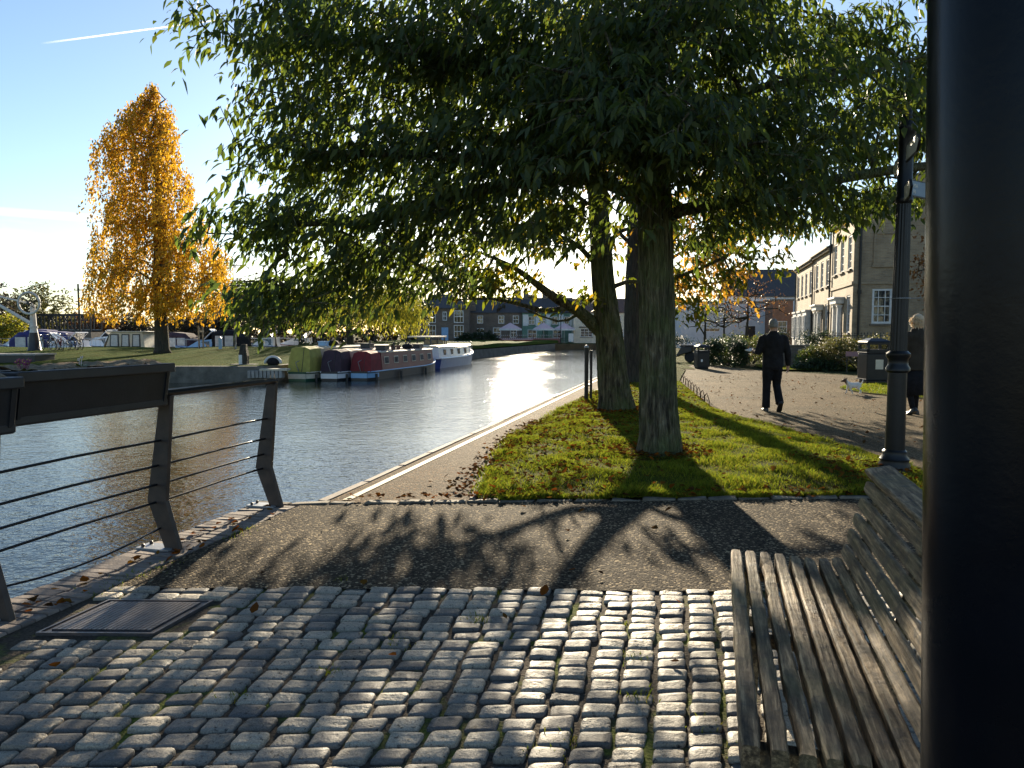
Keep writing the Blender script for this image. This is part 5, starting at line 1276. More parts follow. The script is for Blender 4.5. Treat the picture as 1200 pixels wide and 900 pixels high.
# parasols, fence, board and lamp on the pub terrace
def parasol(label, px, d, wd):
    x, y = place(px, d); t = thing('parasol', label, 'parasol', (x, y, 0), YAW, 'parasols in front of the pub')
    mb = MB(); mb.tube([(0, 0, 0), (0, 0, 2.9)], .035, 8); mb.build('pole', M['white_paint'], t)
    mb = MB(); n = 8; rim = [(wd / 2 * math.cos(2 * PI * (k + .5) / n), wd / 2 * math.sin(2 * PI * (k + .5) / n)) for k in range(n)]
    top = (0, 0, 2.95)
    mb.add([top] + [(a, b, 2.08) for a, b in rim] + [(a, b, 1.86) for a, b in rim], [(0, 1 + k, 1 + (k + 1) % n) for k in range(n)]); mb.build('canopy', M['cloth_pink'], t)
    mb = MB(); mb.add([(a * 1.004, b * 1.004, 2.082) for a, b in rim] + [(a * 1.01, b * 1.01, 1.84) for a, b in rim], [(k, (k + 1) % n, n + (k + 1) % n, n + k) for k in range(n)]); mb.build('valance', M['white_paint'], t)
    mb = MB(); mb.lathe([(.3, 0), (.3, .06), (.06, .1)], 12); mb.build('base', M['concrete'], t)
    tb = thing('pub_table', label.replace('pink parasol', 'dark picnic table under the parasol').replace('largest dark', 'dark').replace('smallest dark', 'dark'), 'table', (x + .2, y - .9, 0), YAW, 'tables on the pub terrace')
    mb = MB(); mb.box((0, 0, .74), (1.6, .75, .05)); mb.build('table_top', M['boat_black'], tb)
    for sy in (-.62, .62):
        mb = MB(); mb.box((0, sy, .45), (1.6, .25, .04)); mb.build('seat', M['boat_black'], tb)
    mb = MB()
    for sx in (-.6, .6): mb.box((sx, 0, .38), (.06, .1, .72), Matrix.Rotation(.5, 4, 'X')); mb.box((sx + .07, 0, .38), (.06, .1, .72), Matrix.Rotation(-.5, 4, 'X')); mb.box((sx, 0, .42), (.05, 1.3, .05))
    build_each(mb, 'leg', M['boat_black'], tb)
parasol('pink parasol standing apart at the brick row end of the pub', 598, 104, 3.5)
parasol('pink parasol in the middle of the three before the pub', 637, 104.5, 3.3)
parasol('pink parasol beside the white cottage and the lamp post', 661, 105.5, 3.3)
x, y = place(584, 100.6); pf = thing('terrace_fence', 'dark red fence with two rows of pale knobs below the parasols', 'fence', (x, y, 0), YAW)
mb = MB(); L = 72 / FPX * 100.6
mb.box((L / 2, 0, .45), (L, .05, .7)); mb.build('fence_panel', M['boat_maroon'], pf)
mb = MB()
for i in range(30):
    for z in (.72, 1.16): mb.ball((.1 + i * (L - .2) / 29, -.06, z), .06, 4)
build_each(mb, 'knob', M['white_paint'], pf)
mb = MB()
for i in range(8): mb.box((.1 + i * (L - .2) / 7, 0, .6), (.07, .07, 1.2))
build_each(mb, 'fence_post', M['boat_maroon'], pf)
mb = MB(); mb.box((L / 2, 0, 1.13), (L, .03, .03)); mb.build('fence_rail', M['boat_maroon'], pf)
x, y = place(669, 101); ab = thing('notice_board', 'white notice board standing on the far quay below the cottage', 'sign', (x, y, 0), YAW)
mb = MB(); mb.box((0, 0, .85), (.68, .06, 1.15)); mb.build('panel', M['white_paint'], ab); mb = MB(); mb.box((-.3, .05, .6), (.05, .04, 1.2)); mb.box((.3, .05, .6), (.05, .04, 1.2)); build_each(mb, 'leg', M['boat_black'], ab)
x, y = place(657, 101.5); lp = thing('lamp_post', 'thin grey lamp post on the far quay before the pub', 'lamp post', (x, y, 0), YAW)
mb = MB(); mb.tube([(0, 0, 0), (0, 0, 1), (0, 0, 5.4)], [.08, .06, .04], 8); mb.build('pole', M['boat_black'], lp); mb = MB(); mb.lathe([(.05, 5.4), (.2, 5.55), (.24, 5.8), (.1, 6.0), (.02, 6.1)], 10); mb.build('lantern', M['boat_black'], lp)
bush('hedge', 'dark hedge at the water in front of the brown brick house', c2w((565 - 600) / FPX * 101, 101) + (0,), (2.6, 1.0, 2.0), 500, M['leaf_bush'], 330, ll=.25, lw=.14, cat='hedge')
bush('hedge', 'dark clump of shrubs on the far quay at the bow of the faded red boat', c2w((546 - 600) / FPX * 100, 100) + (0,), (1.6, 1.0, 1.5), 350, M['leaf_bush'], 331, ll=.25, lw=.14, cat='hedge')
sheet('quay_grass', [place(622, 99.0), place(700, 99.0), place(700, 104), place(622, 104)], .0, M['turf_far'])

# far left: truss bridge and pole
x0, y0 = place(36, 92); x1, y1 = place(104, 92)
br = thing('truss_bridge', 'dark steel truss bridge beyond the marina', 'bridge', (x0, y0, 0), YAW)
L = 72 / FPX * 92; zb, zt = EYE + (390 - 388) / FPX * 92, EYE + (390 - 369) / FPX * 92
for yy in (0, 2.4):
    mb = MB(); mb.box((L / 2, yy, zb), (L, .2, .25)); mb.box((L / 2, yy, zt), (L, .2, .22)); n = 8
    for i in range(n + 1): mb.box((L * i / n, yy, (zb + zt) / 2), (.13, .14, zt - zb))
    for i in range(n):
        a = Vector((L * i / n, yy, zb)); b = Vector((L * (i + 1) / n, yy, zt)); 
        if i % 2: a.z, b.z = zt, zb
        mb.tube([a, b], .06, 4)
    mb.build('truss', M['boat_black'], br)
mb = MB(); mb.box((L / 2, 1.2, zb + .16), (L, 2.3, .12)); mb.build('deck', M['concrete'], br)
for xx in (.3, L - .3):
    mb = MB(); mb.box((xx, 1.2, (zb - 1) / 2 - .1), (.8, 2.8, zb + 1)); mb.build('pier', M['brick_dark'], br)
x, y = place(95, 84); up = thing('utility_pole', 'tall dark utility pole with crossbars beside the golden birch', 'pole', (x, y, -.5), YAW)
mb = MB(); mb.tube([(0, 0, 0), (0, 0, 7.6)], [.14, .10], 8); mb.build('pole', M['bark_dark'], up)
mb = MB(); mb.box((.1, 0, 6.9), (1.2, .1, .1)); mb.box((.1, 0, 5.6), (.9, .1, .1))
for sx in (-.4, 0.1, .6): mb.lathe([(.04, 6.95), (.05, 7.1)], 6, (sx, 0, 0))
mb.build('crossbar', M['bark_dark'], up)
mb = MB()
for sx in (-.4, .6): mb.tube([(sx, 0, 7.08), (sx + 4, 6, 6.7), (sx + 9, 13, 6.9)], .018, 4)
build_each(mb, 'wire', M['boat_black'], up)
# ------------------------------------------------------------------ boats
def hull_mesh(L, W, top, bot, bow=2.0, stern=.5, sheer=.2, n=18, belly=.9):
    def hw(y):
        if y < stern: return W / 2 * (.72 + .28 * math.sin(PI / 2 * y / stern))
        if y > L - bow: return W / 2 * max(math.cos(PI / 2 * ((y - L + bow) / bow)) ** .75, .02)
        return W / 2
    mb = MB(); rings = []
    for i in range(n + 1):
        y = L * (1 - (1 - i / n) ** 1.25); w = hw(y); sh = sheer * max(0, (y - L + bow * 1.6) / (bow * 1.6)) ** 2
        rings.append([(-w, y, top + sh), (-w * belly, y, bot), (w * belly, y, bot), (w, y, top + sh)])
    mb.loft(rings); return mb, hw
def narrowboat(name, label, x, y, L, W, hullm, sidem, roofm, tent=None, tentlen=1.6, tent2=None, cab=(1.9, None), H=1.25, band=None, nwin=5, items=(), cat='narrowboat', rz=0.0):
    t = thing(name, label, cat, (x, y, WZ), rz, 'boats moored along the island bank')
    mb, hw = hull_mesh(L, W, .42, -.3, sheer=.25); mb.build('hull', M[hullm], t)
    mb = MB()
    for sx in (-1, 1): mb.tube([(sx * (hw(yy) + .01), yy, .40 + .25 * max(0, (yy - L + 3.2) / 3.2) ** 2) for yy in np.linspace(.02, L - .1, 24)], .03, 6)
    build_each(mb, 'rubbing_strake', M[band or 'boat_roof'], t)
    if band:
        mb = MB(); yy = np.linspace(0, .9, 7)
        for sx in (-1, 1): mb.loft([[(sx * (hw(q) + .008), q, .12), (sx * (hw(q) + .008), q, .33), (sx * (hw(q) + .0), q, .33), (sx * (hw(q) + .0), q, .12)] for q in yy])
        mb.box((0, -.012, .22), (W * .70, .02, .22)); mb.build('stern_band', M[band], t)
    a = cab[0]; b = cab[1] or L - 2.4; wc = W * .44
    mb = MB(); mb.loft([[(-wc, a, .42), (wc, a, .42), (wc * .86, a, H), (-wc * .86, a, H)], [(-wc, b, .42), (wc, b, .42), (wc * .86, b, H), (-wc * .86, b, H)]]); cb = mb.build('cabin', M[sidem], t)
    mb = MB(); mb.loft([[(-wc * .9, yy, H), (wc * .9, yy, H), (wc * .9, yy, H + .04), (wc * .45, yy, H + .085), (-wc * .45, yy, H + .085), (-wc * .9, yy, H + .04)] for yy in (a - .05, (a + b) / 2, b + .05)]); rf = mb.build('roof', M[roofm], t)
    mb = MB()
    for sx in (-1, 1): mb.tube([(sx * wc * .82, a + .1, H + .09), (sx * wc * .82, b - .1, H + .09)], .014, 6)
    build_each(mb, 'handrail', M[sidem], t)
    ti = math.atan((wc * .14) / (H - .42))
    for i in range(nwin):
        yy = a + (b - a) * (i + .5) / nwin
        for sx in (-1, 1):
            xm = wc * (1 - .14 * .55); Rm = Matrix.Rotation(-sx * ti, 4, 'Y')
            mb = MB(); mb.box((sx * (xm + .006), yy, .42 + (H - .42) * .55), (.025, .52, .36), Rm); o = mb.build('window', M['boat_roof'], t, bevel=.006)
            mb = MB(); mb.box((sx * (xm + .014), yy, .42 + (H - .42) * .55), (.020, .44, .28), Rm); mb.build('pane', M['glass'], o)
    def tentmesh(a0, b0, m, h, wd, rake0=.12, rake1=.05):
        mb = MB(); secs = []
        for yy, k_ in ((a0, 0), (a0 + (b0 - a0) * .33, .5), (a0 + (b0 - a0) * .66, .7), (b0, 1)):
            sag = .03 * math.sin(k_ * 9); w1 = wd
            secs.append([(-w1, yy, .40), (w1, yy, .40), (w1 * .94, yy + (rake0 if k_ == 0 else 0), .40 + (h - .40) * .6), (w1 * .80, yy + (rake0 * 1.6 if k_ == 0 else 0), h - .05 + sag), (w1 * .4, yy + (rake0 * 1.8 if k_ == 0 else 0), h + .03 + sag), (-w1 * .4, yy + (rake0 * 1.8 if k_ == 0 else 0), h + .03 + sag), (-w1 * .80, yy + (rake0 * 1.6 if k_ == 0 else 0), h - .05 + sag), (-w1 * .94, yy + (rake0 if k_ == 0 else 0), .40 + (h - .40) * .6)])
        mb.loft(secs); o = mb.build('canvas_cover', M[m], t, bevel=.02)
        mb = MB(); mb.tube([(wd * .3, a0 - .01, .42), (wd * .34, a0 + rake0 * .9, .4 + (h - .4) * .6), (wd * .36, a0 + rake0 * 1.6, h)], .012, 4); mb.build('zip', M['boat_black'], o)
    if tent: tentmesh(.12, .12 + tentlen, tent, H + .06, W * .45)
    if tent2: tentmesh(.14 + tentlen, .14 + tentlen * 1.8, tent2, H + .08, W * .45, 0)
    mb = MB(); mb.lathe([(.05, H + .06), (.05, H + .42), (.07, H + .43), (.07, H + .47)], 10, (wc * .4, a + (b - a) * .3, 0)); mb.build('chimney', M['boat_black'], t)
    mb = MB(); mb.tube([(0, .15, .42), (.0, -.1, .85), (0, .35, .95)], .02, 6); mb.build('tiller', M['galv'], t)
    mb = MB()
    for fy in (.5, L * .35, L * .7): mb.tube([(W / 2 + .06, fy, -.02), (W / 2 + .06, fy, .3)], .06, 8)
    build_each(mb, 'fender', M['boat_black'], t, smooth='auto')
    return t
narrowboat('narrowboat', 'narrowboat with a yellow canvas stern cover, moored by the pale landing step', -17.45, 29.35, 11.5, 1.25, 'boat_green', 'boat_green', 'boat_roof', 'cloth_yellow', 1.2, 'cloth_tan', (2.2, None), 1.46, 'cream_paint', 6)
narrowboat('narrowboat', 'narrowboat with a plum canvas stern cover between the yellow and red covered boats', -16.15, 29.9, 10.5, 1.15, 'boat_black', 'boat_maroon', 'boat_roof', 'cloth_plum', 1.1, 'cloth_tan', (2.1, None), 1.32, 'boat_white', 5)
narrowboat('narrowboat', 'red brown narrowboat with a red canvas stern cover and cream roof, outermost of the row', -14.98, 30.55, 9.8, 1.15, 'boat_black', 'boat_maroon', 'boat_roof', 'cloth_red', 1.25, None, (1.45, 8.4), 1.24, 'boat_lblue', 6)
# things on the roofs
def roof_item(name, label, cat, loc, build):
    t = thing(name, label, cat, loc); build(t); return t
def b_crate(t, m='boat_black', s=(.5, .6, .22)):
    mb = MB(); mb.box((0, 0, s[2] / 2), s); mb.build('crate_body', M[m], t, bevel=.02)
    mb = MB(); mb.box((0, 0, s[2] + .02), (s[0] + .05, s[1] + .05, .04)); mb.build('lid', M[m], t)
def b_pot(t):
    mb = MB(); mb.lathe([(.10, 0), (.15, .2), (.16, .22)], 10); mb.build('pot', M['tile'], t)
    rs = np.random.default_rng(int(t.location.y * 10)); V, F_ = sprays(rs.normal(0, .07, (16, 3)) + [0, 0, .3], rs.normal(size=(16, 3)), 5, .2, .09, .05, rs); raw_mesh('plant', V, F_, M['leaf_bush'], t)
def b_bag(t):
    mb = MB(); mb.ball((0, 0, .14), (.3, .35, .16), 8); mb.build('bag', M['cloth_black'], t, smooth=True); mb = MB(); mb.tube([(-.1, 0, .29), (0, 0, .36), (.1, 0, .29)], .02, 6); mb.build('strap', M['cloth_black'], t)
RZ0 = WZ + 1.24 + .085
roof_item('storage_box', 'black storage box on the cream roof of the red covered boat', 'box', (-15.0, 33.2, RZ0), b_crate)
roof_item('plant_pot', 'first plant pot behind the storage box on the cream boat roof', 'plant pot', (-14.9, 34.3, RZ0), b_pot)
roof_item('plant_pot', 'plant pot halfway along the cream boat roof', 'plant pot', (-15.1, 35.4, RZ0), b_pot)
roof_item('duffel_bag', 'dark bundled bag on the cream boat roof near its middle', 'bag', (-15.0, 36.4, RZ0), b_bag)
roof_item('storage_box', 'dark box on the far end of the cream boat roof', 'box', (-14.95, 37.7, RZ0), b_crate)
roof_item('storage_box', 'pale blue box on the roof behind the yellow canvas cover', 'box', (-17.5, 31.9, WZ + 1.545), lambda t: b_crate(t, 'boat_lblue', (.35, .4, .2)))
roof_item('duffel_bag', 'dark bag on the roof just behind the pale blue box', 'bag', (-17.4, 32.6, WZ + 1.545), b_bag)
roof_item('storage_box', 'black chest on the roof of the plum covered boat', 'box', (-16.1, 33.8, WZ + 1.405), b_crate)
# open wheelhouse boat and blue boats beyond
t = narrowboat('canopy_boat', 'dark boat with an open flat roofed wheelhouse, behind the row of narrowboats', -17.2, 43.0, 9.5, 1.7, 'boat_black', 'boat_black', 'boat_roof', None, 1, None, (4.2, None), 1.15, None, 3, cat='boat')
mb = MB(); mb.box((0, 2.2, 1.93), (1.65, 2.9, .09)); mb.build('canopy_roof', M['boat_roof'], t, bevel=.01)
mb = MB()
for sx in (-.72, .72):
    for yy in (.9, 2.2, 3.5): mb.box((sx, yy, 1.16), (.07, .07, 1.5))
build_each(mb, 'canopy_post', M['boat_black'], t)
mb = MB(); mb.box((0, 3.45, 1.35), (1.3, .03, .7)); mb.build('windscreen', M['glass'], t)
narrowboat('narrowboat', 'pale blue narrowboat moored beyond the plum covered boat', -19.3, 42.5, 11, 1.5, 'boat_black', 'boat_lblue', 'boat_lblue', None, 1, None, (1.2, None), 1.12, None, 5)
def cruiser(name, label, loc, rz, L=7, W=2.4, stripe='boat_blue', canopy='cloth_navy', cabin_h=1.0, dark=False, group='motor cruisers in the marina', roofc='boat_white', hullc='boat_white'):
    t = thing(name, label, 'motor boat', loc, rz, group)
    mb, hw = hull_mesh(L, W, .85, -.25, bow=L * .45, stern=.3, sheer=.3, belly=.78); mb.build('hull', M[hullc], t)
    mb = MB()
    for sx in (-1, 1):
        yy = np.linspace(.05, L * .93, 16); mb.loft([[(sx * (hw(q) * .965 + .012), q, .50), (sx * (hw(q) * .985 + .012), q, .68), (sx * (hw(q) * .95), q, .68), (sx * (hw(q) * .93), q, .50)] for q in yy])
    build_each(mb, 'stripe', M[stripe], t)
    mb = MB()
    for sx in (-1, 1): mb.tube([(sx * (hw(q) + .02), q, .84 + .3 * max(0, (q - L * .28) / (L * .72)) ** 2) for q in np.linspace(.05, L * .97, 18)], .035, 6)
    build_each(mb, 'rubbing_strake', M['boat_black' if dark else stripe], t)
    c0, c1 = L * .40, L * .80; w0 = W * .38
    mb = MB(); mb.loft([[(-w0, c0, .85), (w0, c0, .85), (w0 * .85, c0, .85 + cabin_h * .62), (-w0 * .85, c0, .85 + cabin_h * .62)], [(-w0 * .9, L * .62, .9), (w0 * .9, L * .62, .9), (w0 * .75, L * .60, .85 + cabin_h * .55), (-w0 * .75, L * .60, .85 + cabin_h * .55)], [(-w0 * .45, c1, .98), (w0 * .45, c1, .98), (w0 * .35, c1 - .1, 1.05), (-w0 * .35, c1 - .1, 1.05)]]); mb.build('cabin', M[hullc], t)
    for sx in (-1, 1):
        mb = MB(); mb.loft([[(sx * (w0 * .96 + .012), c0 + .2, .98), (sx * (w0 * .88 + .012), c0 + .25, .85 + cabin_h * .5), (sx * (w0 * .82), c0 + .25, .85 + cabin_h * .5), (sx * (w0 * .9), c0 + .2, .98)], [(sx * (w0 * .86 + .012), L * .60, 1.0), (sx * (w0 * .78 + .012), L * .58, .85 + cabin_h * .46), (sx * (w0 * .72), L * .58, .85 + cabin_h * .46), (sx * w0 * .8, L * .60, 1.0)]]); mb.build('window', M['glass'], t)
    # windscreen
    h1 = .85 + cabin_h * .62; h2 = h1 + .62
    mb = MB(); mb.loft([[(-w0 * .85, c0 + .75, h1 - .06), (w0 * .85, c0 + .75, h1 - .06), (w0 * .85, c0 + .73, h1 - .08), (-w0 * .85, c0 + .73, h1 - .08)], [(-w0 * .8, c0 + .05, h2), (w0 * .8, c0 + .05, h2), (w0 * .8, c0 + .02, h2 - .02), (-w0 * .8, c0 + .02, h2 - .02)]]); o = mb.build('windscreen', M['glass'], t)
    mb = MB(); P = [(-w0 * .87, c0 + .74, h1 - .05), (-w0 * .81, c0 + .04, h2), (w0 * .81, c0 + .04, h2), (w0 * .87, c0 + .74, h1 - .05)]; mb.tube(P, .04, 6); mb.tube([(0, c0 + .75, h1 - .05), (0, c0 + .05, h2)], .03, 6); mb.build('screen_frame', M['boat_white'], o)
    if canopy:
        mb = MB(); secs = []
        for yy, hh, ww in ((c0 + .06, h2 + .02, w0 * .84), (c0 - .9, h2 + .16, w0 * .95), (.7, h2 + .05, w0 * 1.0), (.12, h2 - .45, w0 * 1.02)):
            secs.append([(-ww * 1.08, yy, .86), (-ww * 1.02, yy, hh - .25), (-ww * .7, yy, hh), (ww * .7, yy, hh), (ww * 1.02, yy, hh - .25), (ww * 1.08, yy, .86)])
        mb.loft(secs); o = mb.build('canopy', M[canopy], t, bevel=.03)
        for sx in (-1, 1):
            for q0, q1 in ((.55, 1.25), (1.4, c0 - .35)):
                mb = MB(); ww = w0 * 1.04 + .045; mb.loft([[(sx * ww, q0, 1.02), (sx * (ww - .02), q0, h2 - .33), (sx * (ww - .09), q0, h2 - .33), (sx * (ww - .07), q0, 1.02)], [(sx * ww, q1, 1.02), (sx * (ww - .02), q1, h2 - .33), (sx * (ww - .09), q1, h2 - .33), (sx * (ww - .07), q1, 1.02)]]); mb.build('canopy_window', M['grey_paint' if canopy != 'cream' else 'glass'], o)
    mb = MB(); rail = [(sx * hw(q) * .92, q, 1.45 + .25 * (q / L)) for sx, q in [(-1, L * .55), (-1, L * .75), (-1, L * .9), (0, L * .99), (1, L * .9), (1, L * .75), (1, L * .55)]]; mb.tube(rail, .02, 5)
    for p in rail[::1]: mb.tube([p, (p[0], p[1] - .0, .9)], .016, 4)
    mb.build('bow_rail', M['galv'], t)
    return t
def mz(px, d): x, y = place(px, d); return (x, y, WZ)
cruiser('motor_cruiser', 'motor cruiser with a domed navy canopy behind the wheel crane', mz(16, 57), YAW + R(-75), 7, 2.8, 'boat_blue', 'cloth_navy', 1.15)
cruiser('motor_cruiser', 'white cruiser with a blue side and sloping windscreen, behind the parked bicycles', mz(93, 62), YAW + R(80), 7, 2.7, 'boat_lblue', 'cloth_navy', 1.1)
cruiser('motor_cruiser', 'white cruiser with a grey raked windscreen, between bicycles and cabin boat', mz(135, 57), YAW + R(88), 6.4, 2.5, 'boat_lblue', None, 1.2)
# white cabin boat with big dark framed side windows
t = thing('cabin_boat', 'white cabin boat with large dark framed windows behind the golden birch trunk', 'motor boat', mz(183, 55), YAW + R(90), 'motor cruisers in the marina')
mb, hw = hull_mesh(6.2, 2.4, .95, -.25, bow=2.4, stern=.3, sheer=.2, belly=.8); mb.build('hull', M['boat_white'], t)
mb = MB(); mb.loft([[(-1.0, .3, .95), (1.0, .3, .95), (.92, .5, 2.22), (-.92, .5, 2.22)], [(-1.0, 3.3, .95), (1.0, 3.3, .95), (.9, 2.9, 2.22), (-.9, 2.9, 2.22)]]); mb.build('cabin', M['cream_paint'], t)
mb = MB(); mb.box((0, 1.65, 2.27), (2.05, 2.9, .09)); mb.build('roof', M['cream_paint'], t, bevel=.03)
for sx in (-1, 1):
    for a, b in ((.62, 1.3), (1.42, 2.1), (2.22, 2.95)):
        mb = MB(); mb.loft([[(sx * .995, a, 1.1), (sx * .945, a + .05, 2.1), (sx * .90, a + .05, 2.1), (sx * .95, a, 1.1)], [(sx * .995, b, 1.1), (sx * .945, b - .05, 2.1), (sx * .90, b - .05, 2.1), (sx * .95, b, 1.1)]]); o = mb.build('window', M['boat_black'], t)
        mb = MB(); mb.loft([[(sx * 1.003, a + .12, 1.2), (sx * .955, a + .14, 2.02), (sx * .92, a + .14, 2.02), (sx * .95, a + .12, 1.2)], [(sx * 1.003, b - .10, 1.2), (sx * .955, b - .12, 2.02), (sx * .92, b - .12, 2.02), (sx * .95, b - .10, 1.2)]]); mb.build('pane', M['galv'], o)
mb = MB(); mb.loft([[(-.9, 3.5, 1.0), (.9, 3.5, 1.0), (.85, 3.0, 2.1), (-.85, 3.0, 2.1)], [(-.9, 3.54, 1.0), (.9, 3.54, 1.0), (.85, 3.04, 2.1), (-.85, 3.04, 2.1)]]); mb.build('windscreen', M['glass'], t)
cruiser('motor_cruiser', 'pale blue and white cruiser with plum canopy behind the double post', mz(232, 62), YAW + R(82), 7, 2.4, 'boat_lblue', 'cloth_plum', 1.0)
cruiser('motor_cruiser', 'sporty blue speedboat with a dark canopy beside the blue post', mz(288, 60), YAW + R(86), 6.0, 2.6, 'boat_blue', 'cloth_black', 1.3, hullc='boat_lblue')
cruiser('motor_cruiser', 'white cruiser with navy top in the second row behind the crane', mz(70, 72), YAW + R(85), 7, 2.8, 'boat_blue', 'cloth_navy', 1.5)
cruiser('motor_cruiser', 'cream cruiser in the second row between crane and birch', mz(165, 72), YAW + R(85), 7, 2.6, 'boat_blue', None, 1.6)
cruiser('motor_cruiser', 'white cruiser glimpsed under the golden birch crown beside its trunk', mz(215, 72), YAW + R(-85), 7, 2.6, 'boat_blue', None, 1.7)
cruiser('motor_cruiser', 'white cruiser almost hidden behind the shaded trees', mz(352, 72), YAW + R(85), 6, 2.3, 'boat_blue', None, 1.5)
cruiser('motor_cruiser', 'white cruiser under the hanging willow branches', mz(398, 76), YAW + R(85), 8, 2.3, 'boat_red', None, 1.3)
# blue and white river cruiser beyond the red boat
t = thing('river_boat', 'blue and white boat with a curved cabin, beyond the red narrowboat', 'boat', (-16.25, 41.6, WZ), 0)
mb, hw = hull_mesh(9.2, 2.3, .62, -.3, bow=3.0, stern=.5, sheer=.45, belly=.85, n=24); mb.build('hull', M['boat_blue'], t)
mb = MB()
for sx in (-1, 1): mb.tube([(sx * (hw(q) + .02), q, .62 + .45 * max(0, (q - 9.2 + 4.8) / 4.8) ** 2) for q in np.linspace(.05, 9.1, 26)], .05, 6)
build_each(mb, 'rubbing_strake', M['boat_white'], t)
mb = MB(); secs = []
for q in np.linspace(.5, 8.0, 14):
    ww = min(hw(q) * .86, 1.0); hh = 1.30 + .05 * math.sin(q); secs.append([(-ww, q, .60), (ww, q, .60), (ww * .92, q, hh), (-ww * .92, q, hh)])
mb.loft(secs); mb.build('cabin', M['boat_white'], t)
mb = MB(); secs = []
for q in np.linspace(.4, 8.15, 14):
    ww = min(hw(q) * .9, 1.02); hh = 1.305 + .05 * math.sin(q); secs.append([(-ww, q, hh), (ww, q, hh), (ww * .8, q, hh + .07), (-ww * .8, q, hh + .07)])
mb.loft(secs); mb.build('roof', M['boat_roof'], t)
for q in (1.6, 3.0, 4.4, 5.8):
    for sx in (-1, 1):
        mb = MB(); ww = min(hw(q) * .86, 1.0); mb.box((sx * (ww * .955 + .01), q, .98), (.05, .42, .36)); mb.build('window', M['glass'], t, bevel=.015)
mb = MB(); P = [(sx * hw(q) * .95, q, 1.55) for sx, q in [(-1, 7.6), (-1, 8.5), (0, 9.15), (1, 8.5), (1, 7.6)]]; mb.tube(P, .022, 6)
for p in P: mb.tube([p, (p[0], p[1], .8)], .016, 5)
mb.build('bow_rail', M['galv'], t)
# red boat at the far quay
x, y = place(608, 97.2)
t = thing('narrowboat', 'faded red narrowboat moored below the pub on the far quay', 'narrowboat', (x, y, WZ), YAW + R(-90))
t.location = c2w((580 - 600) / FPX * 97, 97) + (WZ,)
mb, hw = hull_mesh(6.4, 1.9, .45, -.3); mb.build('hull', M['boat_black'], t)
mb = MB(); mb.loft([[(-.85, .9, .45), (.85, .9, .45), (.72, 1.1, 1.3), (-.72, 1.1, 1.3)], [(-.85, 5.0, .45), (.85, 5.0, .45), (.72, 5.0, 1.3), (-.72, 5.0, 1.3)]]); mb.build('cabin', M['cloth_red'], t)
mb = MB(); mb.box((0, 3.0, 1.33), (1.5, 4.1, .07)); mb.build('roof', M['cloth_pink'], t)
for q in (1.6, 3.0, 4.2):
    mb = MB(); mb.box((.80, q, .95), (.05, .4, .3)); mb.box((-.80, q, .95), (.05, .4, .3)); build_each(mb, 'window', M['galv'], t)
mb = MB(); mb.tube([(0, .1, .45), (0, -.1, .9), (0, .4, 1.0)], .03, 5); mb.build('tiller', M['galv'], t)

# ------------------------------------------------------------------ crane, bicycles and other things on the island
qx, qy = place(0, 36.2)
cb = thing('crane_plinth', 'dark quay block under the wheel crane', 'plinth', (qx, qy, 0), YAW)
mb = MB(); mb.box((-1.2, .4, -.15), (6.4, 1.6, 1.1)); mb.build('block', M['boat_black'], cb, bevel=.03); mb = MB(); mb.box((-1.2, .4, .42), (6.5, 1.7, .07)); mb.build('coping', M['concrete'], cb)  # concrete side coloured black, its shade put into the colour
qx, qy = place(41, 47.0)
cr = thing('wheel_crane', 'old grey hand crane with a large spoked wheel on top of its post', 'crane', (qx, qy, .315), YAW)
s = 47 / FPX
mb = MB(); mb.lathe([(.46, 0), (.38, .12), (.30, .8), (.24, 1.2)], 14); mb.build('base', M['boat_black'], cr, smooth='auto')
mb = MB(); mb.lathe([(.24, 1.2), (.19, 1.5), (.15, 2.7), (.14, 3.0)], 14); mb.lathe([(.25, 1.5), (.25, 1.62)], 14); mb.lathe([(.2, 2.6), (.2, 2.7)], 14); mb.build('post', M['grey_paint'], cr, smooth='auto')
wz_ = 3.08; Mw = Matrix.Rotation(R(90), 4, 'X')
mb = MB(); n = 36
mb.tube([(.68 * math.cos(2 * PI * i / n), -.34, wz_ + .68 * math.sin(2 * PI * i / n)) for i in range(n + 1)], .075, 8)
w_ = mb.build('wheel', M['grey_paint'], cr, smooth=True)
mb = MB()
for i in range(6):
    a = 2 * PI * i / 6; mb.tube([(.68 * u * math.cos(a + .5 * u), -.34, wz_ + .68 * u * math.sin(a + .5 * u)) for u in np.linspace(.05, 1, 6)], .028, 5)
mb.lathe([(.1, -.1), (.1, .1)], 10, (0, -.34, wz_), M=Mw); mb.build('spokes', M['boat_black'], w_)
mb = MB(); mb.tube([(0, 0, wz_ - .05), (-2.6, 0, wz_ + .55), (-3.4, 0, wz_ + .72)], .06, 6); mb.build('tie_bar', M['grey_paint'], cr)
mb = MB(); mb.tube([(-.1, 0, 1.75), (-3.4, 0, wz_ + .62)], [.12, .09], 8); mb.build('jib', M['grey_paint'], cr)
mb = MB(); mb.tube([(-3.4, 0, wz_ + .6), (-3.4, 0, 1.6)], .015, 5); mb.tube([(-3.4, 0, 1.6), (-3.46, 0, 1.45), (-3.36, 0, 1.38), (-3.3, 0, 1.46)], .03, 6); mb.build('hook', M['boat_black'], cr)
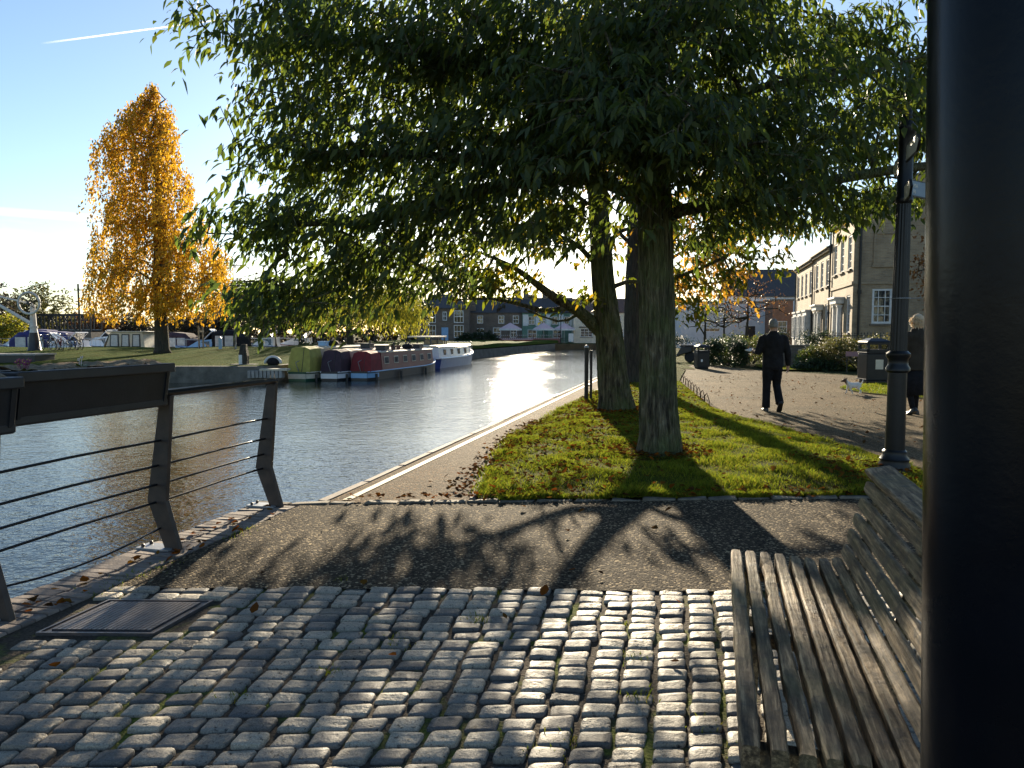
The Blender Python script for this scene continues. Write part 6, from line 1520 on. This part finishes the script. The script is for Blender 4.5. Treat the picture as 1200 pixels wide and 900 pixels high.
def bicycle(label, loc, rz, m):
    t = thing('bicycle', label, 'bicycle', loc, rz, 'bicycles parked beside the crane')
    for y in (-.52, .52):
        mb = MB(); mb.tube([(0, y + .33 * math.cos(2 * PI * i / 20), .34 + .33 * math.sin(2 * PI * i / 20)) for i in range(21)], .022, 5); w = mb.build('wheel', M['tyre'], t)
        mb = MB(); 
        for i in range(8): a = 2 * PI * i / 8; mb.tube([(0, y, .34), (0, y + .32 * math.cos(a), .34 + .32 * math.sin(a))], .004, 3)
        mb.build('spokes', M['galv'], w)
    mb = MB(); bbk, st, hd = (0, -.08, .28), (0, -.22, .82), (0, .36, .86)
    for a, b in ((bbk, st), (bbk, (0, .38, .72)), (st, hd), (bbk, (0, -.52, .34)), (st, (0, -.52, .34)), (hd, (0, .52, .34))): mb.tube([a, b], .02, 6)
    mb.build('frame', m, t)
    mb = MB(); mb.loft([[(-.08, -.36, .90), (.08, -.36, .90), (.08, -.36, .94), (-.08, -.36, .94)], [(-.02, -.08, .91), (.02, -.08, .91), (.02, -.08, .94), (-.02, -.08, .94)]]); mb.build('saddle', M['leather'], t)
    mb = MB(); mb.tube([hd, (0, .34, 1.0)], .018, 6); mb.tube([(-.28, .24, 1.0), (-.1, .36, 1.02), (.1, .36, 1.02), (.28, .24, 1.0)], .014, 6); mb.build('handlebar', M['galv'], t)
cols = [M['boat_black'], M['boat_white'], M['cloth_red'], M['galv'], M['boat_blue'], M['boat_black']]
labs = ['black bicycle leaning by the crane post', 'white framed bicycle in the rack by the crane', 'dark red bicycle in the middle of the rack', 'silver bicycle beside the dark red one', 'blue bicycle near the grass end of the rack', 'black bicycle at the grass end of the rack']
for i in range(6):
    x, y = place(56 + i * 7.5, 46.5 + (i % 2) * .5); bicycle(labs[i], (x, y, float(isl_z(np.array((56 + i * 7.5 - 600) / FPX * 46.5), np.array(46.5)))), YAW + R(70 - 12 * (i % 3)), cols[i])
def simple(name, label, cat, px, py, d, fn, rz=0.0):
    p = ig(px, py, d); p.z += .05; t = thing(name, label, cat, p, YAW + rz); fn(t); return t
def f_post(t):
    mb = MB(); mb.box((0, 0, .36), (.16, .16, .72)); mb.build('post', M['boat_lblue'], t, bevel=.01); mb = MB(); mb.loft([[(-.09, -.09, .72), (.09, -.09, .72), (.09, .09, .72), (-.09, .09, .72)], [(-.02, -.02, .8), (.02, -.02, .8), (.02, .02, .8), (-.02, .02, .8)]]); mb.build('cap', M['white_paint'], t)
simple('marker_post', 'short pale blue post on the lawn beside the bare birch', 'post', 258, 402, 47, f_post)
def f_frame(t):
    mb = MB(); mb.tube([(-.1, 0, 0), (-.1, 0, 1.5)], .06, 8); mb.tube([(.14, .1, 0), (.14, .1, 1.5)], .06, 8); build_each(mb, 'post', M['bark_birch'], t); mb = MB(); mb.box((.02, .05, 1.15), (.4, .05, .12)); mb.build('crosspiece', M['grey_paint'], t)
simple('double_post', 'pair of pale timber posts on the lawn beside the golden birch', 'post', 235, 402, 49, f_frame)
def f_boll(t):
    mb = MB(); mb.loft([[(x * .17, y * .17, 0) for x, y in ((-1, -1), (1, -1), (1, 1), (-1, 1))], [(x * .19, y * .17, .4) for x, y in ((-1, -1), (1, -1), (1, 1), (-1, 1))], [(x * .14, y * .14, .75) for x, y in ((-1, -1), (1, -1), (1, 1), (-1, 1))], [(x * .12 + .02, y * .1, .92) for x, y in ((-1, -1), (1, -1), (1, 1), (-1, 1))]]); mb.build('timber', M['bark_dark'], t, bevel=.02)
    mb = MB(); mb.box((-.1, -.10, .22), (.16, .18, .45)); mb.build('lit_side', M['white_paint'], t, bevel=.02)  # white block stands in for the sunlit side of the dark post
    mb = MB(); mb.box((0, 0, -.04), (1.1, .6, .12)); mb.build('slab', M['wall_stone'], t, bevel=.01)
simple('mooring_bollard', 'dark carved timber bollard, its lit side put in as white, at the island edge', 'bollard', 286, 425, 33.2, f_boll)
def f_tyre(t):
    mb = MB(); mb.tube([(.36 * math.cos(a), 0, .06 + .30 * math.sin(a)) for a in np.linspace(0, PI, 14)], .07, 8); mb.build('hoop', M['grey_paint'], t, smooth=True); mb = MB(); mb.ball((0, .02, .14), (.30, .2, .22), 8); mb.build('cover', M['cloth_black'], t, smooth=True)
simple('covered_winch', 'small humped dark cover with a pale rim on the bank beside the yellow boat', 'cover', 320, 428, 33.0, f_tyre)
ls = thing('landing_step', 'pale slatted landing step on the bank wall beside the yellow covered boat', 'landing step', c2w((312 - 600) / FPX * 31.6, 31.6) + (-.30,), YAW)
mb = MB()
for i in range(9): mb.box((-.7 + i * .17, 0, 0), (.13, .4, .30))
mb.build('slats', M['concrete'], ls); mb = MB(); mb.box((.35, .05, .20), (1.2, .5, .08)); mb.build('platform', M['boat_roof'], ls)
bush('round_bush', 'dark rounded evergreen bush on the lawn beside the willow', tuple(ig(360, 400, 56)), (1.0, .9, 1.05), 700, M['leaf_bush'], 340, ll=.14, lw=.08)

# ------------------------------------------------------------------ people and dog
def remesh(o, vox, sm=6):
    r = o.modifiers.new('remesh', 'REMESH'); r.mode = 'VOXEL'; r.voxel_size = vox; r.use_smooth_shade = True
    s = o.modifiers.new('smooth', 'SMOOTH'); s.iterations = sm; s.factor = .5
def limb(mb, pts, rad, n=10, flat=1.0): mb.tube(pts, rad, n, flat=flat)
def person(label, loc, rz, H, pose, female=False):
    """faces local +Y"""
    t = thing('person', label, 'person', loc, rz); k_ = H / 1.75
    S_ = lambda *p: tuple(v * k_ for v in p)
    hipx = .095; P = pose
    body = MB()
    # torso
    sec = [(.90, .155, .10), (1.0, .165, .11), (1.12, .15, .105), (1.28, .175, .12), (1.40, .19, .115), (1.46, .12, .09), (1.50, .06, .06), (1.57, .055, .058)]
    body.loft([[S_(rx * math.cos(2 * PI * j / 16), ry * math.sin(2 * PI * j / 16) + .01, z) for j in range(16)] for z, rx, ry in sec])
    hc = S_(0, .02, 1.655); body.ball(hc, S_(.076, .095, .115), 12)
    body.ball(S_(0, .10, 1.63), S_(.016, .025, .03), 6)          # nose
    for sx in (-1, 1): body.ball(S_(sx * .08, .01, 1.645), S_(.012, .025, .033), 6)
    for sx in (-1, 1):
        hip, kn, an = P['legs'][0 if sx < 0 else 1]
        hip = (sx * hipx, 0, .92)
        body.tube([S_(*hip), S_(*kn), S_(*an)], [.088 * k_, .058 * k_, .042 * k_], 12)
        sh, el, wr = (sx * .195, 0, 1.405), *P['arms'][0 if sx < 0 else 1]
        body.tube([S_(*sh), S_(*el), S_(*wr)], [.052 * k_, .042 * k_, .030 * k_], 10)
        # hand: palm, four curled fingers and a thumb
        w = Vector(S_(*wr)); d = (w - Vector(S_(*el))).normalized(); up = Vector((0, 1, 0)) if abs(d.y) < .8 else Vector((0, 0, 1))
        sd = d.cross(up).normalized(); nr = sd.cross(d)
        body.tube([w, w + d * .05 * k_, w + d * .085 * k_], [.030 * k_, .038 * k_, .036 * k_], 8, flat=.55)
        for f in range(4):
            o = w + d * .08 * k_ + nr * ((f - 1.5) * .019 * k_); L = (.065, .078, .074, .055)[f] * k_
            body.tube([o, o + d * L * .5 + sd * sx * .005, o + d * L * .85 + sd * sx * (-.018) * k_, o + d * L * .9 + sd * sx * (-.035) * k_], [.0095 * k_, .009 * k_, .008 * k_, .007 * k_], 6)
        o = w + d * .03 * k_ + nr * .03 * k_; body.tube([o, o + d * .03 * k_ + nr * .025 * k_, o + d * .06 * k_ + nr * .03 * k_], [.012 * k_, .011 * k_, .009 * k_], 6)
    b = body.build('body', M['skin'], t, smooth=True); remesh(b, .011)
    for sx in (-1, 1):
        e = MB(); e.ball(S_(sx * .032, .103, 1.668), .011 * k_, 6); e.build('eye', M['white_paint'], b, smooth=True)
    m = MB(); m.box(S_(0, .108, 1.59), S_(.045, .012, .010)); m.build('mouth', pmat('lips', (.35, .13, .11)), b, bevel=.003)
    def sleeve(mb, i, r, wristcut=1.0):
        sx = -1 if i == 0 else 1; el, wr = P['arms'][i]; el, wr = Vector(el), Vector(wr); we = el + (wr - el) * wristcut
        a = Vector((sx * .14, 0, 1.42)); s0 = Vector((sx * .205, -.005, 1.40))
        mb.tube([S_(*a), S_(*s0), S_(*(s0.lerp(el, .5))), S_(*el), S_(*(el.lerp(we, .5))), S_(*we)], [x * k_ for x in (r * 1.05, r * 1.1, r, r * .95, r * .86, r * .8)], 12)
    top = MB()
    if not female:
        sec = [(.84, .195, .135), (.95, .195, .135), (1.1, .185, .13), (1.25, .205, .145), (1.36, .215, .145), (1.43, .19, .125), (1.485, .105, .09), (1.53, .078, .078), (1.545, .074, .075)]
    else:
        sec = [(.80, .25, .18), (.95, .235, .17), (1.1, .215, .155), (1.25, .215, .155), (1.36, .21, .15), (1.43, .185, .13), (1.49, .115, .10), (1.54, .09, .09)]
    top.loft([[S_((1 + .02 * math.sin(3 * 2 * PI * j / 20 + z * 9)) * rx * math.cos(2 * PI * j / 20), ry * math.sin(2 * PI * j / 20), z) for j in range(20)] for z, rx, ry in sec])
    sleeve(top, 0, .068 if not female else .072, .97); sleeve(top, 1, .068 if not female else .072, .97)
    o = top.build('jacket' if not female else 'coat', M['cloth_black'] if not female else M['cloth_coat'], t, smooth=True); remesh(o, .014, 4)
    low = MB()
    if not female:
        low.loft([[S_(rx * math.cos(2 * PI * j / 16), ry * math.sin(2 * PI * j / 16), z) for j in range(16)] for z, rx, ry in ((.80, .175, .12), (.92, .178, .125), (1.02, .165, .12))])
        for i, sx in ((0, -1), (1, 1)):
            hip, kn, an = P['legs'][i]; kn, an = Vector(kn), Vector(an); h = Vector((sx * .088, 0, .88))
            a2 = an + (an - kn).normalized() * .02
            low.tube([S_(*h), S_(*h.lerp(kn, .5)), S_(*kn), S_(*kn.lerp(a2, .5)), S_(*a2)], [x * k_ for x in (.105, .095, .078, .075, .078)], 12)
        o = low.build('trousers', M['cloth_trouser'], t, smooth=True); remesh(o, .013, 3)
    else:
        low.loft([[S_(rx * math.cos(2 * PI * j / 18), ry * math.sin(2 * PI * j / 18), z) for j in range(18)] for z, rx, ry in ((.36, .25, .2), (.6, .235, .18), (.85, .2, .15))])
        o = low.build('skirt', M['cloth_trouser'], t, smooth=True)
        low = MB()
        for i in (0, 1):
            hip, kn, an = P['legs'][i]; low.tube([S_(*kn), S_(*Vector(kn).lerp(Vector(an), .4)), S_(*an)], [.062 * k_, .058 * k_, .045 * k_], 12)
        low.build('tights', M['cloth_trouser'], t, smooth=True)
    for i in (0, 1):
        an = Vector(P['legs'][i][2]); pitch = P['feet'][i]; Mx_ = Matrix.Translation(Vector(S_(*an))) @ Matrix.Rotation(pitch, 4, 'X') @ Matrix.Scale(k_, 4)
        sh = MB(); secs = []
        for y, w_, h in ((-.075, .030, .05), (-.06, .040, .075), (0, .043, .085), (.07, .048, .055), (.13, .050, .042), (.175, .040, .034), (.195, .02, .028)):
            secs.append([Mx_ @ Vector(p) for p in ((-w_, y, -.085), (w_, y, -.085), (w_, y, -.085 + h * .6), (w_ * .6, y, -.085 + h), (-w_ * .6, y, -.085 + h), (-w_, y, -.085 + h * .6))])
        sh.loft(secs); sh.build('shoe', M['leather'], t, smooth='auto', bevel=.004)
    if not female:
        h = MB(); rings = []
        for i in range(9):
            a = R(-28) + R(95) * i / 8; rr = max(math.cos(a), .02)
            rings.append([S_(.081 * rr * math.cos(2 * PI * j / 16), .015 + .100 * rr * math.sin(2 * PI * j / 16) - .008, 1.665 + .122 * math.sin(a) - (.0 if math.sin(2 * PI * j / 16) < .3 else -.055 * (1 - i / 8))) for j in range(16)])
        h.loft(rings); h.build('hair', M['hair_grey'], t, smooth=True)
    else:
        rs = np.random.default_rng(5); q = rs.normal(size=(420, 3)); q /= np.linalg.norm(q, axis=1, keepdims=True); q = q[(q[:, 1] < .35) | (q[:, 2] > .35)]; q = q[q[:, 2] > -.75]
        C = (q * np.array([.085, .095, .105]) + np.array([0, .0, 1.675])) * k_
        V, F_ = sprays(C, np.c_[q[:, 0], q[:, 1], q[:, 2] * .2 - .6], 4, .05, .06, .02, rs, .5, rand=.4); 
        h = MB(); h.ball(S_(0, -.01, 1.68), S_(.092, .105, .115), 12); ho = h.build('hair', M['hair_blond'], t, smooth=True); raw_mesh('hair_locks', V, F_, M['hair_blond'], ho)
    return t
mp_ = gp(904, 482)
pose = {'legs': [((-.09, 0, .92), (-.095, .03, .50), (-.10, .02, .085)), ((.09, 0, .92), (.10, .07, .50), (.115, -.14, .18))], 'arms': [((-.285, -.02, 1.13), (-.30, .22, 1.16)), ((.275, -.02, 1.12), (.30, .06, .88))], 'feet': [R(0), R(-48)]}
man = person('grey haired man in black jacket and dark trousers walking away on the footpath', (mp_.x, mp_.y, .0), YAW + R(-6), 1.74, pose)
kp = thing('folded_paper', 'folded white paper held in the hand of the walking man', 'paper', (0, 0, 0))
Rm = Matrix.Translation((mp_.x, mp_.y, 0)) @ Matrix.Rotation(YAW + R(-6), 4, 'Z')
pc = Rm @ Vector((-.345, .32, 1.165)); kp.location = pc; kp.rotation_euler = (R(10), R(-10), YAW + R(35))
mb = MB(); mb.box((0, 0, 0), (.20, .13, .006)); mb.build('paper', M['paper'], kp); mb = MB(); mb.box((0, .003, .007), (.195, .12, .004)); mb.build('fold', M['paper'], kp)
wp = gp(1071, 486)
pose = {'legs': [((-.09, 0, .92), (-.09, .06, .52), (-.11, -.10, .13)), ((.09, 0, .92), (.10, .10, .52), (.10, .10, .085))], 'arms': [((-.25, .05, 1.13), (-.16, .26, 1.05)), ((.27, .0, 1.12), (.26, .20, 1.0))], 'feet': [R(-25), R(0)]}
person('pale haired woman in a long dark coat and skirt, partly hidden behind the fingerpost', (wp.x, wp.y, 0), YAW + R(10), 1.80, pose, True)
# small dog
dg = gp(1000, 462)
dog = thing('dog', 'small white terrier with a brown head trotting across the footpath', 'dog', (dg.x, dg.y, 0), YAW + R(95))
k = NT('dog_coat'); s_ = k.n('SeparateXYZ', Vector=k.obj()); nz = k.noise(k.obj(), 14, 4)
f = k.math('MULTIPLY_ADD', nz.outputs[0], .06, s_.outputs[1]); colr = k.ramp(f, [(.20, (.72, .68, .62)), (.235, (.13, .07, .04))]); k.link(colr, k.b.inputs['Base Color']); k.b.inputs['Roughness'].default_value = .9
k.link(k.bump(k.noise(k.obj(), 90, 4).outputs[0], .01), k.b.inputs['Normal'])
mb = MB()
mb.tube([(0, -.17, .215), (0, -.12, .23), (0, 0, .215), (0, .10, .22), (0, .15, .235)], [.05, .072, .070, .082, .06], 12)
mb.tube([(0, .13, .25), (0, .18, .30), (0, .205, .335)], [.058, .045, .042], 10)
mb.ball((0, .225, .345), (.044, .052, .046), 8); mb.tube([(0, .25, .335), (0, .30, .322), (0, .318, .32)], [.032, .024, .018], 8)
for sx in (-1, 1):
    mb.tube([(sx * .03, .20, .375), (sx * .045, .20, .405), (sx * .052, .225, .385)], [.016, .014, .006], 6)
    ph = .05 * sx
    mb.tube([(sx * .045, .11, .20), (sx * .045, .12 + ph * .4, .11), (sx * .045, .105 + ph, .05), (sx * .045, .12 + ph * 1.3, .015)], [.038, .022, .017, .018], 8)
    mb.tube([(sx * .045, -.14, .21), (sx * .05, -.10 - ph * .3, .14), (sx * .048, -.185 - ph * .6, .085), (sx * .048, -.17 - ph, .015)], [.048, .03, .018, .019], 8)
mb.tube([(0, -.19, .25), (0, -.23, .31), (0, -.235, .37)], [.018, .014, .008], 8)
b = mb.build('body', k.m, dog, smooth=True); remesh(b, .008, 4)
for sx in (-1, 1):
    e = MB(); e.ball((sx * .026, .262, .358), .007, 6); e.build('eye', M['leather'], b)
e = MB(); e.ball((0, .326, .323), .011, 6); e.build('nose', M['leather'], b)

# ------------------------------------------------------------------ vapour trail
a0 = at(48, 51, 2600); a1 = at(252, 24, 2600)
k = NT('vapour'); k.b.inputs['Base Color'].default_value = (.9, .9, .9, 1); tr = k.n('BsdfTranslucent'); tr.inputs[0].default_value = (1, 1, 1, 1)
tp = k.n('BsdfTransparent'); mx = k.n('MixShader'); mx.inputs[0].default_value = .6; k.link(k.b.outputs[0], mx.inputs[1]); k.link(tr.outputs[0], mx.inputs[2])
sx_ = k.n('SeparateXYZ', Vector=k.n('TexCoord').outputs['Generated']); fa = k.math('MULTIPLY', k.ramp(sx_.outputs[0], [(0.0, 0), (.5, .45), (1, .95)]), 1.0)
m2 = k.n('MixShader'); k.link(fa, m2.inputs[0]); k.link(tp.outputs[0], m2.inputs[1]); k.link(mx.outputs[0], m2.inputs[2]); k.link(m2.outputs[0], k.out.inputs[0])
vt = MB(); vt.tube([a0.lerp(a1, i / 12) for i in range(13)], [3.6 - i * .12 for i in range(13)], 8); tag(vt.build('vapour_trail', k.m), kind='structure')

# ------------------------------------------------------------------ light, sky, camera
EL = R(15.6); AZ = R(.7)                       # sun seen from the camera
sdc = Vector((math.sin(AZ) * math.cos(EL), math.cos(AZ) * math.cos(EL)))
sx, sy = c2w(sdc.x, sdc.y); SUN = Vector((sx, sy, math.sin(EL))).normalized()
ld = bpy.data.lights.new('sun', 'SUN'); ld.energy = 5.0; ld.angle = R(.53); ld.color = (1, .85, .62)
lo = bpy.data.objects.new('sun', ld); COL.objects.link(lo); lo.rotation_euler = SUN.to_track_quat('Z', 'Y').to_euler()
W_ = bpy.data.worlds.new('World'); scene.world = W_; W_.use_nodes = True; nt = W_.node_tree; bg = nt.nodes['Background']
sky = nt.nodes.new('ShaderNodeTexSky'); sky.sky_type = 'NISHITA'; sky.sun_disc = False; sky.sun_elevation = EL; sky.sun_rotation = math.atan2(SUN.x, SUN.y)
sky.air_density = 1.0; sky.dust_density = .3; sky.ozone_density = 2.6; sky.altitude = 10
L_ = nt.links.new
def wn(t, **kw):
    n = nt.nodes.new('ShaderNode' + t)
    for a, b in kw.items():
        if a in n.inputs:
            if isinstance(b, bpy.types.NodeSocket): L_(b, n.inputs[a])
            else: n.inputs[a].default_value = b
        else: setattr(n, a, b)
    return n
def wm(op, a, b=0.0):
    n = wn('Math', operation=op)
    for i, v in enumerate((a, b)):
        if isinstance(v, bpy.types.NodeSocket): L_(v, n.inputs[i])
        else: n.inputs[i].default_value = v
    return n.outputs[0]
tc = wn('TexCoord'); sep = wn('SeparateXYZ', Vector=tc.outputs['Generated'])
den = wm('ADD', wm('MAXIMUM', sep.outputs[2], 0.0), .06)
cv = wn('CombineXYZ', X=wm('DIVIDE', sep.outputs[0], den), Y=wm('DIVIDE', sep.outputs[1], den))
n1 = wn('TexNoise', Vector=cv.outputs[0], Scale=.9, Detail=7.0, Roughness=.55)
rp = wn('ValToRGB'); L_(n1.outputs[0], rp.inputs[0]); rp.color_ramp.elements[0].position = .53; rp.color_ramp.elements[1].position = .68
el_lo = wn('MapRange', Value=sep.outputs[2]); 
for i, v in ((1, .015), (2, .05), (3, 0), (4, 1)): el_lo.inputs[i].default_value = v
el_hi = wn('MapRange', Value=sep.outputs[2])
for i, v in ((1, .11), (2, .17), (3, 1), (4, 0)): el_hi.inputs[i].default_value = v
cm = wm('MULTIPLY', wm('MULTIPLY', rp.outputs[0], wm('MULTIPLY', el_lo.outputs[0], el_hi.outputs[0])), .8)
dz = wm('DIVIDE', wm('SUBTRACT', sep.outputs[2], .134), .0055)
bd = wm('MAXIMUM', wm('SUBTRACT', 1.0, wm('MULTIPLY', dz, dz)), 0.0)
sv = wn('CombineXYZ', X=wm('MULTIPLY', sep.outputs[0], 5.0), Y=wm('MULTIPLY', sep.outputs[2], 160.0))
sn = wn('TexNoise', Vector=sv.outputs[0], Scale=1.0, Detail=5.0)
lm = wn('MapRange', Value=sep.outputs[0])
for i, v in ((1, -.58), (2, -.70), (3, 0), (4, 1)): lm.inputs[i].default_value = v
cm = wm('MAXIMUM', cm, wm('MULTIPLY', wm('MULTIPLY', bd, lm.outputs[0]), wm('MINIMUM', wm('MULTIPLY', sn.outputs[0], 1.7), 1.0)))
mx = wn('Mix', data_type='RGBA'); L_(cm, mx.inputs[0]); L_(sky.outputs[0], mx.inputs[6]); mx.inputs[7].default_value = (6.2, 5.7, 5.0, 1)
L_(mx.outputs[2], bg.inputs[0]); bg.inputs[1].default_value = .066
cd = bpy.data.cameras.new('camera'); cd.sensor_width = 36; cd.lens = 36 * FPX / 1200; cd.clip_end = 6000; cd.clip_start = .05
co_ = bpy.data.objects.new('camera', cd); COL.objects.link(co_); co_.location = (0, 0, EYE); co_.rotation_euler = (PI / 2 - TH, 0, YAW); scene.camera = co_
vs_ = scene.view_settings; vs_.view_transform = 'Standard'; vs_.look = 'None'; vs_.exposure = 1.55; vs_.gamma = 1; vs_.use_curve_mapping = False
scene.render.engine = 'CYCLES'; scene.cycles.max_bounces = 8; scene.cycles.transparent_max_bounces = 8; scene.cycles.sample_clamp_indirect = 6.0; scene.cycles.caustics_reflective = False; scene.cycles.caustics_refractive = False
